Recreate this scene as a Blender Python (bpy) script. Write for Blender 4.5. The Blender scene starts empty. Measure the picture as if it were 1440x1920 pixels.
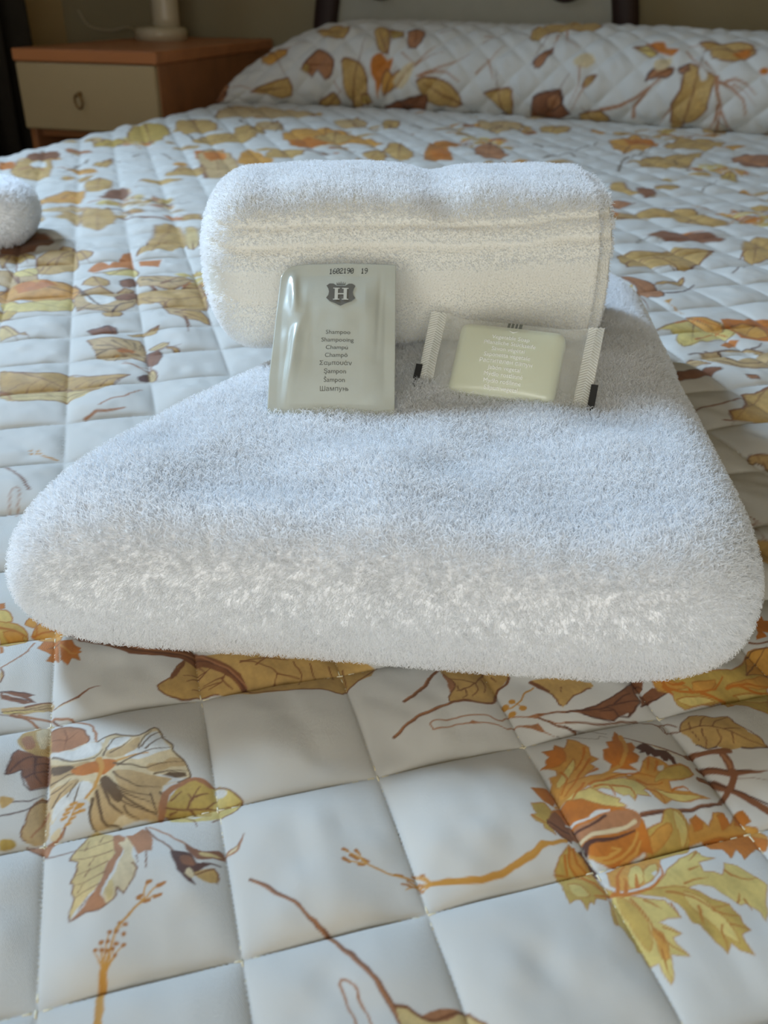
import bpy, math, random
import numpy as np
from mathutils import Matrix, Vector
from mathutils.geometry import tessellate_polygon

# ------------------------------------------------------------------ camera, world, light, exposure
scene = bpy.context.scene
COL = scene.collection
HEAD = math.radians(15.0)             # the camera looks 15 degrees to the left of the bed's long axis (world +Y)
BEDZ = 0.50                           # height of the bedspread's seams above the floor
CAMH = 0.21                           # camera height above the bedspread
cam_d = bpy.data.cameras.new('camera')
cam = bpy.data.objects.new('camera', cam_d); COL.objects.link(cam); scene.camera = cam
cam_d.sensor_fit = 'VERTICAL'; cam_d.sensor_height = 36.0; cam_d.lens = 1686.1 / 1920 * 36.0
cam_d.clip_start = 0.01
cam.matrix_world = (Matrix.Translation((0, 0, BEDZ + CAMH)) @ Matrix.Rotation(HEAD, 4, 'Z')
                    @ Matrix.Rotation(math.radians(90 - 30.06), 4, 'X') @ Matrix.Rotation(math.radians(0.63), 4, 'Z'))
cam_d.dof.use_dof = True; cam_d.dof.focus_distance = 0.355; cam_d.dof.aperture_fstop = 17

world = bpy.data.worlds.new('world'); scene.world = world; world.use_nodes = True
bg = world.node_tree.nodes['Background']; bg.inputs[0].default_value = (0.62, 0.78, 1.0, 1); bg.inputs[1].default_value = 1.0

# daylight outside the left window, and an added warm fill light behind the camera
def area(name, loc, target, sx, sy, power, col):
    d = bpy.data.lights.new(name, 'AREA'); d.shape = 'RECTANGLE'; d.size = sx; d.size_y = sy; d.energy = power; d.color = col
    o = bpy.data.objects.new(name, d); COL.objects.link(o); o.location = loc
    o.rotation_euler = (Vector(target) - Vector(loc)).to_track_quat('-Z', 'Y').to_euler()
    return o
WIN_Y0, WIN_Y1, WIN_Z0, WIN_Z1, LEFT_X = 0.35, 1.60, 1.00, 2.38, -1.62
key = area('window_daylight', (LEFT_X - 0.10, 1.18, 1.72), (0.0, .45, 0.55), .28, .44, 13.2, (0.55, 0.76, 1.0))
key.data.spread = math.radians(95)
area('rear_fill', (0.05, -.92, .84), (0.0, 0.3, 0.57), 1.0, .62, 8.6, (1.0, 0.95, 0.83))  # added fill that brightens the faces turned towards the camera

vs = scene.view_settings
vs.view_transform = 'Standard'; vs.look = 'None'; vs.gamma = 1.0; vs.use_curve_mapping = False
vs.exposure = 0.31
scene.cycles.max_bounces = 6; scene.cycles.diffuse_bounces = 6; scene.cycles.transparent_max_bounces = 8; scene.cycles.adaptive_threshold = .08

# ------------------------------------------------------------------ helpers
rng = np.random.default_rng(7)
CO, SI = math.cos(HEAD), math.sin(HEAD)
def W(p):
    """photographer's frame (x right, y ahead, z above the bedspread) -> room frame"""
    p = np.asarray(p, float)
    out = np.empty_like(p)
    out[..., 0] = p[..., 0] * CO - p[..., 1] * SI
    out[..., 1] = p[..., 0] * SI + p[..., 1] * CO
    out[..., 2] = p[..., 2] + BEDZ
    return out
def lin(c):
    c = np.asarray(c, float) / 255.0
    return np.where(c <= 0.04045, c / 12.92, ((c + 0.055) / 1.055) ** 2.4)
def srgb(r, g, b): return (*[float(v) for v in lin((r, g, b))], 1.0)

def link(o, parent=None):
    COL.objects.link(o)
    if parent is not None: o.parent = parent
    return o
def base(o):
    v = Vector((0, 0, 0))
    while o is not None: v += o.location; o = o.parent
    return np.array(v)
def empty(name, loc):
    o = bpy.data.objects.new(name, None); o.location = loc; o.empty_display_size = 0.05
    return link(o)
def tag(o, label=None, cat=None, group=None, kind=None):
    if label: o['label'] = label
    if cat: o['category'] = cat
    if group: o['group'] = group
    if kind: o['kind'] = kind
    return o
def mesh_np(name, verts, faces, smooth=True):
    """faces: list of index lists or an (n,4)/(n,3) array"""
    me = bpy.data.meshes.new(name)
    verts = np.asarray(verts, np.float32)
    me.vertices.add(len(verts)); me.vertices.foreach_set('co', verts.ravel())
    if isinstance(faces, np.ndarray):
        k = faces.shape[1]; n = len(faces)
        tot = np.full(n, k, np.int32); st = np.arange(n, dtype=np.int32) * k; idx = faces.astype(np.int32).ravel()
    else:
        tot = np.array([len(f) for f in faces], np.int32); st = np.concatenate([[0], np.cumsum(tot)[:-1]]).astype(np.int32)
        idx = np.concatenate([np.asarray(f, np.int32) for f in faces])
    me.loops.add(len(idx)); me.loops.foreach_set('vertex_index', idx)
    me.polygons.add(len(tot)); me.polygons.foreach_set('loop_start', st); me.polygons.foreach_set('loop_total', tot)
    me.polygons.foreach_set('use_smooth', np.full(len(tot), smooth, bool))
    me.update(calc_edges=True); me.validate()
    return me
def obj(name, verts, faces, mat, parent=None, smooth=True):
    verts = np.asarray(verts, float)
    if parent is not None: verts = verts - base(parent)
    me = mesh_np(name, verts, faces, smooth)
    if mat: me.materials.append(mat)
    return link(bpy.data.objects.new(name, me), parent)
class MB:
    """collects simple shapes into one mesh"""
    def __init__(s): s.v = []; s.f = []
    def add(s, v, f):
        o = len(s.v); s.v.extend([tuple(map(float, p)) for p in v]); s.f.extend([[i + o for i in q] for q in f]); return s
    def box(s, x0, x1, y0, y1, z0, z1, bev=0.002):
        b = min(bev, (x1 - x0) * .45, (y1 - y0) * .45, (z1 - z0) * .45)
        pts = []; idx = {}
        for ix, sx in enumerate((0, 1)):
            for iy, sy in enumerate((0, 1)):
                for iz, sz in enumerate((0, 1)):
                    X, Y, Z = (x0, x1)[sx], (y0, y1)[sy], (z0, z1)[sz]
                    dx, dy, dz = b * (1 - 2 * sx), b * (1 - 2 * sy), b * (1 - 2 * sz)
                    idx[sx, sy, sz, 'x'] = len(pts); pts.append((X, Y + dy, Z + dz))
                    idx[sx, sy, sz, 'y'] = len(pts); pts.append((X + dx, Y, Z + dz))
                    idx[sx, sy, sz, 'z'] = len(pts); pts.append((X + dx, Y + dy, Z))
        f = []
        for a in (0, 1):
            q = [idx[a, i, j, 'x'] for i, j in ((0, 0), (1, 0), (1, 1), (0, 1))]; f.append(q if a else q[::-1])
            q = [idx[i, a, j, 'y'] for i, j in ((0, 0), (0, 1), (1, 1), (1, 0))]; f.append(q if a else q[::-1])
            q = [idx[i, j, a, 'z'] for i, j in ((0, 0), (1, 0), (1, 1), (0, 1))]; f.append(q if a else q[::-1])
        for a in (0, 1):
            for c in (0, 1):
                f.append([idx[0, a, c, 'y'], idx[1, a, c, 'y'], idx[1, a, c, 'z'], idx[0, a, c, 'z']])
                f.append([idx[a, 0, c, 'x'], idx[a, 1, c, 'x'], idx[a, 1, c, 'z'], idx[a, 0, c, 'z']])
                f.append([idx[a, c, 0, 'x'], idx[a, c, 1, 'x'], idx[a, c, 1, 'y'], idx[a, c, 0, 'y']])
                for e in (0, 1): f.append([idx[a, c, e, 'x'], idx[a, c, e, 'y'], idx[a, c, e, 'z']])
        return s.add(pts, f)
    def tube(s, path, rad, n=12, closed=False):
        path = [Vector(p) for p in path]; m = len(path)
        rad = rad if hasattr(rad, '__len__') else [rad] * m
        rings = []; prev = None
        for i, p in enumerate(path):
            a = path[(i - 1) % m] if (closed or i) else p; b = path[(i + 1) % m] if (closed or i < m - 1) else p
            t = (b - a).normalized()
            u = prev - t * prev.dot(t) if prev is not None else t.orthogonal()
            u.normalize(); w = t.cross(u); prev = u
            rings.append([p + (u * math.cos(k * 2 * math.pi / n) + w * math.sin(k * 2 * math.pi / n)) * rad[i] for k in range(n)])
        f = []
        for i in range(m if closed else m - 1):
            j = (i + 1) % m
            for k in range(n): f.append([i * n + k, i * n + (k + 1) % n, j * n + (k + 1) % n, j * n + k])
        if not closed: f.append(list(range(n))[::-1]); f.append([(m - 1) * n + k for k in range(n)])
        return s.add([p for r in rings for p in r], f)
    def lathe(s, c, prof, n=40):
        v = []; f = []
        for r, z in prof:
            for k in range(n):
                a = 2 * math.pi * k / n; v.append((c[0] + r * math.cos(a), c[1] + r * math.sin(a), c[2] + z))
        for i in range(len(prof) - 1):
            for k in range(n): f.append([i * n + k, i * n + (k + 1) % n, (i + 1) * n + (k + 1) % n, (i + 1) * n + k])
        f.append(list(range(n))[::-1]); f.append([(len(prof) - 1) * n + k for k in range(n)])
        return s.add(v, f)
    def build(s, name, mat, parent=None, smooth=False):
        return obj(name, np.array(s.v), s.f, mat, parent, smooth)

def mat(name, col, rough=0.6, var=0.0, scale=20.0, bump=0.0, bscale=200.0, metal=0.0, spec=0.5, sheen=0.0, subsurf=0.0, grain=None):
    m = bpy.data.materials.new(name); m.use_nodes = True
    nt = m.node_tree; b = nt.nodes['Principled BSDF']
    b.inputs['Base Color'].default_value = col; b.inputs['Roughness'].default_value = rough
    b.inputs['Metallic'].default_value = metal; b.inputs['Specular IOR Level'].default_value = spec
    if sheen: b.inputs['Sheen Weight'].default_value = sheen
    tc = nt.nodes.new('ShaderNodeTexCoord')
    if var:
        mp = nt.nodes.new('ShaderNodeMapping'); nt.links.new(tc.outputs['Object'], mp.inputs[0])
        if grain: mp.inputs['Scale'].default_value = grain
        n = nt.nodes.new('ShaderNodeTexNoise'); n.inputs['Scale'].default_value = scale; n.inputs['Detail'].default_value = 5
        nt.links.new(mp.outputs[0], n.inputs['Vector'])
        r = nt.nodes.new('ShaderNodeValToRGB'); r.color_ramp.elements[0].position = .3; r.color_ramp.elements[1].position = .7
        r.color_ramp.elements[0].color = tuple(c * (1 - var) for c in col[:3]) + (1,); r.color_ramp.elements[1].color = tuple(min(1, c * (1 + var)) for c in col[:3]) + (1,)
        nt.links.new(n.outputs['Fac'], r.inputs[0]); nt.links.new(r.outputs[0], b.inputs['Base Color'])
    if bump:
        n2 = nt.nodes.new('ShaderNodeTexNoise'); n2.inputs['Scale'].default_value = bscale; n2.inputs['Detail'].default_value = 3
        nt.links.new(tc.outputs['Object'], n2.inputs['Vector'])
        bp = nt.nodes.new('ShaderNodeBump'); bp.inputs['Strength'].default_value = bump; bp.inputs['Distance'].default_value = 0.002
        nt.links.new(n2.outputs['Fac'], bp.inputs['Height']); nt.links.new(bp.outputs[0], b.inputs['Normal'])
    return m
def film_mat(name, col, alpha, rough):
    m = bpy.data.materials.new(name); m.use_nodes = True; nt = m.node_tree
    b = nt.nodes['Principled BSDF']; out = nt.nodes['Material Output']
    b.inputs['Base Color'].default_value = col; b.inputs['Roughness'].default_value = rough; b.inputs['Coat Weight'].default_value = 0.5; b.inputs['Coat Roughness'].default_value = 0.12
    t = nt.nodes.new('ShaderNodeBsdfTransparent'); mx = nt.nodes.new('ShaderNodeMixShader'); mx.inputs[0].default_value = alpha
    nt.links.new(t.outputs[0], mx.inputs[1]); nt.links.new(b.outputs[0], mx.inputs[2]); nt.links.new(mx.outputs[0], out.inputs[0])
    return m

def grid_faces(nu, nv, wrap_u=False):
    a = np.arange(nu if wrap_u else nu - 1)[:, None]; b = np.arange(nv - 1)[None, :]
    a2 = (a + 1) % nu
    return np.stack([a * nv + b, a2 * nv + b, a2 * nv + b + 1, a * nv + b + 1], -1).reshape(-1, 4)

def vnoise(x, y, seed=0):
    """smooth value noise on the plane, about -1..1"""
    r = np.random.default_rng(seed); T = r.uniform(-1, 1, (64, 64))
    xi = np.floor(x).astype(int); yi = np.floor(y).astype(int); fx = x - xi; fy = y - yi
    fx = fx * fx * (3 - 2 * fx); fy = fy * fy * (3 - 2 * fy)
    g = lambda i, j: T[i % 64, j % 64]
    return (g(xi, yi) * (1 - fx) + g(xi + 1, yi) * fx) * (1 - fy) + (g(xi, yi + 1) * (1 - fx) + g(xi + 1, yi + 1) * fx) * fy

# ------------------------------------------------------------------ materials
M_wall = mat('plaster_cream', srgb(155, 144, 115), .85, .04, 3, .1, 60)
M_wall_s = mat('plaster_side', srgb(206, 180, 132), .85, .04, 3, .1, 60)
M_ceil = mat('plaster_ceiling', srgb(222, 204, 164), .9, .02, 3)
M_floor = mat('floor_boards', srgb(150, 112, 76), .4, .15, 9, grain=(1, .1, 1))
M_floor2 = mat('floor_gap', srgb(70, 48, 32), .8)
M_trim = mat('trim_wood', srgb(128, 84, 56), .5, .12, 14, grain=(1, 1, .1))
M_white = mat('window_paint', srgb(232, 232, 228), .4)
M_glass = film_mat('window_glass', (0.9, .95, 1, 1), 0.04, .05)
M_wood = mat('nightstand_wood', srgb(158, 104, 64), .45, .16, 18, grain=(.12, 1, 1))
M_woodtop = mat('nightstand_top_wood', srgb(190, 124, 78), .4, .12, 18, grain=(.12, 1, 1))
M_cream = mat('drawer_cream', srgb(180, 160, 122), .45, .02, 6)
M_brass = mat('aged_brass', srgb(150, 120, 80), .35, metal=.9)
M_dark = mat('headboard_wood', srgb(44, 22, 17), .6, .2, 20, grain=(1, 1, .2))
M_panel = mat('headboard_panel', srgb(172, 172, 160), .8, .03, 30, .15, 300)
M_curtain = mat('curtain_cloth', srgb(46, 40, 32), .95, .1, 40)
M_lamp = mat('lamp_ceramic', srgb(196, 184, 156), .35)
M_shade = mat('lamp_shade', srgb(222, 206, 170), .9)
M_cable = mat('lamp_cable', srgb(210, 200, 175), .5)
M_matt = mat('mattress_ticking', srgb(214, 210, 200), .9)
M_thread = mat('quilting_thread', srgb(228, 218, 186), .5, spec=.6)
M_towel = mat('towel_cotton', srgb(243, 244, 246), .95, sheen=.15, bump=.5, bscale=900)
M_pile = bpy.data.materials.new('towel_terry_loops'); M_pile.use_nodes = True
_n = M_pile.node_tree; _b = _n.nodes['Principled BSDF']; _b.inputs['Base Color'].default_value = (.95, .965, .98, 1); _b.inputs['Roughness'].default_value = .9; _b.inputs['Specular IOR Level'].default_value = .2
_t = _n.nodes.new('ShaderNodeBsdfTranslucent'); _t.inputs[0].default_value = (.96, .97, .985, 1); _m = _n.nodes.new('ShaderNodeMixShader'); _m.inputs[0].default_value = .5
_n.links.new(_b.outputs[0], _m.inputs[1]); _n.links.new(_t.outputs[0], _m.inputs[2]); _n.links.new(_m.outputs[0], _n.nodes['Material Output'].inputs[0])
M_band = mat('towel_woven_band', srgb(226, 224, 214), .7, bump=.35, bscale=1100)
M_sachet = mat('sachet_pearl_foil', srgb(214, 222, 216), .17, metal=.25, bump=.05, bscale=150)
M_ink = mat('sachet_grey_ink', srgb(106, 106, 100), .5)
M_inkd = mat('sachet_black_ink', srgb(36, 36, 36), .5)
M_embW = mat('sachet_emblem_letter', srgb(205, 207, 198), .35)
M_soap = mat('soap_block', srgb(210, 215, 188), .28, spec=.7, bump=.04, bscale=80)
M_film = film_mat('soap_film', srgb(236, 236, 226), .22, .25)
M_seal = film_mat('soap_film_crimp', srgb(232, 232, 222), .46, .22)
M_sink = mat('soap_white_ink', srgb(250, 250, 246), .5)
M_smark = mat('soap_dark_mark', srgb(42, 42, 42), .5)
M_sgrey = mat('soap_grey_ink', srgb(104, 106, 96), .5)

# printed, quilted cotton: the print is a colour attribute of the cloth
M_quilt = bpy.data.materials.new('printed_quilted_cotton'); M_quilt.use_nodes = True
nt = M_quilt.node_tree; b = nt.nodes['Principled BSDF']; b.inputs['Roughness'].default_value = .62; b.inputs['Specular IOR Level'].default_value = .35; b.inputs['Sheen Weight'].default_value = .08
at = nt.nodes.new('ShaderNodeAttribute'); at.attribute_name = 'print'; nt.links.new(at.outputs['Color'], b.inputs['Base Color'])
tc = nt.nodes.new('ShaderNodeTexCoord')
w1 = nt.nodes.new('ShaderNodeTexWave'); w1.inputs['Scale'].default_value = 1500; w1.inputs['Distortion'].default_value = 2.5; w1.inputs['Detail'].default_value = 1; w1.bands_direction = 'DIAGONAL'
nz = nt.nodes.new('ShaderNodeTexNoise'); nz.inputs['Scale'].default_value = 900; nz.inputs['Detail'].default_value = 2
ad = nt.nodes.new('ShaderNodeMath'); ad.operation = 'ADD'; bp = nt.nodes.new('ShaderNodeBump'); bp.inputs['Strength'].default_value = .3; bp.inputs['Distance'].default_value = .0004
nt.links.new(tc.outputs['Object'], w1.inputs[0]); nt.links.new(tc.outputs['Object'], nz.inputs[0]); nt.links.new(w1.outputs['Fac'], ad.inputs[0]); nt.links.new(nz.outputs['Fac'], ad.inputs[1])
nt.links.new(ad.outputs[0], bp.inputs['Height']); nt.links.new(bp.outputs[0], b.inputs['Normal'])

# ------------------------------------------------------------------ room shell
BACK_Y, RIGHT_X, REAR_Y, CEIL = 2.53, 1.75, -.80, 2.6
def struct(o): return tag(o, kind='structure')
t = .12
flo = struct(MB().box(LEFT_X - t, RIGHT_X + t, REAR_Y - t, BACK_Y + t, -.06, -.004).build('floor', M_floor2)); flo['label'] = 'brown wooden floor of the bedroom'
bw = .14; k = 0; x = LEFT_X
plank = None
while x < RIGHT_X - 1e-6:
    x1 = min(x + bw, RIGHT_X); p = MB().box(x + .001, x1 - .001, REAR_Y, BACK_Y, -.004, 0, .001).build('plank', M_floor, flo); x = x1
struct(MB().box(LEFT_X - t, RIGHT_X + t, BACK_Y, BACK_Y + t, 0, CEIL).build('wall_back', M_wall))
struct(MB().box(RIGHT_X, RIGHT_X + t, REAR_Y, BACK_Y, 0, CEIL).build('wall_right', M_wall_s))
struct(MB().box(LEFT_X - t, RIGHT_X + t, REAR_Y - t, BACK_Y + t, CEIL, CEIL + .1).build('ceiling', M_ceil))
wl = MB()
wl.box(LEFT_X - t, LEFT_X, REAR_Y, WIN_Y0, 0, CEIL, 0).box(LEFT_X - t, LEFT_X, WIN_Y1, BACK_Y, 0, CEIL, 0)
wl.box(LEFT_X - t, LEFT_X, WIN_Y0, WIN_Y1, 0, WIN_Z0, 0).box(LEFT_X - t, LEFT_X, WIN_Y0, WIN_Y1, WIN_Z1, CEIL, 0)
struct(wl.build('wall_left', M_wall_s))
RX0, RX1, RZ0, RZ1 = -.50, .60, .45, 1.25
wr = MB()
wr.box(LEFT_X - t, RX0, REAR_Y - t, REAR_Y, 0, CEIL, 0).box(RX1, RIGHT_X + t, REAR_Y - t, REAR_Y, 0, CEIL, 0)
wr.box(RX0, RX1, REAR_Y - t, REAR_Y, 0, RZ0, 0).box(RX0, RX1, REAR_Y - t, REAR_Y, RZ1, CEIL, 0)
struct(wr.build('wall_rear', M_wall_s))
def window(name, axis, a0, a1, z0, z1, pos):
    root = struct(empty(name, (pos, (a0 + a1) / 2, z0) if axis == 'y' else ((a0 + a1) / 2, pos, z0)))
    def bx(mb, a, b, c, d, th):
        return mb.box(pos - th, pos + th, a, b, c, d) if axis == 'y' else mb.box(a, b, pos - th, pos + th, c, d)
    f = MB(); w = .05
    bx(f, a0, a1, z0, z0 + w, .03); bx(f, a0, a1, z1 - w, z1, .03); bx(f, a0, a0 + w, z0 + w, z1 - w, .03); bx(f, a1 - w, a1, z0 + w, z1 - w, .03)
    mid = (a0 + a1) / 2; bx(f, mid - .03, mid + .03, z0 + w, z1 - w, .028)
    f.build('window_frame', M_white, root)
    for u, v in ((a0 + w, mid - .03), (mid + .03, a1 - w)): bx(MB(), u, v, z0 + w, z1 - w, .002).build('pane', M_glass, root)
window('window_1', 'y', WIN_Y0, WIN_Y1, WIN_Z0, WIN_Z1, LEFT_X - .07)
window('rear_fill_window', 'x', RX0, RX1, RZ0, RZ1, REAR_Y - .07)  # unseen window, added so the rear fill has an opening to enter by
struct(MB().box(LEFT_X, RIGHT_X, BACK_Y - .014, BACK_Y, 0, .08).build('baseboard_back', M_trim))
struct(MB().box(RIGHT_X - .014, RIGHT_X, REAR_Y, BACK_Y - .014, 0, .08).build('baseboard_right', M_trim))
struct(MB().box(LEFT_X, LEFT_X + .014, REAR_Y, BACK_Y - .014, 0, .08).build('baseboard_left', M_trim))

# ------------------------------------------------------------------ bed frame with arched headboard
bed = tag(empty('bed', (-.1, 1.1, 0)), 'bed with a dark wooden arched headboard framing a pale grey panel', 'bed')
BX0, BX1, BY0, BY1 = -.91, .80, -.22, 2.36
MB().box(BX0 + .06, BX1 - .06, BY0 + .06, BY1 + .02, .10, .24, .01).build('bed_base', M_dark, bed)
MB().box(BX0 + .045, BX1 - .045, BY0 + .045, BY1, .24, BEDZ - .035, .03).build('mattress', M_matt, bed)
for fx in (BX0 + .12, BX1 - .12):
    for fy in (BY0 + .12, BY1 - .1): MB().box(fx - .03, fx + .03, fy - .03, fy + .03, 0, .10).build('leg', M_dark, bed)
HB_Y = 2.44; hx, ha, hb = -.452, .372, .52
arch = [(hx - ha - .03, HB_Y, .02)] + [(hx - ha - .03 + .03 * q, HB_Y, .02 + (BEDZ + .06 - .02) * q) for q in (.5, 1.0)]
arch += [(hx - ha * math.cos(a), HB_Y, BEDZ + .06 + hb * math.sin(a)) for a in np.linspace(.04, math.pi - .04, 60)]
arch += [(hx + ha + .03 - .03 * q, HB_Y, .02 + (BEDZ + .06 - .02) * q) for q in (1.0, .5)] + [(hx + ha + .03, HB_Y, .02)]
fr = MB().tube(arch, .031, 16); fr.v = [(p[0], HB_Y + (p[1] - HB_Y) * .7, p[2]) for p in fr.v]
fr.build('headboard_frame', M_dark, bed, True)
pv = []; pn = 48
for yy in (HB_Y + .006, HB_Y + .022):
    pv += [(hx - ha * math.cos(a), yy, BEDZ + .06 + hb * math.sin(a)) for a in np.linspace(0, math.pi, pn)] + [(hx + ha, yy, .25), (hx - ha, yy, .25)]
m_ = pn + 2
MB().add(pv, [list(range(m_)), [m_ + i for i in range(m_)][::-1]] + [[i, m_ + i, m_ + (i + 1) % m_, (i + 1) % m_] for i in range(m_)]).build('headboard_panel', M_panel, bed)
MB().box(hx + ha - .01, hx + ha + .10, HB_Y - .022, HB_Y + .022, .30, BEDZ + .122, .012).build('headboard_shoulder', M_dark, bed)
MB().box(hx - ha - .05, hx - ha + .01, HB_Y - .022, HB_Y + .022, .30, BEDZ + .05, .012).build('headboard_shoulder', M_dark, bed)
for sgn in (-1, 1):
    orn = MB()
    c = (hx + sgn * .225, BEDZ + .245)
    orn.tube([(c[0] + sgn * .055 * (1 - .012 * i) * math.cos(a), HB_Y - .006, c[1] + .052 * (1 - .012 * i) * math.sin(a)) for i, a in enumerate(np.linspace(-2.2, 2.2, 40))], [.003 + .005 * math.sin(math.pi * i / 39) for i in range(40)], 8)
    orn.build('carved_scroll', M_dark, bed, True)

# ------------------------------------------------------------------ bedspread: relief, print and drape
CELL, TH, RATIO, U0, V0 = .23188 * .21, math.radians(16.159), 1.01087, -.38525 * .21, .59247 * .21
def lattice(X, Y):
    dx, dy = X - U0, Y - V0
    return (dx * math.cos(TH) + dy * math.sin(TH)) / CELL, (-dx * math.sin(TH) + dy * math.cos(TH)) / (CELL * RATIO)
def relief(X, Y, wr=1.0):
    i, j = lattice(X, Y); ci, cj = np.floor(i), np.floor(j); a = 2 * (i - ci) - 1; b_ = 2 * (j - cj) - 1
    env = np.maximum((1 - a * a) * (1 - b_ * b_), 0)
    amp = .0054 * (1 + .16 * np.sin(ci * 12.9 + cj * 78.2))
    z = amp * env ** .50
    # creases of the cloth running across each cell and slow unevenness of the bed
    z = z + wr * np.sqrt(env) * (.0011 * vnoise(i * 3.1 + j * 1.3, j * 2.2 - i * .8, 3) + .0006 * vnoise(i * 6.5 + 4, j * 5.2 + i, 5))
    return z
PAL = {'T': (204, 166, 98), 'O': (204, 122, 38), 'Y': (224, 202, 122), 'Y2': (222, 196, 134), 'G': (204, 172, 88), 'B': (136, 86, 50), 'D': (92, 54, 38), 'N': (146, 94, 60),
       'P': (228, 208, 166), 'Q': (206, 174, 122), 'C': (182, 126, 84), 'W': (230, 230, 224), 'S': (212, 154, 66), 'S2': (188, 122, 48), 'E': (218, 160, 72), 'K': (112, 86, 54)}
PAL = {k_: lin(v_) * .80 for k_, v_ in PAL.items()}
CLOTH = lin((204, 203, 197))
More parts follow.
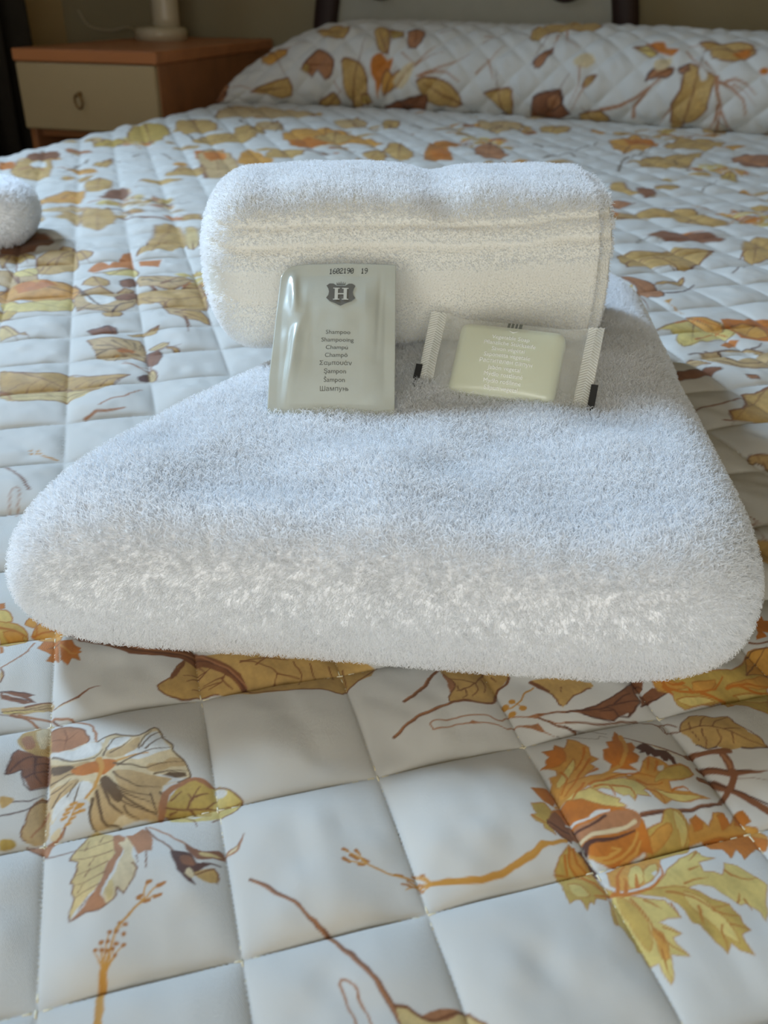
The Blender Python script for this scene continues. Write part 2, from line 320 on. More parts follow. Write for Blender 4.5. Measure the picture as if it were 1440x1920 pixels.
PRINT = """pP 0 0 -1045,2072 -1036,2077 -1012,2056 -982,2057 -955,2062 -945,2069 -936,2075 -913,2079 -890,2081 -876,2075 -867,2071 -868,2082 -869,2096 -862,2104 -849,2108 -830,2105 -807,2100 -783,2098 -762,2099 -756,2101 -753,2107 -745,2121 -737,2134 -730,2140 -721,2140 -711,2132 -700,2120 -691,2104 -682,2088 -668,2081 -657,2075 -653,2066 -650,2056 -640,2050 -628,2041 -614,2021 -601,2001 -590,1985 -582,1972 -579,1963 -581,1955 -595,1947 -613,1939 -634,1929 -651,1918 -653,1907 -651,1893 -649,1875 -646,1853 -640,1826 -640,1806 -657,1799 -682,1806 -696,1802 -710,1799 -725,1793 -739,1787 -747,1778 -756,1774 -770,1770 -786,1771 -800,1766 -812,1763 -819,1764 -825,1770 -833,1788 -842,1810 -848,1829 -853,1844 -862,1853 -872,1856 -884,1853 -896,1846 -908,1839 -918,1831 -928,1825 -935,1816 -941,1795 -947,1785 -959,1809 -976,1862 -1013,1969
pW 0 0 -1039,2065 -999,2056 -959,2055 -946,2064 -936,2073 -912,2077 -889,2077 -877,2075 -872,2068 -869,2049 -872,2029 -882,2017 -900,2009 -925,2005 -955,2006 -991,2018 -1023,2037 -1043,2059
pW 0 0 -854,2043 -857,2062 -853,2083 -837,2091 -817,2094 -799,2094 -788,2090 -795,2076 -808,2061 -820,2050 -831,2042 -844,2039
pW 0 0 -790,2011 -774,2028 -750,2050 -744,2076 -740,2100 -731,2119 -718,2127 -699,2106 -680,2080 -665,2069 -659,2059 -673,2046 -696,2031 -719,2012 -743,1998 -772,2000
pW 0 0 -696,1933 -688,1945 -669,1955 -642,1955 -615,1952 -595,1954 -587,1954 -601,1946 -623,1937 -642,1927 -662,1920 -683,1924
pW 0 0 -959,1822 -957,1843 -951,1866 -938,1883 -922,1897 -906,1911 -890,1919 -873,1916 -859,1904 -854,1883 -858,1861 -875,1854 -897,1849 -916,1836 -932,1821 -940,1805 -945,1796 -953,1804
pW 0 0 -778,1855 -766,1852 -750,1845 -741,1840 -737,1835 -742,1830 -751,1829 -767,1842
pQ 0 0 -847,1897 -834,1905 -816,1903 -799,1894 -778,1879 -748,1856 -717,1836 -688,1827 -663,1821 -645,1815 -640,1806 -673,1805 -710,1799 -729,1804 -742,1809 -754,1803 -764,1793 -774,1781 -787,1774 -800,1767 -812,1765 -822,1772 -832,1789 -838,1814 -843,1843 -847,1873
pQ 0 0 -806,1948 -797,1957 -776,1955 -750,1953 -721,1951 -693,1949 -668,1948 -647,1948 -635,1944 -641,1934 -651,1921 -656,1911 -657,1898 -650,1876 -643,1853 -640,1836 -643,1823 -655,1819 -673,1820 -699,1825 -727,1836 -748,1854 -768,1879 -791,1915
pQ 0 0 -851,2013 -851,2027 -842,2043 -823,2050 -802,2057 -787,2070 -775,2082 -764,2090 -757,2090 -754,2073 -756,2050 -766,2033 -781,2019 -800,2007 -820,2001 -838,2004
pQ 0 0 -713,1986 -697,1991 -678,1996 -664,2009 -651,2022 -635,2028 -619,2027 -605,2013 -600,1997 -618,1991 -643,1986 -663,1972 -681,1961 -697,1960 -709,1965 -715,1975
pQ 0 0 -1024,2012 -990,2002 -949,1988 -920,1991 -895,1994 -876,1989 -869,1978 -889,1959 -919,1942 -947,1936 -972,1933 -983,1918 -992,1916 -1016,1967
pQ 0 0 -988,1902 -975,1912 -955,1916 -930,1924 -909,1928 -905,1915 -911,1896 -926,1880 -945,1865 -956,1844 -966,1835 -981,1866
pK 0 0 -841,1916 -836,1930 -824,1935 -812,1927 -796,1909 -775,1884 -759,1862 -760,1848 -770,1844 -789,1858 -810,1878 -829,1898
pK 0 0 -1018,2002 -1002,2000 -980,1994 -954,1987 -935,1978 -938,1969 -952,1961 -974,1956 -998,1961 -1014,1983
pO 0 0 -943,1967 -931,1974 -913,1980 -892,1988 -873,1994 -867,1995 -863,1995 -847,1997 -830,1997 -816,1995 -806,1990 -807,1981 -812,1969 -819,1954 -826,1942 -831,1938 -836,1939 -847,1945 -861,1950 -878,1945 -896,1939 -915,1941 -931,1947 -941,1957
lE 55 33 -807,1991 -782,2004 -758,2016 -740,2022 -723,2027
lK 50 22 -856,2013 -857,2032 -856,2051 -849,2073 -839,2090 -828,2095 -817,2094
lK 50 22 -838,2027 -824,2038 -811,2049 -798,2065 -786,2081
lK 51 23 -754,2042 -753,2057 -750,2074 -743,2098 -735,2126
lK 51 23 -745,2051 -737,2076 -729,2100 -718,2115 -707,2128
lK 51 23 -732,2044 -723,2060 -712,2077 -699,2091 -685,2105
lK 49 22 -815,1983 -787,1979 -759,1976 -733,1972 -710,1972 -695,1983 -678,1996 -647,2005 -611,2013
lK 48 21 -806,1948 -794,1935 -778,1922 -752,1912 -722,1905 -691,1905 -659,1907
lK 50 22 -803,1976 -780,1994 -757,2012 -734,2030 -710,2045 -686,2056 -660,2067
lK 49 22 -685,1954 -670,1963 -651,1971 -622,1976 -589,1981
lK 50 22 -1026,2044 -981,2017 -942,2000 -905,1999 -877,2007 -868,2024 -865,2044
lK 49 22 -1010,1979 -981,1975 -957,1975 -940,1972 -926,1967
lK 49 22 -993,1928 -968,1937 -948,1947 -935,1948 -926,1946
lK 48 21 -896,1846 -897,1868 -898,1888 -897,1905 -896,1920
lK 48 21 -924,1867 -920,1882 -916,1897 -912,1909 -907,1921
lK 48 21 -961,1845 -957,1865 -951,1884 -939,1898 -926,1911
lK 48 21 -982,1893 -969,1897 -957,1904 -944,1916 -932,1931
lK 48 21 -795,1903 -773,1890 -747,1880 -712,1878 -674,1879
lK 47 21 -799,1878 -775,1860 -750,1845 -722,1835 -695,1828 -673,1824 -653,1822
lK 47 21 -656,1892 -649,1883 -644,1870 -641,1847 -641,1824
lK 47 21 -747,1834 -741,1824 -733,1815 -718,1808 -701,1804
lK 47 21 -780,1885 -752,1873 -723,1864 -691,1857 -658,1852
lK 47 21 -680,1884 -672,1868 -663,1851 -654,1830 -648,1815
lK 77 36 -846,1855 -846,1838 -845,1821 -837,1799 -827,1780 -818,1769 -809,1763
lK 78 36 -839,1879 -828,1848 -816,1821 -803,1798 -787,1782 -769,1780 -747,1776
lK 79 37 -818,1909 -799,1894 -778,1879 -750,1859 -718,1842 -686,1830 -653,1822
lK 79 37 -829,1903 -810,1871 -791,1844 -770,1827 -748,1813
pK 0 0 -664,1954 -640,1969 -598,1972 -590,1960 -625,1950
lK 45 45 -889,2077 -879,2087 -869,2096 -857,2104 -843,2108 -823,2103 -801,2098 -781,2095 -762,2099 -748,2116 -737,2134 -726,2141 -715,2138 -702,2118 -689,2096 -672,2084 -657,2075 -653,2065 -649,2053 -632,2038 -613,2021 -595,1993 -581,1969 -579,1959 -584,1954 -597,1946 -613,1939
lE 129 54 -864,2000 -854,1981 -847,1963 -846,1946 -847,1929 -848,1911 -850,1891 -858,1873 -867,1856
lS 83 62 -919,1797 -908,1804
lS 83 62 -916,1813 -902,1819
lS 83 63 -912,1827 -897,1832
lS 84 63 -903,1841 -890,1843
lS 82 62 -892,1795 -881,1801
lS 83 62 -889,1811 -877,1816
lS 83 63 -886,1828 -874,1832
lS 83 62 -873,1819 -861,1824
lS 82 62 -901,1779 -889,1784
lS 84 63 -883,1836 -868,1838
lS 41 26 -906,1769 -901,1779 -896,1790 -893,1806 -890,1822 -884,1832 -878,1839
lB 51 31 -901,1769 -902,1744
pG 0 0 -628,1825 -629,1844 -628,1866 -625,1882 -620,1896 -614,1910 -605,1924 -590,1941 -574,1955 -558,1958 -542,1954 -521,1949 -504,1941 -495,1911 -490,1878 -485,1852 -486,1825 -508,1820 -541,1825 -581,1818 -616,1813 -629,1821
pY 0 0 -504,1931 -491,1936 -473,1926 -455,1916 -438,1904 -420,1893 -410,1883 -412,1875 -420,1852 -437,1833 -457,1822 -472,1821 -487,1813 -508,1805 -535,1798 -574,1795 -608,1801 -611,1814 -593,1826 -540,1816 -494,1828 -495,1879
pW 0 0 -499,1929 -487,1928 -473,1923 -464,1913 -462,1903 -473,1895 -488,1895 -497,1912
pC 0 0 -651,1893 -635,1919 -612,1936 -590,1950 -569,1959 -553,1961 -537,1958 -516,1949 -500,1938 -501,1935 -512,1930 -534,1939 -562,1947 -584,1936 -604,1921 -620,1906 -629,1889 -629,1867 -626,1845 -625,1826 -627,1815 -632,1793 -645,1806 -650,1842
lB 47 26 -626,1842 -596,1844 -565,1847 -529,1850 -494,1855 -466,1860 -443,1866 -427,1873 -414,1881
lB 48 27 -571,1851 -566,1865 -560,1881 -552,1903 -543,1929
lB 48 27 -560,1881 -574,1897
lB 48 27 -552,1891 -514,1911
lB 47 26 -565,1847 -536,1827
lB 47 26 -514,1852 -491,1885
lB 48 27 -620,1867 -596,1906
lB 47 26 -613,1827 -594,1838
lB 37 37 -500,1935 -487,1930 -473,1926 -455,1916 -438,1904 -420,1893 -410,1883 -412,1875 -420,1852 -437,1834 -457,1822 -473,1817 -485,1806
lB 31 31 -627,1815 -611,1820 -592,1821 -565,1816 -542,1807 -533,1793 -528,1779
pC 0 0 -1075,2161 -1068,2174 -1053,2177 -1033,2178 -1009,2171 -978,2155 -950,2136 -933,2115 -923,2097 -922,2088 -927,2081 -940,2073 -957,2066 -968,2062 -983,2060 -1012,2056 -1045,2072 -1063,2113
lB 46 46 -1076,2165 -1065,2170 -1053,2177 -1033,2178 -1009,2171 -978,2155 -950,2136 -933,2115 -923,2097 -923,2088 -927,2081
lB 40 29 -1000,2103 -1026,2161
lB 34 23 -1000,2103 -978,2132
lB 34 23 -1059,2123 -1025,2112 -1000,2103 -995,2084 -996,2063
pT 0 0 -1154,2099 -1158,2122 -1155,2143 -1144,2160 -1126,2171 -1105,2184 -1080,2177 -1051,2112 -1040,2059 -1054,2040 -1076,2035 -1099,2042 -1122,2057 -1141,2077
pP 0 0 -1117,2163 -1103,2178 -1082,2174 -1065,2138 -1059,2104 -1062,2079 -1073,2072 -1084,2086 -1095,2110 -1109,2137
pC 0 0 -1147,2110 -1139,2127 -1121,2129 -1102,2103 -1090,2074 -1096,2058 -1110,2055 -1131,2079
pN 0 0 -1132,1942 -1136,1996 -1139,2024 -1131,2051 -1078,2038 -1039,2055 -999,1937 -1044,1894 -1071,1931 -1086,1943 -1093,1972 -1110,1953
lD 44 28 -1132,1942 -1134,1970 -1136,1996 -1139,2012 -1139,2024 -1136,2038 -1131,2051
lD 43 27 -1132,1942 -1121,1947 -1110,1953 -1101,1965 -1093,1972 -1088,1958 -1081,1936 -1064,1910 -1044,1894 -1023,1911 -998,1934
lD 44 28 -1123,1958 -1115,1985 -1104,2010 -1083,2026 -1058,2043
lD 44 27 -1074,2027 -1067,1995 -1058,1966 -1043,1947 -1027,1932
lD 44 27 -1074,1938 -1067,1952 -1058,1966 -1043,1978 -1028,1996
lD 44 28 -1068,1995 -1034,2031
pQ 0 0 -1025,1810 -1022,1833 -1015,1854 -1004,1880 -986,1878 -957,1806 -942,1741 -952,1721 -972,1717 -997,1722 -1018,1735 -1022,1753 -1021,1774 -1024,1792
lB 52 26 -986,1878 -1003,1869 -1015,1854 -1022,1833 -1025,1810 -1024,1792 -1021,1774 -1020,1753 -1018,1735 -1011,1729 -1001,1727
lC 61 41 -972,1827 -974,1802 -975,1774 -981,1755 -988,1740
lD 42 26 -1094,1793 -1072,1803 -1051,1815 -1031,1830 -1013,1848 -999,1863 -984,1872
lD 42 21 -1082,1845 -1058,1850 -1036,1858 -1017,1872 -1000,1895
pT 0 0 -1117,1859 -1110,1863 -1098,1862 -1085,1860 -1076,1856 -1079,1843 -1087,1831 -1095,1821 -1103,1819 -1112,1838
pG 0 0 -1069,1718 -1057,1723 -1041,1723 -1027,1718 -1019,1711 -1026,1704 -1039,1698 -1052,1693 -1063,1692 -1067,1702
pC 0 0 -994,1708 -970,1713 -939,1720 -921,1734 -911,1749 -905,1763 -903,1769 -901,1756 -902,1739 -913,1729 -919,1709 -919,1688 -922,1675 -937,1682 -950,1684 -976,1694
pP 0 0 -938,1746 -932,1759 -922,1770 -914,1769 -909,1761 -913,1744 -921,1730 -931,1734
lB 40 30 -994,1708 -970,1693 -950,1684 -938,1682 -922,1675 -901,1673 -881,1675 -866,1679 -853,1684
pP 0 0 -720,1728 -707,1727 -690,1711 -686,1688 -682,1662 -668,1637 -655,1613 -654,1592 -659,1572 -665,1548 -672,1531 -682,1540 -691,1550 -690,1540 -689,1524 -696,1508 -705,1498 -717,1507 -726,1525 -723,1548 -716,1573 -712,1597 -710,1619 -707,1640 -707,1663 -715,1698
pY2 0 0 -831,1750 -805,1765 -754,1740 -739,1706 -730,1658 -741,1627 -740,1591 -747,1547 -767,1517 -786,1489 -794,1460 -801,1505 -803,1526 -813,1543 -815,1570 -825,1574 -822,1605 -825,1644 -852,1648 -851,1670 -842,1696
pC 0 0 -754,1740 -740,1744 -720,1728 -713,1697 -712,1663 -714,1637 -718,1614 -722,1594 -726,1574 -731,1548 -731,1525 -717,1510 -705,1498 -710,1490 -722,1484 -738,1482 -756,1480 -779,1467 -794,1460 -783,1474 -765,1497 -756,1516 -749,1537 -744,1558 -742,1580 -742,1604 -741,1627 -735,1644 -732,1664 -744,1702
pP 0 0 -731,1706 -727,1711 -716,1712 -705,1711 -696,1704 -691,1680 -690,1656 -696,1645 -702,1644 -703,1657 -706,1676 -720,1692
pY2 0 0 -723,1546 -720,1568 -713,1579 -703,1560 -696,1534 -699,1513 -707,1503 -716,1521
lB 30 20 -749,1722 -764,1713 -784,1703 -814,1692 -848,1683
lB 30 20 -741,1678 -759,1669 -781,1661 -812,1656 -848,1654
lB 29 19 -740,1639 -763,1625 -785,1612 -803,1602 -819,1593
lB 29 19 -739,1603 -762,1586 -783,1572 -800,1567 -815,1565
lB 28 19 -742,1563 -761,1550 -778,1539 -789,1531 -798,1525
lB 28 19 -750,1526 -777,1488
lB 30 20 -786,1711 -782,1744
lB 30 20 -818,1686 -821,1723
lB 29 20 -791,1631 -781,1661
lB 29 19 -793,1590 -787,1618
lB 28 19 -793,1540 -786,1567
lB 28 19 -775,1497 -763,1522
lB 33 33 -831,1750 -835,1716 -842,1696 -848,1682 -851,1670 -854,1658 -852,1648 -839,1647 -825,1644 -822,1626 -822,1605 -824,1587 -825,1574 -821,1572 -815,1570 -814,1557 -813,1543 -808,1534 -803,1526 -802,1517 -801,1505 -800,1480 -794,1460 -777,1467 -756,1480 -738,1482 -722,1484 -713,1490 -705,1498 -696,1510 -689,1524 -690,1538 -690,1548 -682,1538 -672,1531 -665,1548 -659,1572 -655,1594 -655,1613 -662,1622 -671,1628
pC 0 0 -702,1734 -679,1762 -656,1752 -635,1710 -626,1672 -638,1672 -646,1672 -662,1659 -678,1682 -723,1736
lB 39 29 -640,1669 -636,1653 -633,1637 -632,1622 -632,1607
lB 34 24 -666,1656 -656,1628
lB 40 45 -672,1771 -649,1741 -627,1717 -601,1698 -580,1684 -573,1675 -572,1668
lC 45 50 -661,1770 -624,1749 -591,1732 -566,1716 -544,1701
pD 0 0 -578,1675 -568,1676 -553,1673 -538,1672 -523,1667 -511,1651 -498,1636 -477,1640 -461,1646 -466,1637 -477,1625 -485,1616 -492,1607 -499,1595 -502,1582 -494,1570 -486,1561 -486,1559 -493,1562 -508,1571 -525,1585 -540,1604 -552,1623 -561,1636 -567,1647 -575,1662
pN 0 0 -549,1654 -540,1659 -526,1657 -511,1644 -501,1630 -507,1623 -518,1621 -529,1624 -539,1631 -547,1643
pP 0 0 -525,1596 -524,1609 -518,1616 -507,1607 -498,1594 -497,1587 -502,1583 -514,1588
pT 0 0 -497,1606 -479,1619 -459,1629 -446,1622 -438,1608 -433,1595 -434,1585 -452,1580 -473,1581 -488,1587 -497,1595 -501,1600
lB 39 39 -497,1595 -488,1602 -479,1610 -466,1621 -454,1628 -444,1619 -438,1605 -436,1593 -435,1581
pN 0 0 -550,1704 -540,1703 -524,1697 -509,1690 -493,1685 -471,1691 -451,1698 -440,1693 -434,1684 -429,1675 -429,1664 -441,1661 -459,1661 -480,1653 -500,1648 -515,1656 -528,1670 -542,1688
pY2 0 0 -501,1677 -487,1681 -468,1681 -449,1676 -437,1670 -447,1667 -465,1666 -481,1665 -494,1666 -501,1671
lD 44 34 -480,1641 -468,1642 -456,1643 -446,1642 -436,1642
pC 0 0 -431,1676 -432,1692 -426,1700 -416,1705 -404,1714 -394,1737 -388,1753 -390,1730 -397,1701 -408,1687 -419,1681 -429,1682
pP 0 0 -428,1687 -425,1690 -417,1698 -408,1711 -402,1719 -402,1711 -406,1698 -418,1688
lB 25 20 -425,1699 -414,1705 -404,1714 -395,1732 -388,1753
lS 144 170 -670,1329 -668,1301 -662,1268 -653,1228 -647,1195
lE 59 59 -665,1321 -662,1299 -655,1267 -647,1229 -640,1194
lE 53 22 -670,1329 -701,1373
lE 53 22 -670,1329 -692,1394
lE 53 22 -669,1329 -682,1417
lE 53 22 -667,1329 -657,1382
lE 53 22 -665,1329 -638,1395
lE 53 22 -663,1333 -646,1369
lE 54 22 -665,1329 -666,1375 -666,1417 -659,1433 -649,1440
dS2 58 58 -700,1377
dS2 58 58 -685,1377
dS2 58 58 -673,1375
dS2 58 58 -661,1381
dS2 58 58 -692,1397
dS2 58 58 -677,1399
dS2 58 58 -656,1394
dS2 58 58 -638,1392
dS2 59 59 -679,1420
dS2 59 59 -663,1423
dS2 59 59 -644,1417
dS2 59 59 -659,1446
dS2 59 59 -645,1443
dS2 57 57 -648,1366
lS 46 64 -668,1426 -659,1442 -649,1458 -638,1479 -627,1498 -621,1507 -617,1514
lE 38 38 -617,1514 -617,1533 -616,1551 -613,1562 -609,1570
lE 38 38 -615,1514 -604,1534 -593,1552 -583,1561 -573,1567
lE 38 38 -612,1511 -602,1520 -592,1528 -583,1531 -573,1534
lE 37 37 -618,1511 -629,1526
lS2 95 76 -613,1567 -605,1572
lS2 95 76 -585,1559 -571,1567
lS2 94 75 -587,1526 -573,1533
lS2 93 75 -612,1511 -601,1515
lS2 94 75 -630,1521 -623,1529
pG 0 0 -1431,2692 -1418,2703 -1394,2698 -1367,2691 -1342,2678 -1321,2658 -1310,2635 -1313,2608 -1331,2591 -1358,2571 -1395,2586 -1421,2642
lS2 40 24 -1431,2692 -1418,2703 -1394,2698 -1367,2691 -1342,2678 -1321,2658 -1310,2635 -1313,2608 -1331,2591 -1358,2571 -1395,2586 -1421,2642 -1431,2692
pY 0 0 -1450,2747 -1432,2750 -1408,2742 -1393,2723 -1388,2704 -1407,2692 -1431,2692 -1445,2718
lS2 40 24 -1450,2747 -1432,2750 -1408,2742 -1393,2723 -1388,2704 -1407,2692 -1431,2692 -1445,2718 -1450,2747
lS2 93 40 -1423,2667 -1396,2668 -1370,2665 -1344,2654 -1321,2646
pE 0 0 -1405,2653 -1384,2661 -1356,2660 -1337,2649 -1328,2629 -1344,2611 -1374,2614 -1398,2636
lS2 40 24 -1405,2653 -1384,2661 -1356,2660 -1337,2649 -1328,2629 -1344,2611 -1374,2614 -1398,2636 -1405,2653
pE 0 0 -1304,2655 -1304,2677 -1298,2704 -1288,2717 -1272,2722 -1245,2725 -1213,2702 -1198,2675 -1193,2638 -1222,2633 -1255,2628 -1286,2644
lS2 40 24 -1304,2655 -1304,2677 -1298,2704 -1288,2717 -1272,2722 -1245,2725 -1213,2702 -1198,2675 -1193,2638 -1222,2633 -1255,2628 -1286,2644 -1304,2655
lO 67 40 -1298,2653 -1277,2663 -1258,2678 -1239,2692 -1215,2698
lO 53 40 -1296,2696 -1288,2654
pO 0 0 -1250,2572 -1249,2629 -1199,2635 -1156,2505 -1182,2529 -1184,2511 -1200,2506 -1200,2551 -1232,2565
lS2 39 23 -1250,2572 -1249,2629 -1199,2635 -1156,2505 -1182,2529 -1184,2511 -1200,2506 -1200,2551 -1232,2565 -1250,2572
pO 0 0 -1195,2633 -1149,2630 -1118,2586 -1096,2570 -1098,2556 -1083,2543 -1095,2535 -1073,2497 -1109,2518 -1116,2476 -1130,2490 -1145,2518 -1151,2514
lS2 39 23 -1195,2633 -1149,2630 -1118,2586 -1096,2570 -1098,2556 -1083,2543 -1095,2535 -1073,2497 -1109,2518 -1116,2476 -1130,2490 -1145,2518 -1151,2514 -1195,2633
lB 39 26 -1192,2616 -1218,2578
lE 52 26 -1184,2613 -1155,2578 -1130,2552 -1113,2543 -1099,2539
pE 0 0 -1341,2696 -1339,2713 -1332,2730 -1319,2733 -1305,2727 -1300,2710 -1302,2694 -1313,2689 -1326,2689 -1336,2690
lS2 40 24 -1341,2696 -1339,2713 -1332,2730 -1319,2733 -1305,2727 -1300,2710 -1302,2694 -1313,2689 -1326,2689 -1336,2690 -1341,2696
pO 0 0 -1462,2782 -1445,2790 -1437,2759 -1452,2752
lS2 41 24 -1462,2782 -1445,2790 -1437,2759 -1452,2752 -1462,2782
pO 0 0 -1391,2579 -1375,2568 -1359,2526 -1366,2519
lS2 39 23 -1391,2579 -1375,2568 -1359,2526 -1366,2519 -1391,2579
lC 45 57 -1333,2436 -1316,2458 -1301,2483 -1290,2513 -1281,2546 -1278,2577 -1277,2609
pQ 0 0 -1329,2426 -1319,2419 -1305,2399 -1302,2374 -1304,2361 -1318,2392
lB 43 43 -1331,2431 -1316,2415 -1305,2399 -1304,2382 -1306,2365
pN 0 0 -1287,2314 -1258,2331 -1217,2330 -1181,2326 -1192,2309 -1163,2289 -1199,2277 -1230,2284 -1277,2286
lW 54 24 -1275,2311 -1254,2311 -1233,2309 -1210,2302 -1187,2293
lD 48 30 -1289,2318 -1273,2325 -1252,2330 -1218,2327 -1180,2323
lD 42 24 -1247,2298 -1223,2299 -1200,2298 -1181,2294 -1163,2289
pQ 0 0 -1264,2248 -1231,2258 -1185,2269 -1146,2288 -1120,2309 -1098,2282 -1099,2266 -1118,2253 -1148,2242 -1188,2230 -1228,2225 -1256,2234
lB 72 48 -1189,2264 -1169,2274 -1150,2285 -1132,2294 -1117,2308
lK 42 24 -1254,2234 -1220,2243 -1185,2253 -1150,2265 -1117,2286
lK 36 24 -1223,2230 -1192,2240 -1162,2250 -1133,2259 -1109,2275
lY 53 24 -1247,2232 -1211,2239 -1178,2246 -1149,2249 -1123,2252
lN 42 84 -1096,2268 -1083,2278 -1068,2289 -1047,2299 -1025,2309
lN 85 24 -1025,2309 -1012,2329 -998,2345 -980,2352 -961,2356
lP 36 24 -1088,2272 -1075,2279 -1061,2286 -1045,2292 -1028,2298
lC 76 64 -1222,2224 -1193,2218 -1167,2212 -1147,2201 -1133,2191 -1122,2185 -1112,2178
lC 76 65 -1200,2227 -1169,2221 -1140,2217 -1113,2216 -1090,2218 -1068,2203 -1047,2186
lC 76 65 -1086,2225 -1059,2222 -1037,2220 -1023,2216 -1008,2202
lC 75 63 -1008,2202 -977,2189 -951,2175 -930,2152 -915,2127 -903,2104 -894,2082
lD 41 29 -1083,2216 -1044,2185
lB 35 24 -1256,2223 -1240,2224 -1221,2223 -1192,2217 -1160,2209
pT 0 0 -770,2364 -754,2384 -733,2407 -729,2435 -726,2464 -720,2487 -708,2509 -688,2537 -647,2537 -579,2533 -511,2540 -468,2549 -417,2554 -328,2554 -226,2556 -107,2527 -22,2498 -39,2444 -86,2414 -112,2382 -134,2348 -155,2346 -185,2355 -238,2350 -302,2344 -374,2335 -446,2331 -504,2341 -560,2350 -625,2336 -681,2319 -715,2323 -737,2335 -759,2348
lB 46 46 -708,2509 -718,2487 -726,2464 -729,2435 -733,2407 -754,2385 -770,2366 -760,2349 -737,2335 -710,2324 -681,2319 -656,2324 -630,2334 -596,2341 -560,2349
lB 46 46 -448,2342 -373,2341 -302,2344 -238,2350 -185,2355 -155,2346 -134,2348 -112,2382 -86,2414 -53,2448 -18,2499
pB 0 0 -708,2509 -717,2479 -727,2443 -731,2413 -731,2395 -723,2403 -714,2425 -707,2456 -704,2487 -704,2507
lB 47 28 -598,2478 -609,2461 -621,2446 -634,2433 -646,2421
lB 47 28 -621,2446 -678,2402
lB 47 28 -617,2451 -693,2432
lB 47 28 -658,2489 -621,2446
lB 46 28 -544,2440 -549,2417 -557,2395 -576,2380 -599,2366
lB 46 28 -557,2395 -654,2370
lB 46 28 -550,2417 -621,2388
lB 46 28 -559,2412 -516,2368
lB 47 28 -504,2487 -464,2483 -427,2476 -391,2458 -367,2436 -370,2415 -379,2377
lB 48 29 -445,2469 -431,2491 -412,2508 -376,2507 -335,2502
lB 47 28 -367,2436 -293,2433
lB 47 28 -316,2498 -298,2470 -284,2446 -286,2433 -288,2384
lB 47 28 -259,2494 -237,2437
lB 47 28 -193,2496 -171,2431
lB 48 29 -503,2481 -412,2508
lB 47 28 -141,2486 -123,2393
pB 0 0 -1190,2685 -1035,2628 -844,2572 -694,2575 -571,2492 -496,2430 -440,2340 -460,2346 -532,2417 -615,2469 -718,2513 -909,2527 -1110,2613
lD 38 38 -1167,2661 -1033,2590 -915,2551 -802,2534 -704,2537 -623,2504 -557,2459 -505,2409 -460,2362
lC 57 38 -1118,2639 -966,2579 -839,2551 -745,2547 -669,2548 -593,2489 -536,2446 -495,2407 -463,2381
pT 0 0 216,2489 282,2504 359,2515 411,2492 446,2473 450,2450 438,2426 418,2401 398,2380 392,2360 383,2313 367,2298 347,2294 322,2294 293,2295 258,2284 229,2278 220,2286 222,2302 233,2326 245,2353 244,2377 236,2397 225,2406 215,2418 205,2453
pC 0 0 214,2452 217,2438 224,2415 239,2399 252,2384 250,2364 243,2346 235,2330 228,2326 226,2348 226,2376 220,2394 214,2410 213,2435
lB 42 28 357,2478 344,2436 330,2403 307,2375 284,2356 268,2346 253,2340
lB 42 28 324,2393 301,2398 279,2404 258,2406 237,2409
lB 41 27 284,2356 286,2339 286,2324 280,2312 271,2301
lB 41 27 324,2393 328,2374 328,2356 318,2338 304,2321
lB 42 28 349,2429 356,2412 360,2394 356,2371 350,2349
lB 42 28 382,2451 397,2425
lB 41 28 261,2348 258,2369
lB 73 73 442,2435 438,2421 432,2407 415,2392 398,2380 391,2370 388,2360 384,2329 379,2309 366,2299 347,2294 322,2293 293,2295
lB 41 41 218,2431 236,2403 249,2379 249,2362 242,2345 231,2323 222,2302 223,2289 227,2279
lB 97 97 42,2134 54,2148 68,2164 91,2183 116,2203 140,2217 165,2230 193,2250 220,2269 239,2279 256,2284 275,2290 293,2295
lC 44 44 44,2139 56,2153 70,2169 92,2188 116,2206 140,2219 165,2233 192,2250 220,2271
lB 110 101 76,2286 103,2310 129,2336 147,2367 163,2399 180,2427 198,2455
lC 46 37 81,2297 104,2318 127,2343 144,2373 161,2407
lC 40 40 166,2152 162,2161 159,2170 160,2178 168,2185 188,2191 212,2197 231,2206 252,2215 284,2224 315,2232 336,2236 351,2236 362,2231 372,2225 384,2221 399,2223 422,2249 441,2243 462,2238 484,2236 500,2238 519,2243 549,2247 582,2251 613,2252 644,2253
lC 39 39 171,2152 192,2160 215,2170 241,2181 268,2191 291,2196 312,2199 336,2203 357,2204 371,2203 383,2199 395,2191 408,2187 427,2201 446,2205 464,2200 483,2196
lC 40 40 551,2215 569,2211 589,2208 613,2208 638,2209
lB 61 70 513,2230 536,2218 558,2208 578,2199 596,2192 615,2185 635,2180
pC 0 0 446,2206 488,2200 515,2206 531,2181 564,2164 520,2179 478,2190
pC 0 0 475,2237 520,2247 541,2239 508,2225
lB 36 62 519,2240 550,2245 582,2249 613,2250 644,2250
pC 0 0 281,2192 293,2205 321,2199
lS 54 45 519,2376 502,2360 488,2345 479,2328 470,2311 454,2296 437,2285 424,2286 412,2293
lS 36 36 451,2298 440,2319
lS 36 36 456,2297 473,2276
dS 127 127 439,2313
dS 126 126 415,2294
dS 125 125 435,2258
dS 125 125 471,2275
pT 0 0 514,2413 589,2410 668,2396 673,2361 656,2326 647,2318 636,2313 625,2295 615,2278 602,2277 591,2284 585,2302 579,2324 567,2336 551,2351 522,2384
lB 41 41 532,2374 541,2363 552,2352 566,2339 579,2324 586,2302 591,2284 599,2277 608,2278 619,2291 630,2307 643,2318 656,2329
lB 37 27 610,2362 604,2337
lB 37 27 638,2356 637,2334
lB 120 83 513,2403 530,2386 545,2370 557,2356 568,2344
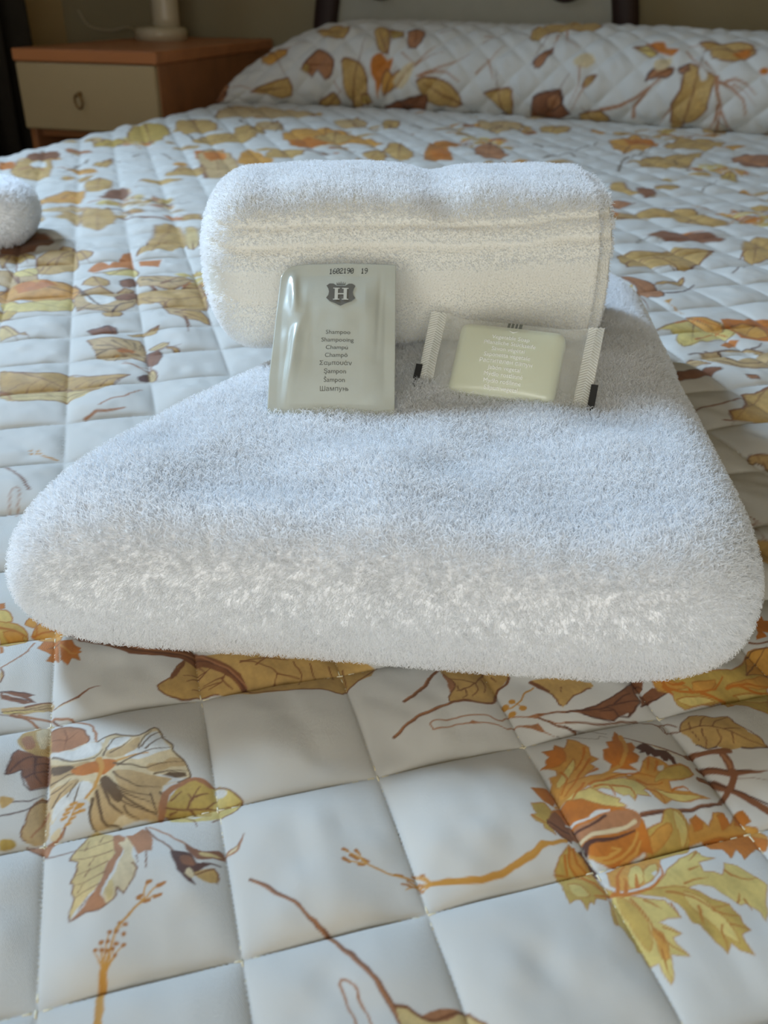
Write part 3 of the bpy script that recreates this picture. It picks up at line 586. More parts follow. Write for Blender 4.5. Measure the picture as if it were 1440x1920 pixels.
pT 0 0 621,2390 672,2399 720,2390 725,2379 710,2361 680,2340 647,2318 626,2295 612,2278 604,2268 603,2275 604,2330
lB 43 34 713,2365 678,2340 647,2318 630,2299 618,2281
pN 0 0 609,2253 666,2260 734,2296 791,2339 862,2408 883,2452 916,2432 898,2390 873,2362 874,2326 858,2290 824,2254 829,2268 798,2253 771,2235 728,2232 668,2243
lD 43 33 608,2249 636,2252 666,2258 700,2274 734,2294 762,2315 791,2339 827,2370 871,2421
lD 43 33 668,2244 699,2237 728,2232 752,2232 771,2235 781,2242 790,2249 808,2252 824,2254 830,2259 834,2269 851,2288 868,2311 875,2324 876,2334 872,2350 867,2367 866,2385 871,2402 888,2413 899,2395
lD 43 33 665,2255 706,2266 745,2278 778,2295 809,2311 841,2321 874,2333
lD 42 33 745,2278 760,2279 773,2276 781,2264 787,2249
lD 43 34 783,2301 799,2319 815,2337 832,2349 850,2360
lD 42 33 767,2270 724,2265
pN 0 0 882,2356 935,2392 984,2367 933,2338 877,2307
lD 48 39 877,2307 909,2333 933,2338 958,2351 984,2367
pG 0 0 937,2424 992,2432 1063,2442 1134,2451 1229,2467 1281,2513 1344,2607 1410,2607 1275,2238 1245,2270 1229,2288 1188,2302 1158,2285 1155,2337 1122,2322 1081,2318 1023,2300 1001,2308 993,2358 950,2374
lS2 37 22 937,2424 992,2432 1063,2442 1134,2451 1229,2467 1281,2513 1344,2607 1410,2607 1275,2238 1245,2270 1229,2288 1188,2302 1158,2285 1155,2337 1122,2322 1081,2318 1023,2300 1001,2308 993,2358 950,2374 937,2424
pE 0 0 940,2413 958,2417 987,2413 1023,2399 1048,2386 1039,2379 1016,2374 989,2370 964,2372 945,2393
lS2 37 22 940,2413 958,2417 987,2413 1023,2399 1048,2386 1039,2379 1016,2374 989,2370 964,2372 945,2393 940,2413
pE 0 0 1072,2404 1114,2414 1153,2414 1152,2397 1134,2377 1103,2362 1075,2357 1065,2378
lS2 37 22 1072,2404 1114,2414 1153,2414 1152,2397 1134,2377 1103,2362 1075,2357 1065,2378 1072,2404
pY 0 0 1007,2334 1039,2343 1082,2347 1117,2341 1133,2333 1098,2321 1050,2311 1018,2320
lS2 36 21 1007,2334 1039,2343 1082,2347 1117,2341 1133,2333 1098,2321 1050,2311 1018,2320 1007,2334
pE 0 0 1308,2530 1337,2586 1354,2597 1382,2600 1405,2593 1400,2558 1383,2524 1366,2525 1332,2508 1313,2511
lS2 39 23 1308,2530 1337,2586 1354,2597 1382,2600 1405,2593 1400,2558 1383,2524 1366,2525 1332,2508 1313,2511 1308,2530
pE 0 0 1192,2394 1220,2408 1268,2427 1321,2453 1372,2482 1369,2449 1344,2411 1303,2398 1257,2393 1215,2391
lS2 37 22 1192,2394 1220,2408 1268,2427 1321,2453 1372,2482 1369,2449 1344,2411 1303,2398 1257,2393 1215,2391 1192,2394
pY 0 0 1208,2360 1269,2376 1337,2388 1336,2357 1307,2318 1273,2309 1241,2319 1222,2356
lS2 37 22 1208,2360 1269,2376 1337,2388 1336,2357 1307,2318 1273,2309 1241,2319 1222,2356 1208,2360
lO 98 39 972,2408 977,2391 988,2376 1020,2365 1061,2361 1105,2365 1143,2377 1165,2400 1183,2429
lO 96 38 1090,2358 1118,2350 1145,2343 1171,2338 1175,2293
lO 98 39 1190,2385 1225,2398 1262,2408 1302,2412 1345,2414
lO 102 41 1308,2530 1338,2580 1351,2586 1370,2570 1392,2551
lO 102 41 1330,2569 1304,2504
lO 98 39 1038,2404 1019,2397 1002,2393 993,2398 986,2407
lO 98 39 1239,2399 1258,2390 1280,2383 1307,2384 1337,2388
lO 97 39 972,2390 992,2352
lO 97 39 1062,2363 1048,2386
lB 46 42 602,2207 637,2210 673,2213 710,2215 745,2220 775,2227 804,2234 841,2240 868,2226 884,2227 895,2225 906,2211 915,2195 919,2180 927,2172 949,2189 963,2185
lB 47 42 916,2217 935,2230 947,2226 958,2217 968,2206
lB 46 42 902,2217 913,2212 923,2207 926,2194 927,2180
pT 0 0 968,2186 991,2224 1021,2249 1066,2246 1092,2228 1134,2226 1143,2194 1169,2169 1173,2150 1197,2130 1213,2078 1165,2076 1133,2084 1091,2076 1062,2094 1032,2092 1005,2116 985,2153 973,2175
lB 36 27 968,2186 1003,2189 1035,2193 1055,2191 1072,2183 1097,2166 1123,2146 1144,2129 1164,2111 1187,2095 1210,2080
lB 37 28 1002,2186 1012,2220
lB 37 28 1035,2193 1042,2209 1050,2224 1058,2234 1067,2242
lB 37 28 1072,2183 1082,2195 1093,2206 1111,2214 1130,2221
lB 36 27 1036,2179 1037,2159 1037,2139 1034,2119 1030,2100
lB 36 27 1003,2172 1017,2131
lB 36 27 1084,2164 1082,2140 1079,2119 1071,2105 1062,2094
lB 36 27 1122,2143 1113,2103
lB 37 27 1106,2162 1151,2165
lB 32 32 968,2186 979,2205 991,2224 1005,2239 1021,2249 1044,2250 1066,2246 1079,2237 1092,2228 1114,2228 1134,2226 1140,2211 1143,2194 1155,2182 1169,2169 1183,2151 1197,2130 1206,2104 1213,2078
lD 36 45 1005,2116 1018,2103 1032,2092 1047,2091 1062,2092
lD 54 36 1133,2084 1148,2079 1165,2076 1188,2075 1212,2077
lN 152 160 959,2062 985,2080 1003,2077 1025,2076 1049,2076 1069,2075 1088,2074
lB 54 54 962,2071 986,2085 1004,2083 1027,2083 1050,2082 1071,2081 1090,2080
lN 148 148 1068,2069 1072,2047 1076,2026 1076,2004 1074,1983 1067,1962 1060,1945 1055,1937 1051,1933
lC 53 53 1069,2060 1074,2037 1077,2015 1075,1994 1073,1973
lB 36 72 768,2132 801,2117 833,2105 863,2095 891,2085 923,2073 957,2063
lD 32 23 596,2195 615,2186 638,2185 659,2182 680,2175 702,2161 726,2150
lD 23 18 570,2165 609,2149 644,2133 671,2125 690,2123 696,2133 699,2143 710,2138 723,2129
lP 36 27 857,2093 877,2083 897,2073 919,2063 942,2055
pD 0 0 795,2078 834,2108 862,2077 898,2076 913,2050 911,2011 898,2015 892,2039 881,2024 870,2026 866,2044 851,2036 841,2051 826,2043 822,2062 802,2053 810,2068
lN 201 174 986,2016 1007,2016 1025,2008 1048,1997 1072,1986
lN 156 22 1072,1986 1099,1985 1126,1985 1154,1985 1181,1985
lD 44 26 992,2032 1011,2022 1031,2014 1052,2003 1075,1994 1102,1990 1132,1990
lB 26 17 1075,1968 1102,1966 1128,1964 1149,1957 1169,1949
lB 60 121 967,1974 976,1968 986,1964 1001,1969 1016,1969 1030,1953 1047,1940
lN 129 182 967,1965 996,1962 1021,1955 1039,1941 1059,1929 1080,1908 1102,1886 1123,1868 1143,1851
lD 43 43 976,1974 1008,1979 1027,1958 1043,1946 1064,1931 1101,1902 1145,1873
lN 162 119 1077,1993 1071,1973 1063,1953 1051,1933 1038,1917 1028,1910 1005,1883
lN 73 125 1004,1881 970,1867 939,1856 909,1847 881,1838 853,1830 824,1822 789,1815 753,1808
lD 31 42 1003,1877 940,1852 879,1833 816,1817 753,1803
pE 0 0 509,2085 545,2082 552,2108 583,2093 597,2138 622,2122 635,2105 653,2084 651,2050 675,2032 643,2011 656,1994 631,1974 612,1955 583,1939 551,1901 521,1874 519,1904 512,1932 520,1951 513,1976 536,1977 534,1999 515,2012 497,2019 518,2032 513,2053 528,2061
lS2 33 19 509,2085 545,2082 552,2108 583,2093 597,2138 622,2122 635,2105 653,2084 651,2050 675,2032 643,2011 656,1994 631,1974 612,1955 583,1939 551,1901 521,1874 519,1904 512,1932 520,1951 513,1976 536,1977 534,1999 515,2012 497,2019 518,2032 513,2053 528,2061 509,2085
pO 0 0 507,2086 548,2086 549,2109 576,2090 574,2043 553,2016 531,2014 497,2019 518,2032 513,2053 525,2061
lS2 34 20 507,2086 548,2086 549,2109 576,2090 574,2043 553,2016 531,2014 497,2019 518,2032 513,2053 525,2061 507,2086
pY 0 0 566,1999 583,2024 595,2040 597,2026 593,2001 584,1981 571,1962 554,1942 540,1930 532,1937 533,1952 547,1973
lS2 33 19 566,1999 583,2024 595,2040 597,2026 593,2001 584,1981 571,1962 554,1942 540,1930 532,1937 533,1952 547,1973 566,1999
pO 0 0 753,2163 763,2126 767,2096 792,2103 797,2081 785,2055 799,2039 786,2015 760,1998 780,1978 724,1983 695,1975 706,1999 689,2023 692,2064 711,2070 710,2103 733,2107
lS2 34 20 753,2163 763,2126 767,2096 792,2103 797,2081 785,2055 799,2039 786,2015 760,1998 780,1978 724,1983 695,1975 706,1999 689,2023 692,2064 711,2070 710,2103 733,2107 753,2163
pE 0 0 738,1947 787,1975 804,2015 832,2043 862,2029 883,2004 922,2024 949,2015 958,1986 912,1952 865,1940 867,1906 921,1908 979,1893 911,1871 858,1873 831,1849 804,1869 791,1901 763,1920
lS2 32 19 738,1947 787,1975 804,2015 832,2043 862,2029 883,2004 922,2024 949,2015 958,1986 912,1952 865,1940 867,1906 921,1908 979,1893 911,1871 858,1873 831,1849 804,1869 791,1901 763,1920 738,1947
pG 0 0 882,2000 908,2012 932,2018 951,2006 957,1986 933,1966 901,1952 877,1947 856,1946 834,1938 821,1936 826,1952 841,1973 860,1988
lS2 33 19 882,2000 908,2012 932,2018 951,2006 957,1986 933,1966 901,1952 877,1947 856,1946 834,1938 821,1936 826,1952 841,1973 860,1988 882,2000
pW 0 0 845,2000 855,2004 864,2005 865,1999 862,1990 854,1984 846,1982 844,1990
pE 0 0 556,1938 586,1949 622,1954 662,1963 700,1969 733,1964 750,1954 729,1948 694,1941 657,1933 622,1923 596,1909 575,1895 554,1883 537,1877 526,1876 522,1880 534,1909
lS2 32 19 556,1938 586,1949 622,1954 662,1963 700,1969 733,1964 750,1954 729,1948 694,1941 657,1933 622,1923 596,1909 575,1895 554,1883 537,1877 526,1876 522,1880 534,1909 556,1938
pY 0 0 622,1923 694,1941 758,1942 792,1907 778,1894 791,1869 753,1874 743,1854 727,1874 710,1871 684,1895 654,1903 628,1899
lS2 32 19 622,1923 694,1941 758,1942 792,1907 778,1894 791,1869 753,1874 743,1854 727,1874 710,1871 684,1895 654,1903 628,1899 622,1923
pY 0 0 520,1867 565,1897 620,1913 661,1883 698,1862 691,1853 714,1837 671,1832 663,1842 633,1842 597,1872 547,1878
lS2 32 19 520,1867 565,1897 620,1913 661,1883 698,1862 691,1853 714,1837 671,1832 663,1842 633,1842 597,1872 547,1878 520,1867
pY 0 0 812,1902 833,1902 865,1899 892,1897 918,1896 946,1895 960,1892 936,1881 900,1872 873,1873 849,1878 824,1890
lS2 32 19 812,1902 833,1902 865,1899 892,1897 918,1896 946,1895 960,1892 936,1881 900,1872 873,1873 849,1878 824,1890 812,1902
lE 120 66 766,2136 766,2097 763,2063 755,2032 740,2006 718,1987 689,1970 654,1952 618,1934 587,1912 560,1893 538,1882 515,1858
lO 72 33 637,2086 632,2061 624,2036 608,2011 591,1987
lO 70 33 548,1988 559,1974 564,1957 555,1931 541,1905
lO 71 33 648,2034 633,2012 618,1991 600,1965 583,1939 566,1916 550,1896
lO 73 33 549,2056 572,2035
lO 71 33 660,1986 625,1968
lO 70 32 622,1923 640,1929 661,1936 688,1947 719,1958 753,1964 785,1966 807,1963 826,1957
lO 69 32 635,1912 658,1916 678,1915 686,1897 690,1875
lO 70 32 768,1940 780,1929 795,1921 819,1924 846,1931
lO 69 32 688,1914 715,1908 737,1900 744,1882 745,1861
lO 69 32 791,1901 806,1896 819,1889 827,1873 832,1855
lO 70 32 867,1906 887,1917 904,1924 914,1917 921,1906
lO 72 33 829,2033 812,1985
lO 72 33 854,2020 832,1980
lO 69 32 607,1932 562,1874
lO 73 34 745,2098 733,2022
lO 72 33 708,2046 728,1998
lO 72 33 775,2038 745,2002
pO 0 0 445,1915 503,1932 522,1901 507,1860 482,1873 459,1896
lS2 32 19 445,1915 503,1932 522,1901 507,1860 482,1873 459,1896 445,1915
pG 0 0 441,1851 481,1867 501,1837 479,1785 496,1748 465,1763 463,1782 443,1789 432,1804 452,1818 444,1831
lS2 31 18 441,1851 481,1867 501,1837 479,1785 496,1748 465,1763 463,1782 443,1789 432,1804 452,1818 444,1831 441,1851
lO 46 26 435,1807 448,1800 459,1794 469,1789 479,1785
pG 0 0 759,1764 780,1777 800,1787 813,1808 825,1828 843,1837 859,1838 872,1833 881,1821 885,1799 885,1773 882,1748 873,1723 858,1707 841,1703 814,1694 787,1685 765,1677 750,1678 745,1701 739,1715 746,1739
lS2 31 18 759,1764 780,1777 800,1787 813,1808 825,1828 843,1837 859,1838 872,1833 881,1821 885,1799 885,1773 882,1748 873,1723 858,1707 841,1703 814,1694 787,1685 765,1677 750,1678 745,1701 739,1715 746,1739 759,1764
pY 0 0 847,1830 860,1830 874,1815 879,1789 877,1763 867,1739 855,1727 849,1741 848,1770 845,1803
lS2 31 18 847,1830 860,1830 874,1815 879,1789 877,1763 867,1739 855,1727 849,1741 848,1770 845,1803 847,1830
pE 0 0 765,1745 790,1770 816,1788 830,1785 832,1769 814,1743 791,1720 773,1709 759,1704 756,1717
lS2 30 18 765,1745 790,1770 816,1788 830,1785 832,1769 814,1743 791,1720 773,1709 759,1704 756,1717 765,1745
pE 0 0 894,1811 915,1830 936,1810 948,1795 973,1845 1006,1845 1017,1811 1044,1854 1068,1856 1079,1827 1057,1815 1090,1810 1112,1775 1103,1749 1085,1724 1063,1733 1044,1714 1012,1684 1007,1724 993,1715 974,1685 969,1730 926,1734 912,1753 877,1734 880,1773
lS2 31 18 894,1811 915,1830 936,1810 948,1795 973,1845 1006,1845 1017,1811 1044,1854 1068,1856 1079,1827 1057,1815 1090,1810 1112,1775 1103,1749 1085,1724 1063,1733 1044,1714 1012,1684 1007,1724 993,1715 974,1685 969,1730 926,1734 912,1753 877,1734 880,1773 894,1811
pO 0 0 893,1805 915,1830 936,1810 925,1787 896,1774
lS2 31 18 893,1805 915,1830 936,1810 925,1787 896,1774 893,1805
pO 0 0 917,1754 990,1769 1060,1791 1107,1761 1085,1724 1063,1733 1012,1684 1007,1724 974,1685 966,1722 927,1723
lS2 30 18 917,1754 990,1769 1060,1791 1107,1761 1085,1724 1063,1733 1012,1684 1007,1724 974,1685 966,1722 927,1723 917,1754
pO 0 0 1044,1854 1068,1856 1079,1827 1054,1814 1028,1813
lS2 31 18 1044,1854 1068,1856 1079,1827 1054,1814 1028,1813 1044,1854
pO 0 0 981,1834 1006,1845 1017,1811 984,1789
lS2 31 18 981,1834 1006,1845 1017,1811 984,1789 981,1834
lE 82 51 884,1742 914,1754 946,1766 985,1779 1027,1791 1064,1791 1093,1775
pO 0 0 481,1798 503,1838 547,1878 597,1875 644,1847 702,1832 739,1814 754,1786 763,1744 764,1704 733,1706 710,1690 669,1663 631,1666 600,1681 581,1712 556,1743 515,1749 487,1768
lS2 31 18 481,1798 503,1838 547,1878 597,1875 644,1847 702,1832 739,1814 754,1786 763,1744 764,1704 733,1706 710,1690 669,1663 631,1666 600,1681 581,1712 556,1743 515,1749 487,1768 481,1798
pN 0 0 480,1795 492,1823 512,1842 527,1824 539,1797 552,1789 558,1775 551,1748 540,1732 525,1734 509,1746 491,1769
lD 46 31 488,1793 500,1783 514,1774 530,1767 549,1764
pC 0 0 542,1783 568,1793 599,1794 626,1808 654,1822 684,1827 711,1825 733,1816 747,1802 747,1785 736,1769 715,1765 688,1764 663,1760 637,1756 609,1751 586,1747 573,1741 563,1732 555,1739 550,1754 541,1766
pW 0 0 603,1816 611,1824 625,1831 646,1831 661,1829 648,1824 628,1819 619,1816 612,1815 605,1815
lW 62 41 536,1794 563,1804 586,1805 605,1811 623,1818 642,1823 660,1828
lD 51 62 552,1777 574,1779 597,1783 622,1795 647,1811
lP 82 102 563,1740 581,1751 603,1759 640,1763 679,1769 706,1778 729,1788
lD 172 40 573,1709 576,1723 580,1730 589,1736 605,1740 627,1741 655,1744 688,1751 723,1761
lD 118 148 564,1702 570,1682 577,1665 586,1653 594,1639
lW 50 50 560,1739 565,1725 570,1711 578,1693 589,1674 604,1656 619,1635
pW 0 0 590,1642 598,1647 608,1647 618,1638 623,1629 615,1626 604,1629 595,1635
lE 75 45 588,1699 604,1685 623,1677 649,1681 675,1692 695,1706 711,1723 721,1739 730,1756
lE 75 45 646,1698 663,1706 674,1713 665,1716 650,1718
lE 75 45 601,1691 618,1690 635,1691 652,1698 668,1708
lE 75 45 672,1673 693,1687 712,1700 723,1716 733,1733
lD 36 36 481,1798 481,1786 485,1774 498,1761 515,1749 529,1740 543,1733
pG 0 0 475,1637 499,1683 531,1722 566,1690 579,1650 599,1607 633,1580 609,1565 591,1572 579,1562 543,1530 528,1550 502,1539 501,1582 490,1617
lS2 29 17 475,1637 499,1683 531,1722 566,1690 579,1650 599,1607 633,1580 609,1565 591,1572 579,1562 543,1530 528,1550 502,1539 501,1582 490,1617 475,1637
pE 0 0 530,1716 535,1710 542,1696 554,1692 565,1684 570,1663 569,1645 553,1633 538,1637 527,1647 521,1666 524,1694
lS2 30 18 530,1716 535,1710 542,1696 554,1692 565,1684 570,1663 569,1645 553,1633 538,1637 527,1647 521,1666 524,1694 530,1716
lO 64 39 529,1710 525,1681 525,1657 534,1643 545,1628
lO 64 40 545,1714 544,1690 547,1670 561,1654 576,1636
lO 64 39 514,1686 512,1637
lO 63 39 555,1628 570,1618 585,1610 595,1596 604,1583
lS 109 119 522,1732 495,1725 469,1716 447,1703 424,1685 390,1661 360,1640 352,1635 350,1635
pY 0 0 702,1568 761,1607 786,1639 829,1681 887,1713 896,1690 926,1683 878,1663 881,1635 928,1623 947,1665 983,1655 1024,1615 1042,1597 1000,1489 987,1520 961,1540 946,1532 924,1550 894,1585 855,1591 811,1581 749,1564
lS2 29 17 702,1568 761,1607 786,1639 829,1681 887,1713 896,1690 926,1683 878,1663 881,1635 928,1623 947,1665 983,1655 1024,1615 1042,1597 1000,1489 987,1520 961,1540 946,1532 924,1550 894,1585 855,1591 811,1581 749,1564 702,1568
pG 0 0 670,1570 754,1585 812,1587 848,1569 877,1545 917,1531 935,1498 935,1476 949,1454 919,1441 930,1386 905,1399 886,1423 871,1396 857,1419 841,1441 828,1458 826,1471 809,1479 800,1504 785,1533 754,1554
lS2 28 16 670,1570 754,1585 812,1587 848,1569 877,1545 917,1531 935,1498 935,1476 949,1454 919,1441 930,1386 905,1399 886,1423 871,1396 857,1419 841,1441 828,1458 826,1471 809,1479 800,1504 785,1533 754,1554 670,1570
pY 0 0 808,1572 825,1566 846,1550 863,1531 878,1511 890,1494 899,1475 905,1445 906,1424 892,1430 874,1449 860,1470 845,1493 827,1513 812,1532 806,1555
lS2 28 16 808,1572 825,1566 846,1550 863,1531 878,1511 890,1494 899,1475 905,1445 906,1424 892,1430 874,1449 860,1470 845,1493 827,1513 812,1532 806,1555 808,1572
pY 0 0 619,1572 639,1573 669,1566 706,1555 752,1545 765,1520 782,1494 746,1494 720,1484 750,1463 767,1448 744,1438 747,1421 774,1387 732,1391 725,1353 710,1321 697,1352 694,1379 684,1375 673,1370 666,1403 648,1405 646,1428 634,1462 618,1480 615,1537
lS2 27 16 619,1572 639,1573 669,1566 706,1555 752,1545 765,1520 782,1494 746,1494 720,1484 750,1463 767,1448 744,1438 747,1421 774,1387 732,1391 725,1353 710,1321 697,1352 694,1379 684,1375 673,1370 666,1403 648,1405 646,1428 634,1462 618,1480 615,1537 619,1572
pE 0 0 702,1470 710,1464 720,1450 724,1433 727,1416 728,1397 726,1384 716,1381 705,1388 701,1406 700,1428 699,1453
lS2 27 16 702,1470 710,1464 720,1450 724,1433 727,1416 728,1397 726,1384 716,1381 705,1388 701,1406 700,1428 699,1453 702,1470
pG 0 0 633,1565 647,1564 665,1548 678,1529 687,1507 694,1485 696,1462 690,1430 681,1409 673,1417 665,1438 655,1463 646,1493 637,1533
lS2 28 16 633,1565 647,1564 665,1548 678,1529 687,1507 694,1485 696,1462 690,1430 681,1409 673,1417 665,1438 655,1463 646,1493 637,1533 633,1565
pG 0 0 611,1557 614,1526 618,1480 612,1476 604,1512
lS2 28 16 611,1557 614,1526 618,1480 612,1476 604,1512 611,1557
pE 0 0 622,1648 681,1678 714,1677 742,1699 778,1680 762,1641 737,1609 690,1587 649,1584 622,1606
lS2 29 17 622,1648 681,1678 714,1677 742,1699 778,1680 762,1641 737,1609 690,1587 649,1584 622,1606 622,1648
pY 0 0 691,1657 707,1666 717,1660 718,1636 713,1612 698,1596 682,1589 673,1594 670,1607 678,1631
lS2 29 17 691,1657 707,1666 717,1660 718,1636 713,1612 698,1596 682,1589 673,1594 670,1607 678,1631 691,1657
pY 0 0 722,1646 743,1662 762,1667 760,1648 749,1625 730,1607 714,1601 713,1620
lS2 29 17 722,1646 743,1662 762,1667 760,1648 749,1625 730,1607 714,1601 713,1620 722,1646
pW 0 0 739,1632 746,1639 754,1642 752,1632 746,1622 741,1625
pG 0 0 473,1630 517,1631 556,1619 600,1585 603,1559 577,1558 567,1535 557,1544 542,1515 532,1547 515,1545 499,1533 496,1550 489,1597
lS2 29 17 473,1630 517,1631 556,1619 600,1585 603,1559 577,1558 567,1535 557,1544 542,1515 532,1547 515,1545 499,1533 496,1550 489,1597 473,1630
pY 0 0 511,1605 525,1607 544,1599 557,1583 562,1566 546,1557 526,1557 514,1579
lS2 29 17 511,1605 525,1607 544,1599 557,1583 562,1566 546,1557 526,1557 514,1579 511,1605
lO 110 34 624,1577 642,1573 662,1571 691,1574 721,1583 748,1600 767,1622 771,1642 769,1663
lO 111 34 637,1583 641,1608 648,1632 661,1650 678,1668
lO 110 34 661,1582 666,1624
lO 110 34 692,1593 697,1631
lS2 49 20 667,1557 679,1536 689,1516 696,1495 702,1474 712,1449 721,1425
lS2 50 21 767,1572 796,1565 823,1556 845,1536 865,1521 890,1523 917,1531
lS2 49 20 867,1515 883,1508 899,1502 918,1499 936,1498
lS2 48 20 902,1473 950,1456
lS2 51 21 816,1597 834,1602 852,1607 869,1610 887,1612
lS2 51 21 939,1641 954,1625 972,1614 995,1614 1021,1619
lS2 50 21 940,1539 957,1567
lS2 49 21 962,1552 973,1520
lS2 48 20 727,1466 765,1449
lS2 47 20 712,1451 724,1432 737,1414 754,1401 772,1389
lS2 46 19 710,1410 711,1327
lS2 49 20 765,1535 780,1494
lS2 51 21 842,1641 875,1652
lS2 52 22 884,1705 856,1672
lS2 49 20 835,1526 835,1475
lS2 48 20 879,1475 872,1399
lS2 49 21 698,1552 738,1523
lO 58 38 579,1569 592,1568 606,1570 621,1575 635,1574
lO 59 38 554,1626 572,1614 588,1605 595,1593 599,1580
lB 58 99 -351,1596 -325,1584 -296,1569 -259,1544 -220,1516 -188,1488 -159,1463 -135,1449 -112,1422
lB 86 129 -112,1422 -89,1399 -65,1375 -37,1341 -9,1306 14,1271 33,1240 48,1213 61,1189
lC 34 56 -341,1590 -279,1551 -220,1514 -165,1470 -111,1417 -56,1355 -9,1303 23,1254 49,1209
lC 43 48 -48,1185 -59,1214 -70,1243 -86,1274 -97,1299 -94,1309 -84,1309 -70,1304 -57,1293 -51,1280 -48,1265
lC 52 37 -48,1265 -38,1246 -29,1227 -21,1206 -13,1186
pY2 0 0 39,1243 48,1246 65,1242 85,1231 106,1221 122,1217 137,1218 152,1227 169,1238 190,1244 212,1243 234,1228 251,1214 266,1199 254,1190 162,1181 69,1175 51,1186 54,1204 44,1225
pC 0 0 101,1224 117,1235 143,1245 172,1250 192,1251 182,1236 163,1221 144,1215 126,1213 108,1217
lB 73 47 39,1244 54,1244 70,1241 88,1230 106,1219 121,1215 137,1217 158,1228 180,1241 197,1247 212,1243 231,1228 251,1214
lS 170 122 458,1712 423,1684 389,1659 356,1637 324,1619 296,1607 268,1600 239,1597 208,1596 173,1595 137,1596
lE 55 43 451,1710 420,1686 390,1664 357,1642 324,1624 296,1612 269,1604 239,1601 208,1600
lE 54 30 137,1597 111,1625
lE 54 30 137,1596 96,1623
lE 54 30 137,1595 83,1600
lE 54 30 137,1594 95,1586
lE 54 30 137,1593 113,1579
lE 55 30 119,1610 90,1631
lE 54 30 107,1599 59,1590
lE 54 30 101,1594 71,1575
lS2 55 42 111,1623 120,1622
lS2 55 43 87,1624 96,1627
lS2 54 42 71,1603 83,1603
lS2 54 42 59,1590 74,1590
lS2 54 42 102,1603 113,1594
lS2 54 42 107,1584 116,1577
lS2 54 42 77,1587 89,1587
lS2 55 42 41,1618 59,1617
lS 61 42 89,1611 56,1611 23,1617 -8,1629 -38,1643
lS2 93 68 -103,1683 -91,1678
lS2 92 67 -99,1652 -83,1644
lS2 93 68 -69,1680 -60,1670
lS2 92 67 -56,1641 -44,1639
lS2 92 67 -47,1654 -33,1649
lS2 92 68 -81,1664 -63,1655
lE 37 31 -38,1643 -87,1648
lE 37 31 -38,1647 -97,1679
lE 37 31 -41,1646 -66,1674
lN 55 96 1616,3794 1633,3771 1648,3746 1653,3718 1654,3682 1655,3633 1657,3583
lN 79 66 1657,3583 1676,3576 1692,3567 1700,3551 1700,3535 1684,3526 1656,3505 1637,3491 1623,3486
lN 53 33 1652,3513 1666,3517 1681,3522 1699,3528 1718,3534
lN 64 52 1677,3495 1668,3453 1665,3415 1672,3380 1681,3347
pT 0 0 1625,3381 1639,3383 1656,3369 1682,3351 1698,3318 1682,3248 1649,3178 1612,3160 1583,3175 1556,3163 1544,3170 1571,3257
lB 60 30 1625,3381 1639,3383 1656,3369 1682,3351 1698,3318 1682,3248 1649,3178 1612,3160 1583,3175 1556,3163 1544,3170 1571,3257 1625,3381
lB 60 24 1544,3170 1625,3263 1689,3337
lB 61 49 1546,3177 1567,3187 1591,3195 1620,3193 1663,3207
pO 0 0 1430,2780 1456,2797 1453,2767 1479,2764 1450,2685 1427,2696 1426,2663 1387,2654
lN 75 64 1359,2644 1368,2637 1380,2633 1405,2634 1433,2638
pE 0 0 1315,2561 1351,2601 1423,2608 1385,2491 1277,2454
lB 50 25 1315,2561 1351,2601 1423,2608 1385,2491 1277,2454 1315,2561
lB 50 20 1277,2454 1350,2543 1409,2614
pQ 0 0 1883,4181 1904,4216 1918,4210 1954,4206 1991,4199 2008,4185 2013,4164 2013,4140 1980,4067 1960,4052 1947,4064 1944,4106 1930,4132 1911,4150 1877,4130 1874,4152
lB 72 36 1883,4181 1904,4216 1918,4210 1954,4206 1991,4199 2008,4185 2013,4164 2013,4140 1980,4067 1960,4052 1947,4064 1944,4106 1930,4132 1911,4150 1877,4130 1874,4152 1883,4181
lB 72 28 1960,4052 1944,4147 1931,4224
lD 67 52 1893,4204 1881,4165 1879,4134 1911,4152 1930,4132 1944,4108 1947,4064
lN 60 45 1918,4210 1991,4199
pC 0 0 1644,4219 1663,4235 1681,4239 1681,4217 1674,4191 1659,4176 1646,4173 1641,4193
lD 72 36 1644,4219 1663,4235 1681,4239 1681,4217 1674,4191 1659,4176 1646,4173 1641,4193 1644,4219
lB 72 28 1681,4239 1661,4205 1645,4178
pT 0 0 -2382,5227 -2363,5249 -2314,5203 -2293,5186 -2263,5170 -2201,5169 -2134,5183 -2074,5215 -2025,5250 -1994,5243 -1973,5255 -1901,5201 -1834,5196 -1759,5202 -1686,5215 -1622,5228 -1581,5231 -1590,5208 -1620,5176 -1651,5151 -1665,5058 -1688,4995 -1724,4946 -1772,4853 -1840,4829 -1874,4807 -1914,4817 -1957,4809 -2003,4795 -2043,4760 -2089,4738 -2152,4745 -2235,4833 -2319,5030
lB 84 42 -2382,5227 -2314,5203 -2263,5170 -2134,5183 -2025,5250 -1973,5255 -1834,5196 -1686,5215 -1581,5231 -1620,5176 -1665,5058 -1724,4946 -1840,4829 -1914,4817 -2003,4795 -2089,4738 -2235,4833 -2382,5227
lB 84 33 -2382,5227 -1957,5064 -1617,4934
pY2 0 0 -2273,4923 -2210,4961 -2080,4908 -1980,4939 -1901,5018 -1788,4983 -1730,4964 -1760,4866 -1844,4841 -1878,4818 -1918,4829 -1961,4819 -2006,4803 -2046,4767 -2092,4745 -2164,4776 -2239,4842 -2287,4911
lB 81 40 -2273,4923 -2080,4908 -1901,5018 -1730,4964 -1844,4841 -1918,4829 -2006,4803 -2092,4745 -2239,4842 -2273,4923
lB 81 32 -1730,4964 -2009,4873 -2232,4801
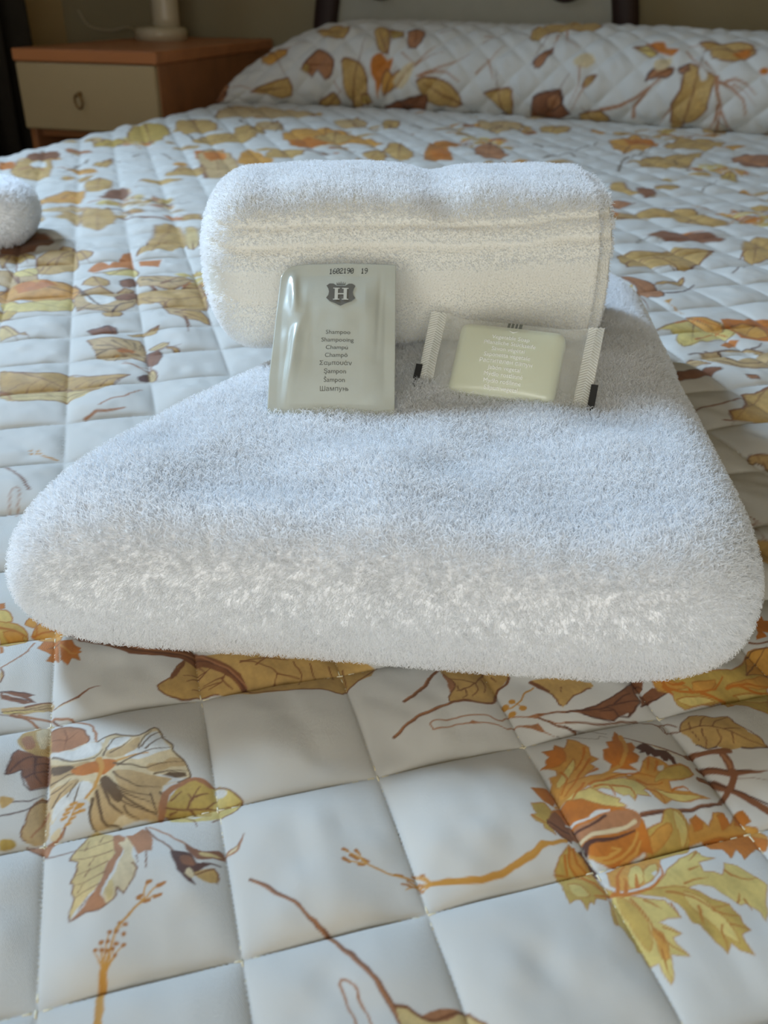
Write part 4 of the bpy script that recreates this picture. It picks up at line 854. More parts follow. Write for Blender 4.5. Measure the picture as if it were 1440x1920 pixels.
lB 113 56 -2289,4962 -2189,4943 -2097,4952 -1999,4990 -1908,5042 -1811,5006 -1744,5009 -1723,5097 -1696,5165 -1634,5178 -1581,5231
lB 58 48 -2382,5227 -2346,5214 -2314,5203 -2293,5186 -2263,5170 -2201,5169 -2134,5183 -2074,5215 -2025,5250 -1994,5243 -1973,5255 -1901,5201 -1834,5196 -1761,5201 -1686,5215
lB 86 57 -1581,5231 -1607,5191 -1639,5170 -1656,5108 -1664,5025
lC 164 73 -2281,4944 -2259,4949 -2228,4927 -2172,4825 -2140,4765
lB 54 45 -2125,4740 -2061,4766 -2003,4795 -1955,4808 -1912,4813 -1874,4817 -1837,4817
lB 56 28 -2239,4979 -2217,5002 -2198,5036 -2167,5051 -2132,5060
lB 56 28 -2131,4948 -2125,5034 -2102,5084 -2069,5108 -2032,5124
lB 57 28 -2051,5001 -2032,5046 -2012,5089 -1988,5128 -1965,5174
lB 57 28 -1957,5024 -1948,5085 -1952,5184 -1905,5164 -1864,5164
lB 57 28 -1875,5059 -1854,5087 -1834,5123 -1803,5149 -1770,5172
lB 57 29 -1788,5082 -1773,5133 -1744,5143 -1721,5165 -1698,5186
lB 55 27 -1991,4914 -1955,4888 -1923,4873 -1895,4865 -1871,4869
pY2 0 0 -2738,6158 -2694,6129 -2636,6078 -2581,6018 -2531,5968 -2491,5969 -2461,5942 -2523,5953 -2578,5912 -2611,5884 -2627,5863 -2677,5978
lB 96 48 -2738,6158 -2694,6129 -2636,6078 -2581,6018 -2531,5968 -2491,5969 -2461,5942 -2523,5953 -2578,5912 -2611,5884 -2627,5863 -2677,5978 -2738,6158
lB 96 38 -2738,6158 -2596,5988 -2482,5851
lB 76 54 -2748,6183 -2686,6118 -2638,6084 -2574,6012 -2518,5959 -2493,5982 -2416,5882
pQ 0 0 -1952,5710 -1994,5765 -2012,5806 -1950,5821 -1871,5834 -1817,5838 -1768,5839 -1719,5864 -1674,5873 -1629,5797 -1592,5694 -1562,5578 -1549,5477 -1583,5484 -1641,5528 -1682,5482 -1725,5437 -1783,5450 -1850,5518 -1876,5541 -1914,5630 -1923,5640
lB 92 46 -1952,5710 -2012,5806 -1871,5834 -1768,5839 -1674,5873 -1592,5694 -1549,5477 -1641,5528 -1725,5437 -1850,5518 -1914,5630 -1952,5710
lB 92 36 -1549,5477 -1776,5664 -1957,5814
lO 350 268 -1747,5660 -1675,5663
lE 102 61 -1751,5601 -1801,5563
lK 92 51 -1890,5583 -1861,5626 -1828,5654 -1790,5667 -1750,5672
lK 93 51 -1913,5640 -1869,5649 -1825,5657 -1780,5658 -1735,5658
lK 93 52 -1920,5707 -1866,5703 -1815,5700 -1770,5688 -1728,5675
lK 93 52 -1834,5775 -1796,5748 -1760,5723 -1727,5697 -1697,5674
lK 94 52 -1760,5808 -1703,5743
lK 93 52 -1699,5807 -1679,5753 -1665,5709 -1667,5682 -1675,5663
lK 94 52 -1651,5822 -1633,5702
lK 92 51 -1576,5585 -1625,5633 -1660,5639 -1695,5653 -1728,5662
lK 91 50 -1725,5437 -1721,5604
lK 91 51 -1801,5491 -1772,5603
pN 0 0 -2090,6060 -2058,6083 -2002,6108 -1978,6134 -1957,6146 -1924,6129 -1901,6120 -1867,6019 -1846,5915 -1870,5907 -1920,5931 -2016,5998
lD 97 48 -2090,6060 -2058,6083 -2002,6108 -1978,6134 -1957,6146 -1924,6129 -1901,6120 -1867,6019 -1846,5915 -1870,5907 -1920,5931 -2016,5998 -2090,6060
lB 97 38 -1846,5915 -1952,6046 -2038,6150
lD 109 66 -2002,6104 -1977,6114 -1959,6142 -1921,6084 -1881,6019
pT 0 0 -1779,5961 -1752,5982 -1718,6051 -1667,6141 -1619,6190 -1602,6125 -1597,6009 -1627,5987 -1677,6015 -1707,5956 -1739,5927 -1767,5935
lB 97 48 -1779,5961 -1752,5982 -1718,6051 -1667,6141 -1619,6190 -1602,6125 -1597,6009 -1627,5987 -1677,6015 -1707,5956 -1739,5927 -1767,5935 -1779,5961
lB 97 38 -1619,6190 -1688,6023 -1743,5889
pN 0 0 -1580,5664 -1546,5680 -1511,5702 -1486,5675 -1452,5550 -1444,5466 -1453,5410 -1483,5399 -1521,5435 -1553,5527
lD 90 45 -1580,5664 -1546,5680 -1511,5702 -1486,5675 -1452,5550 -1444,5466 -1453,5410 -1483,5399 -1521,5435 -1553,5527 -1580,5664
lB 90 36 -1483,5399 -1503,5551 -1519,5672
pY2 0 0 -1584,5734 -1547,5771 -1500,5814 -1468,5806 -1456,5776 -1487,5734 -1530,5701 -1566,5705
lB 93 46 -1584,5734 -1547,5771 -1500,5814 -1468,5806 -1456,5776 -1487,5734 -1530,5701 -1566,5705 -1584,5734
lB 93 37 -1468,5806 -1517,5755 -1557,5714
pT 0 0 -1467,5753 -1425,5749 -1378,5719 -1371,5688 -1384,5672 -1425,5721 -1451,5719 -1467,5733
lB 93 46 -1467,5753 -1425,5749 -1378,5719 -1371,5688 -1384,5672 -1425,5721 -1451,5719 -1467,5733 -1467,5753
lB 93 37 -1384,5672 -1421,5719 -1451,5757
lB 83 52 -1528,5690 -1492,5718 -1454,5741 -1414,5755 -1374,5774
lC 98 79 -1664,5395 -1622,5383 -1580,5368 -1535,5337 -1492,5315
lC 79 59 -1664,5430 -1600,5382 -1549,5359 -1521,5372 -1503,5398 -1460,5332 -1426,5286
pD 0 0 -1530,5215 -1509,5251 -1484,5281 -1464,5246 -1451,5183 -1475,5166 -1506,5166 -1523,5182
pY2 0 0 -1494,5350 -1470,5342 -1442,5313 -1419,5253 -1411,5203 -1429,5185 -1453,5189 -1473,5251
lB 86 43 -1494,5350 -1470,5342 -1442,5313 -1419,5253 -1411,5203 -1429,5185 -1453,5189 -1473,5251 -1494,5350
lB 86 34 -1494,5350 -1449,5261 -1413,5190
lB 68 68 -1503,5398 -1463,5340 -1434,5299 -1419,5250 -1411,5203
lC 109 91 -1623,4717 -1599,4760 -1574,4801 -1544,4814 -1511,4831 -1479,4894 -1451,4990
lC 194 123 -1670,4597 -1650,4619 -1629,4657 -1577,4667 -1528,4684 -1502,4700 -1483,4716
lS 112 80 -1750,4122 -1731,4116 -1712,4111 -1693,4104 -1673,4097
dS 89 89 -1826,4166
dS 88 88 -1813,4138
dS 88 88 -1788,4144
dS 88 88 -1771,4140
dS 89 89 -1791,4166
lB 91 121 -1919,3999 -1855,3927 -1808,3884 -1767,3841 -1732,3799 -1702,3757 -1675,3718
lC 58 58 -1714,3548 -1730,3607 -1745,3668 -1744,3708 -1734,3723 -1720,3711 -1703,3673 -1691,3608 -1671,3514
pY 0 0 -2963,6827 -2912,6812 -2772,6645 -2686,6691 -2634,6854 -2546,6915 -2448,6869 -2352,6657 -2351,6552 -2438,6484 -2570,6461 -2703,6435 -2851,6525 -2915,6640
lB 105 52 -2963,6827 -2912,6812 -2772,6645 -2686,6691 -2634,6854 -2546,6915 -2448,6869 -2352,6657 -2351,6552 -2438,6484 -2570,6461 -2703,6435 -2851,6525 -2915,6640 -2963,6827
lB 105 42 -2963,6827 -2653,6669 -2405,6543
pE 0 0 -3029,6948 -2957,7027 -2791,6973 -2626,6984 -2498,7037 -2415,6984 -2366,6847 -2445,6878 -2499,6744 -2608,6763 -2742,6822 -2866,6788 -2944,6713 -3017,6829
lB 108 54 -3029,6948 -2957,7027 -2791,6973 -2626,6984 -2498,7037 -2415,6984 -2366,6847 -2445,6878 -2499,6744 -2608,6763 -2742,6822 -2866,6788 -2944,6713 -3017,6829 -3029,6948
lB 108 43 -2366,6847 -2700,6881 -2968,6908
lO 320 197 -3008,7075 -2889,7002 -2802,7007 -2699,6987 -2599,6977
lO 266 145 -2560,6851 -2528,6896 -2480,6896 -2425,6874 -2339,6762
lO 195 122 -2874,6851 -2828,6886 -2778,6923 -2720,6973 -2635,6965
pQ 0 0 -2442,6927 -2422,6982 -2368,7019 -2275,7069 -2140,6999 -2083,7102 -2016,7084 -1965,6984 -1918,6784 -1915,6644 -1959,6573 -2046,6522 -2161,6545 -2242,6539 -2293,6520 -2369,6685
lB 107 53 -2442,6927 -2422,6982 -2368,7019 -2275,7069 -2140,6999 -2083,7102 -2016,7084 -1965,6984 -1918,6784 -1915,6644 -1959,6573 -2046,6522 -2161,6545 -2242,6539 -2293,6520 -2369,6685 -2442,6927
lB 107 42 -2293,6520 -2163,6811 -2060,7044
pW 0 0 -2335,6827 -2306,6888 -2233,6898 -2130,6835 -2058,6788 -2060,6721 -2097,6666 -2149,6641 -2209,6647 -2279,6716
lK 168 96 -2478,7052 -2408,6986 -2325,6876 -2229,6712 -2158,6631 -2097,6617 -2040,6623
lD 165 94 -2040,6532 -2028,6613 -2002,6660 -1971,6714 -1941,6787
lK 117 70 -2323,6585 -2250,6561 -2188,6564 -2140,6596 -2070,6551
lN 242 121 -2058,6788 -2028,6835 -2000,6883 -1974,6899 -1953,6924
pT 0 0 -1920,6892 -1876,6906 -1804,6931 -1741,6983 -1682,7098 -1602,7228 -1515,7264 -1403,6909 -1349,6643 -1364,6542 -1423,6516 -1515,6496 -1629,6565 -1730,6712 -1781,6718 -1862,6796
lB 107 53 -1920,6892 -1876,6906 -1804,6931 -1741,6983 -1682,7098 -1602,7228 -1515,7264 -1403,6909 -1349,6643 -1364,6542 -1423,6516 -1515,6496 -1629,6565 -1730,6712 -1781,6718 -1862,6796 -1920,6892
lB 107 42 -1515,7264 -1637,6825 -1735,6474
lB 106 70 -1809,6739 -1738,6711 -1689,6726 -1654,6629 -1616,6558 -1514,6498 -1423,6516 -1384,6584 -1361,6673
lB 85 49 -1654,6799 -1604,6849 -1555,6900 -1501,6928 -1451,6979
pT 0 0 -1556,6443 -1472,6469 -1360,6484 -1295,6378 -1267,6267 -1305,6277 -1375,6319 -1481,6372
lB 101 50 -1556,6443 -1472,6469 -1360,6484 -1295,6378 -1267,6267 -1305,6277 -1375,6319 -1481,6372 -1556,6443
lB 101 40 -1556,6443 -1389,6376 -1255,6323
pT 0 0 -2082,6437 -2029,6489 -1955,6472 -1922,6387 -1923,6315 -1963,6281 -2014,6280 -2056,6338
lB 101 50 -2082,6437 -2029,6489 -1955,6472 -1922,6387 -1923,6315 -1963,6281 -2014,6280 -2056,6338 -2082,6437
lB 101 40 -2029,6489 -1993,6375 -1964,6284
pT 0 0 -2237,8099 -2261,8190 -2259,8316 -2245,8459 -2249,8687 -2234,8746 -2318,9192 -2271,9184 -2239,9278 -2180,9337 -2102,9285 -2050,9177 -2002,9021 -1910,8743 -1878,8540 -1946,8241 -2100,8225 -2184,8142
lB 133 66 -2237,8099 -2259,8316 -2249,8687 -2318,9192 -2239,9278 -2102,9285 -2002,9021 -1878,8540 -2100,8225 -2237,8099
lB 133 53 -2180,9337 -2148,8715 -2123,8217
lB 123 92 -2249,8687 -2241,8760 -2318,9192 -2265,9170 -2239,9278
lB 121 76 -2212,8746 -2167,8842 -2130,8976 -2064,8984 -1973,8873
lB 117 73 -2194,8284 -2129,8446 -2081,8666 -1993,8649 -1916,8653
lB 118 74 -2180,8658 -2082,8684
pY2 0 0 -2020,9192 -1965,9222 -1891,9165 -1797,8760 -1745,8428 -1772,8327 -1834,8393 -1936,8772
lB 133 66 -2020,9192 -1965,9222 -1891,9165 -1797,8760 -1745,8428 -1772,8327 -1834,8393 -1936,8772 -2020,9192
lB 133 53 -1772,8327 -1870,8782 -1949,9147
lW 280 196 -2208,8095 -2142,8183
pO 0 0 -2528,7579 -2526,7935 -2382,7722 -2345,8298 -2172,7727 -2356,7625 -2467,7547
pO 0 0 -2181,7924 -1970,7913 -1952,7704 -2123,7748
pY 0 0 -2437,7533 -2297,7587 -2175,7727 -2093,7588 -2104,7499 -2238,7454 -2420,7553 -2461,7524
lB 117 58 -2437,7533 -2297,7587 -2175,7727 -2093,7588 -2104,7499 -2238,7454 -2420,7553 -2461,7524 -2437,7533
lB 117 46 -2175,7727 -2278,7558 -2361,7423
pT 0 0 -2908,7465 -2979,7618 -3050,7873 -3032,7973 -3011,8136 -2990,8403 -2893,8418 -2736,8031 -2650,7714 -2682,7599 -2740,7501 -2824,7452
lB 121 60 -2908,7465 -2979,7618 -3050,7873 -3032,7973 -3011,8136 -2990,8403 -2893,8418 -2736,8031 -2650,7714 -2682,7599 -2740,7501 -2824,7452 -2908,7465
lB 121 48 -2893,8418 -2875,7849 -2859,7393
pT 0 0 -2820,8275 -2713,8177 -2621,8093 -2617,8024 -2646,7976 -2683,7947 -2726,7963 -2787,8119
lB 124 62 -2820,8275 -2713,8177 -2621,8093 -2617,8024 -2646,7976 -2683,7947 -2726,7963 -2787,8119 -2820,8275
lB 124 49 -2820,8275 -2702,8072 -2607,7909
lB 95 68 -2909,7547 -2943,7827 -2901,7918 -2843,7988 -2811,8146
pY 0 0 -3154,7580 -3094,7574 -3052,7648 -3006,7656 -2955,7603 -2915,7507 -2910,7431 -2970,7400 -3048,7411 -3112,7481
lB 117 58 -3154,7580 -3094,7574 -3052,7648 -3006,7656 -2955,7603 -2915,7507 -2910,7431 -2970,7400 -3048,7411 -3112,7481 -3154,7580
lB 117 46 -2910,7431 -3022,7529 -3111,7608
pE 0 0 -2985,6824 -3016,6842 -2996,6921 -3003,6990 -3018,7105 -2992,7173 -2975,7304 -2869,7263 -2743,7200 -2617,7191 -2518,7185 -2414,6990 -2444,6893 -2658,6703
lB 110 55 -2985,6824 -3016,6842 -2996,6921 -3003,6990 -3018,7105 -2992,7173 -2975,7304 -2869,7263 -2743,7200 -2617,7191 -2518,7185 -2414,6990 -2444,6893 -2658,6703 -2985,6824
lB 110 44 -2414,6990 -2804,7042 -3115,7083
pO 0 0 -2969,7084 -2947,7268 -2780,7089 -2759,7245 -2618,7082 -2732,6979 -2866,6901
lD 201 100 -2646,7169 -2548,7162
pT 0 0 -2431,7114 -2435,7213 -2402,7321 -2315,7269 -2241,7202 -2216,7134 -2236,7085 -2331,7069
lB 112 56 -2431,7114 -2435,7213 -2402,7321 -2315,7269 -2241,7202 -2216,7134 -2236,7085 -2331,7069 -2431,7114
lB 112 44 -2402,7321 -2326,7176 -2265,7060
pN 0 0 -2161,7228 -2129,7309 -2094,7398 -2043,7289 -2031,7218 -2057,7129 -2109,7117 -2145,7159
lD 113 56 -2161,7228 -2129,7309 -2094,7398 -2043,7289 -2031,7218 -2057,7129 -2109,7117 -2145,7159 -2161,7228
lB 113 45 -2094,7398 -2096,7231 -2098,7097
pQ 0 0 -2053,7450 -1920,7395 -1771,7357 -1648,7353 -1581,7349 -1625,7230 -1723,7121 -1871,7160 -1985,7165 -2060,7338
lB 114 57 -2053,7450 -1920,7395 -1771,7357 -1648,7353 -1581,7349 -1625,7230 -1723,7121 -1871,7160 -1985,7165 -2060,7338 -2053,7450
lB 114 45 -2053,7450 -1824,7292 -1640,7165
lK 153 89 -2009,7326 -1898,7256 -1798,7240 -1698,7264 -1604,7336
lN 178 102 -1817,7210 -1715,7329
pT 0 0 -1963,7016 -1866,7100 -1716,7086 -1616,7175 -1527,7185 -1424,6975 -1442,6925 -1643,6759 -1911,6858 -1970,6888
lB 110 55 -1963,7016 -1866,7100 -1716,7086 -1616,7175 -1527,7185 -1424,6975 -1442,6925 -1643,6759 -1911,6858 -1970,6888 -1963,7016
lB 110 44 -1424,6975 -1708,6997 -1935,7014
lD 110 73 -2530,7176 -2417,7018 -2346,6945 -2292,6827 -2262,6749
pN 0 0 -2094,6833 -2064,6952 -2023,7060 -1970,6990 -1942,6882 -1980,6772 -2047,6746 -2083,6775
lD 108 54 -2094,6833 -2064,6952 -2023,7060 -1970,6990 -1942,6882 -1980,6772 -2047,6746 -2083,6775 -2094,6833
lB 108 43 -2023,7060 -2026,6876 -2027,6729
pB 0 0 -3520,8261 -3524,8486 -3521,8770 -3414,8835 -3304,8852 -3203,8749 -3090,8470 -3117,8377 -3202,8349 -3215,8137 -3317,8146 -3291,7834 -3356,7809 -3402,7896
pT 0 0 -3385,7906 -3379,8021 -3356,8112 -3302,8091 -3208,7895 -3243,7838 -3295,7790 -3290,7695 -3337,7762 -3357,7800
lB 122 61 -3385,7906 -3379,8021 -3356,8112 -3302,8091 -3208,7895 -3243,7838 -3295,7790 -3290,7695 -3337,7762 -3357,7800 -3385,7906
lB 122 48 -3356,8112 -3315,7891 -3283,7714
pG 0 0 -3322,8058 -3283,8142 -3156,8030 -3082,7929 -3061,7866 -3135,7886 -3180,7811 -3270,7937
lB 122 61 -3322,8058 -3283,8142 -3156,8030 -3082,7929 -3061,7866 -3135,7886 -3180,7811 -3270,7937 -3322,8058
lB 122 48 -3283,8142 -3186,7957 -3108,7809
pT 0 0 -3117,9372 -3216,9673 -3261,9917 -3209,9980 -3128,9988 -3051,9960 -3019,10056 -2891,9844 -2798,9612 -2795,9346 -2802,9050 -2837,9003 -2887,9024 -2987,9131
lB 144 72 -3117,9372 -3216,9673 -3261,9917 -3209,9980 -3128,9988 -3051,9960 -3019,10056 -2891,9844 -2798,9612 -2795,9346 -2802,9050 -2837,9003 -2887,9024 -2987,9131 -3117,9372
lB 144 57 -2837,9003 -3000,9568 -3130,10021
pT 0 0 -3497,9832 -3405,9884 -3279,9861 -3156,9493 -3137,9326 -3188,9364 -3271,9470 -3468,9835
lB 145 72 -3497,9832 -3405,9884 -3279,9861 -3156,9493 -3137,9326 -3188,9364 -3271,9470 -3468,9835 -3497,9832
lB 145 58 -3137,9326 -3300,9633 -3431,9879
lC 195 130 -3196,9746 -3062,9618 -2969,9599 -2891,9584 -2822,9584
pT 0 0 -3714,9697 -3688,9725 -3654,9750 -3584,9633 -3504,9434 -3509,9354 -3543,9332 -3606,9432
lB 144 72 -3714,9697 -3688,9725 -3654,9750 -3584,9633 -3504,9434 -3509,9354 -3543,9332 -3606,9432 -3714,9697
lB 144 57 -3543,9332 -3600,9545 -3646,9715
pE 0 0 -3911,10412 -3899,10654 -3792,10753 -3725,11044 -3632,11168 -3523,10924 -3419,10402 -3607,10279 -3812,10217 -3894,10286
lB 158 79 -3911,10412 -3899,10654 -3792,10753 -3725,11044 -3632,11168 -3523,10924 -3419,10402 -3607,10279 -3812,10217 -3894,10286 -3911,10412
lB 158 63 -3632,11168 -3721,10614 -3793,10171
lO 460 283 -3650,10474 -3606,10713
pT 0 0 -3733,11702 -3623,11870 -3449,11795 -3339,11419 -3314,11101 -3388,10928 -3508,10943 -3647,11296
lB 168 84 -3733,11702 -3623,11870 -3449,11795 -3339,11419 -3314,11101 -3388,10928 -3508,10943 -3647,11296 -3733,11702
lB 168 67 -3623,11870 -3500,11382 -3402,10991
pB 0 0 -3288,10677 -3274,10911 -3262,11238 -3218,11379 -3142,11316 -3028,10963 -2984,10676 -3087,10568 -3208,10522 -3263,10557
lC 244 139 -3326,10370 -3232,10434 -3141,10505 -3003,10420 -2890,10417
lD 267 134 -3017,10007 -2947,10028 -2883,10061 -2794,9973 -2642,9639
lC 170 102 -3597,10194 -3491,10180 -3425,10284 -3250,10058 -3128,9988
pQ 0 0 -3726,9920 -3638,9974 -3553,10158 -3476,10287 -3369,10219 -3297,10031 -3341,10009 -3418,9830 -3554,9799 -3657,9816
lB 150 75 -3726,9920 -3638,9974 -3553,10158 -3476,10287 -3369,10219 -3297,10031 -3341,10009 -3418,9830 -3554,9799 -3657,9816 -3726,9920
lB 150 60 -3476,10287 -3503,10004 -3525,9778
pY2 0 0 -4415,10701 -4483,10952 -4519,11204 -4394,11108 -4284,11021 -4153,10756 -4133,10667 -4197,10605 -4238,10459 -4347,10588
lB 160 80 -4415,10701 -4483,10952 -4519,11204 -4394,11108 -4284,11021 -4153,10756 -4133,10667 -4197,10605 -4238,10459 -4347,10588 -4415,10701
lB 160 64 -4519,11204 -4316,10806 -4154,10488
pB 0 0 -4042,10391 -4077,10643 -4030,10704 -3958,10552 -3854,10245 -3859,10165 -3910,10192 -3961,10220
pT 0 0 -4849,12157 -4951,12500 -5065,12994 -5002,13068 -4958,13249 -4834,13321 -4645,13130 -4458,12628 -4323,12129 -4283,11852 -4335,11773 -4420,11722 -4526,11723 -4632,11752
lB 182 91 -4849,12157 -4951,12500 -5065,12994 -5002,13068 -4958,13249 -4834,13321 -4645,13130 -4458,12628 -4323,12129 -4283,11852 -4335,11773 -4420,11722 -4526,11723 -4632,11752 -4849,12157
lB 182 72 -4834,13321 -4663,12428 -4526,11714
lC 370 205 -4850,12404 -4770,12509 -4706,12638 -4634,12667 -4429,12300
pW 0 0 -4861,12905 -4826,13024 -4783,13164 -4701,13071 -4551,12667 -4655,12741 -4690,12591 -4766,12667
pB 0 0 -5095,13522 -5053,14003 -4830,14001 -4668,13631 -4588,13211 -4791,13274 -4883,13034 -5090,13416
pO 0 0 -5299,13001 -5252,13144 -5085,12965 -4948,12615 -4934,12468 -5018,12462 -5122,12523 -5236,12769
lC 246 164 -4386,12612 -4329,12635 -4179,12409 -4100,12462 -3960,12351
pT 0 0 -2868,12368 -2727,12707 -2503,12696 -2393,12382 -2416,12225 -2606,12225 -2782,12144 -2850,12146
lB 181 90 -2868,12368 -2727,12707 -2503,12696 -2393,12382 -2416,12225 -2606,12225 -2782,12144 -2850,12146 -2868,12368
lB 181 72 -2503,12696 -2643,12362 -2756,12094
pT 0 0 -3062,11585 -2969,11859 -2766,11975 -2618,11884 -2547,11780 -2589,11622 -2718,11569 -2916,11532
lB 173 86 -3062,11585 -2969,11859 -2766,11975 -2618,11884 -2547,11780 -2589,11622 -2718,11569 -2916,11532 -3062,11585
lB 173 69 -3062,11585 -2773,11726 -2542,11838
lC 225 150 -3050,11365 -2903,11307
dC 388 388 -2625,10568
pT 0 0 -2147,9763 -2062,9800 -1975,9813 -1961,9745 -1966,9579 -2048,9653 -2108,9634 -2145,9689
lB 146 73 -2147,9763 -2062,9800 -1975,9813 -1961,9745 -1966,9579 -2048,9653 -2108,9634 -2145,9689 -2147,9763
lB 146 58 -1966,9579 -2052,9710 -2120,9814
pO 0 0 -2857,14131 -2639,14212 -2453,14338 -2358,13735 -2705,13451
pB 0 0 -2614,13299 -2449,13304 -2336,13602 -2249,13278 -2196,12733 -2255,12411 -2271,11862 -2357,12097 -2411,12311 -2516,12707
lK 135 84 -2766,10056 -2623,9997 -2498,10004 -2388,10070 -2252,10026
lK 192 107 -3954,12764 -3873,12927 -3861,13334 -3694,13203 -3516,13019
pT 0 0 -3981,12862 -3943,13166 -3861,13334 -3772,13031 -3761,12814 -3790,12621 -3932,12815 -3954,12742
lB 189 94 -3981,12862 -3943,13166 -3861,13334 -3772,13031 -3761,12814 -3790,12621 -3932,12815 -3954,12742 -3981,12862
lB 189 75 -3861,13334 -3874,12923 -3885,12594
lK 181 113 -3700,13848 -3428,13921
pT 0 0 2103,8295 2172,8402 2262,8438 2395,8423 2547,8428 2715,8609 2806,8556 2957,8561 3067,8555 2958,8290 2848,8161 2708,7960 2553,7728 2542,7869 2479,7938 2291,7924 2088,7825 2048,7917 2077,8115 2108,8326
lB 126 63 2103,8295 2262,8438 2547,8428 2806,8556 3067,8555 2848,8161 2553,7728 2479,7938 2088,7825 2077,8115 2103,8295
lB 126 50 3067,8555 2486,8216 2022,7945
lB 137 91 2088,7825 2098,7914 2152,8041 2322,8178 2456,8095 2526,7958 2553,7728
lB 124 93 2553,7728 2718,7987 2848,8161 2932,8275 3067,8555
lB 94 63 2419,8301 2424,8148 2456,8095 2522,8169 2647,8433
pT 0 0 2550,10008 2769,10183 3030,10284 3223,10341 3380,10288 3453,9848 3587,9755 3519,9535 3448,9556 3301,9633 3125,9662 3052,9673 3014,9808 2857,9972 2664,10006 2552,9991
lB 148 74 2550,10008 2769,10183 3030,10284 3223,10341 3380,10288 3453,9848 3587,9755 3519,9535 3448,9556 3301,9633 3125,9662 3052,9673 3014,9808 2857,9972 2664,10006 2552,9991 2550,10008
lB 148 59 3519,9535 3095,9909 2756,10208
lD 171 114 3100,10524 3236,10343 3380,10288 3391,10099 3386,9949
lB 164 109 3125,9662 3141,9665 3213,9796 3326,9920 3417,9933
pN 0 0 2579,9070 2649,9133 2760,9256 2786,9249 2810,9182 2952,9251 3076,9190 3222,9188 3295,9075 3262,8858 3200,8784 3051,8892 2799,8773 2721,8905 2670,9015 2603,9040
lD 137 68 2579,9070 2649,9133 2760,9256 2786,9249 2810,9182 2952,9251 3076,9190 3222,9188 3295,9075 3262,8858 3200,8784 3051,8892 2799,8773 2721,8905 2670,9015 2603,9040 2579,9070
lB 137 54 3262,8858 2902,9054 2614,9211
lO 311 173 2958,9208 3179,9239
lK 168 101 2371,8769 2515,8995 2606,9043 2657,9009 2633,8749
pT 0 0 3469,8893 3648,9041 3742,8962 3684,8695 3493,8252 3353,8137 3241,8122 3259,8278 3278,8375 3402,8756
lB 130 65 3469,8893 3648,9041 3742,8962 3684,8695 3493,8252 3353,8137 3241,8122 3259,8278 3278,8375 3402,8756 3469,8893
lB 130 52 3648,9041 3457,8551 3304,8159
lB 129 97 3183,8189 3266,8368 3344,8480 3527,8693 3716,8858
lD 120 90 2965,7716 3010,7770 3063,7840 3111,7892 3177,7984
pT 0 0 2802,11842 2904,12025 2994,12064 2950,11686 2946,11394 3066,11240 3191,11208 3151,11085 3093,11204 2891,11207 2703,11239 2754,11688
lB 170 85 2802,11842 2904,12025 2994,12064 2950,11686 2946,11394 3066,11240 3191,11208 3151,11085 3093,11204 2891,11207 2703,11239 2754,11688 2802,11842
lB 170 68 2994,12064 2954,11490 2922,11031
pN 0 0 3028,11560 3100,11673 3193,11712 3208,11420 3212,11205 3161,11164 3054,11061 3006,11230
lD 168 84 3028,11560 3100,11673 3193,11712 3208,11420 3212,11205 3161,11164 3054,11061 3006,11230 3028,11560
lB 168 67 3193,11712 3120,11378 3062,11111
pC 0 0 2605,10821 2656,10807 2706,10707 2780,10619 2835,10647 2689,10518 2533,10427 2552,10652
lD 158 79 2605,10821 2656,10807 2706,10707 2780,10619 2835,10647 2689,10518 2533,10427 2552,10652 2605,10821
lB 158 63 2533,10427 2669,10650 2779,10828
pT 0 0 3346,13432 3638,13755 4023,14068 4285,14251 4314,13855 4280,13522 4112,13021 4006,13052 3901,13237 3807,13407 3636,13325 3464,13462
lB 197 98 3346,13432 3638,13755 4023,14068 4285,14251 4314,13855 4280,13522 4112,13021 4006,13052 3901,13237 3807,13407 3636,13325 3464,13462 3346,13432
lB 197 78 4285,14251 3901,13532 3594,12957
lN 487 243 4274,13798 4151,13140
pN 0 0 5106,14193 5183,14087 5305,13980 5446,13937 5557,13901 5427,13455 5368,13381 5161,13263 4994,13293 4954,13402 5010,13690 4984,13805
lD 199 99 5106,14193 5183,14087 5305,13980 5446,13937 5557,13901 5427,13455 5368,13381 5161,13263 4994,13293 4954,13402 5010,13690 4984,13805 5106,14193
lB 199 79 5106,14193 5208,13699 5290,13304
pG 0 0 4409,12567 4526,12750 4608,12763 4633,12624 4463,12061 4407,12085 4345,12159 4289,12163
lB 182 91 4409,12567 4526,12750 4608,12763 4633,12624 4463,12061 4407,12085 4345,12159 4289,12163 4409,12567
lB 182 72 4608,12763 4460,12397 4342,12103
lK 195 108 3781,11388 3913,11617 4083,11964 4144,12016 4253,12214
pT 0 0 3335,11754 3474,11832 3617,11858 3664,11835 3566,11530 3443,11430 3370,11556 3308,11596
lB 172 86 3335,11754 3474,11832 3617,11858 3664,11835 3566,11530 3443,11430 3370,11556 3308,11596 3335,11754
lB 172 68 3664,11835 3472,11674 3319,11545
pC 0 0 1967,7635 2033,7592 2121,7471 2195,7327 2204,7074 2183,6993 2143,6989 2087,7053 2000,7019 2043,7269 2039,7353 1988,7494
lD 113 56 1967,7635 2033,7592 2121,7471 2195,7327 2204,7074 2183,6993 2143,6989 2087,7053 2000,7019 2043,7269 2039,7353 1988,7494 1967,7635
lB 113 45 1967,7635 2084,7273 2177,6982
pT 0 0 2228,7385 2355,7453 2497,7560 2496,7505 2419,7365 2337,7380 2239,7350 2199,7333
lB 115 57 2228,7385 2355,7453 2497,7560 2496,7505 2419,7365 2337,7380 2239,7350 2199,7333 2228,7385
lB 115 46 2497,7560 2346,7416 2226,7302
lD 307 84 2228,7065 2293,7073 2364,7112 2482,7330 2547,7401
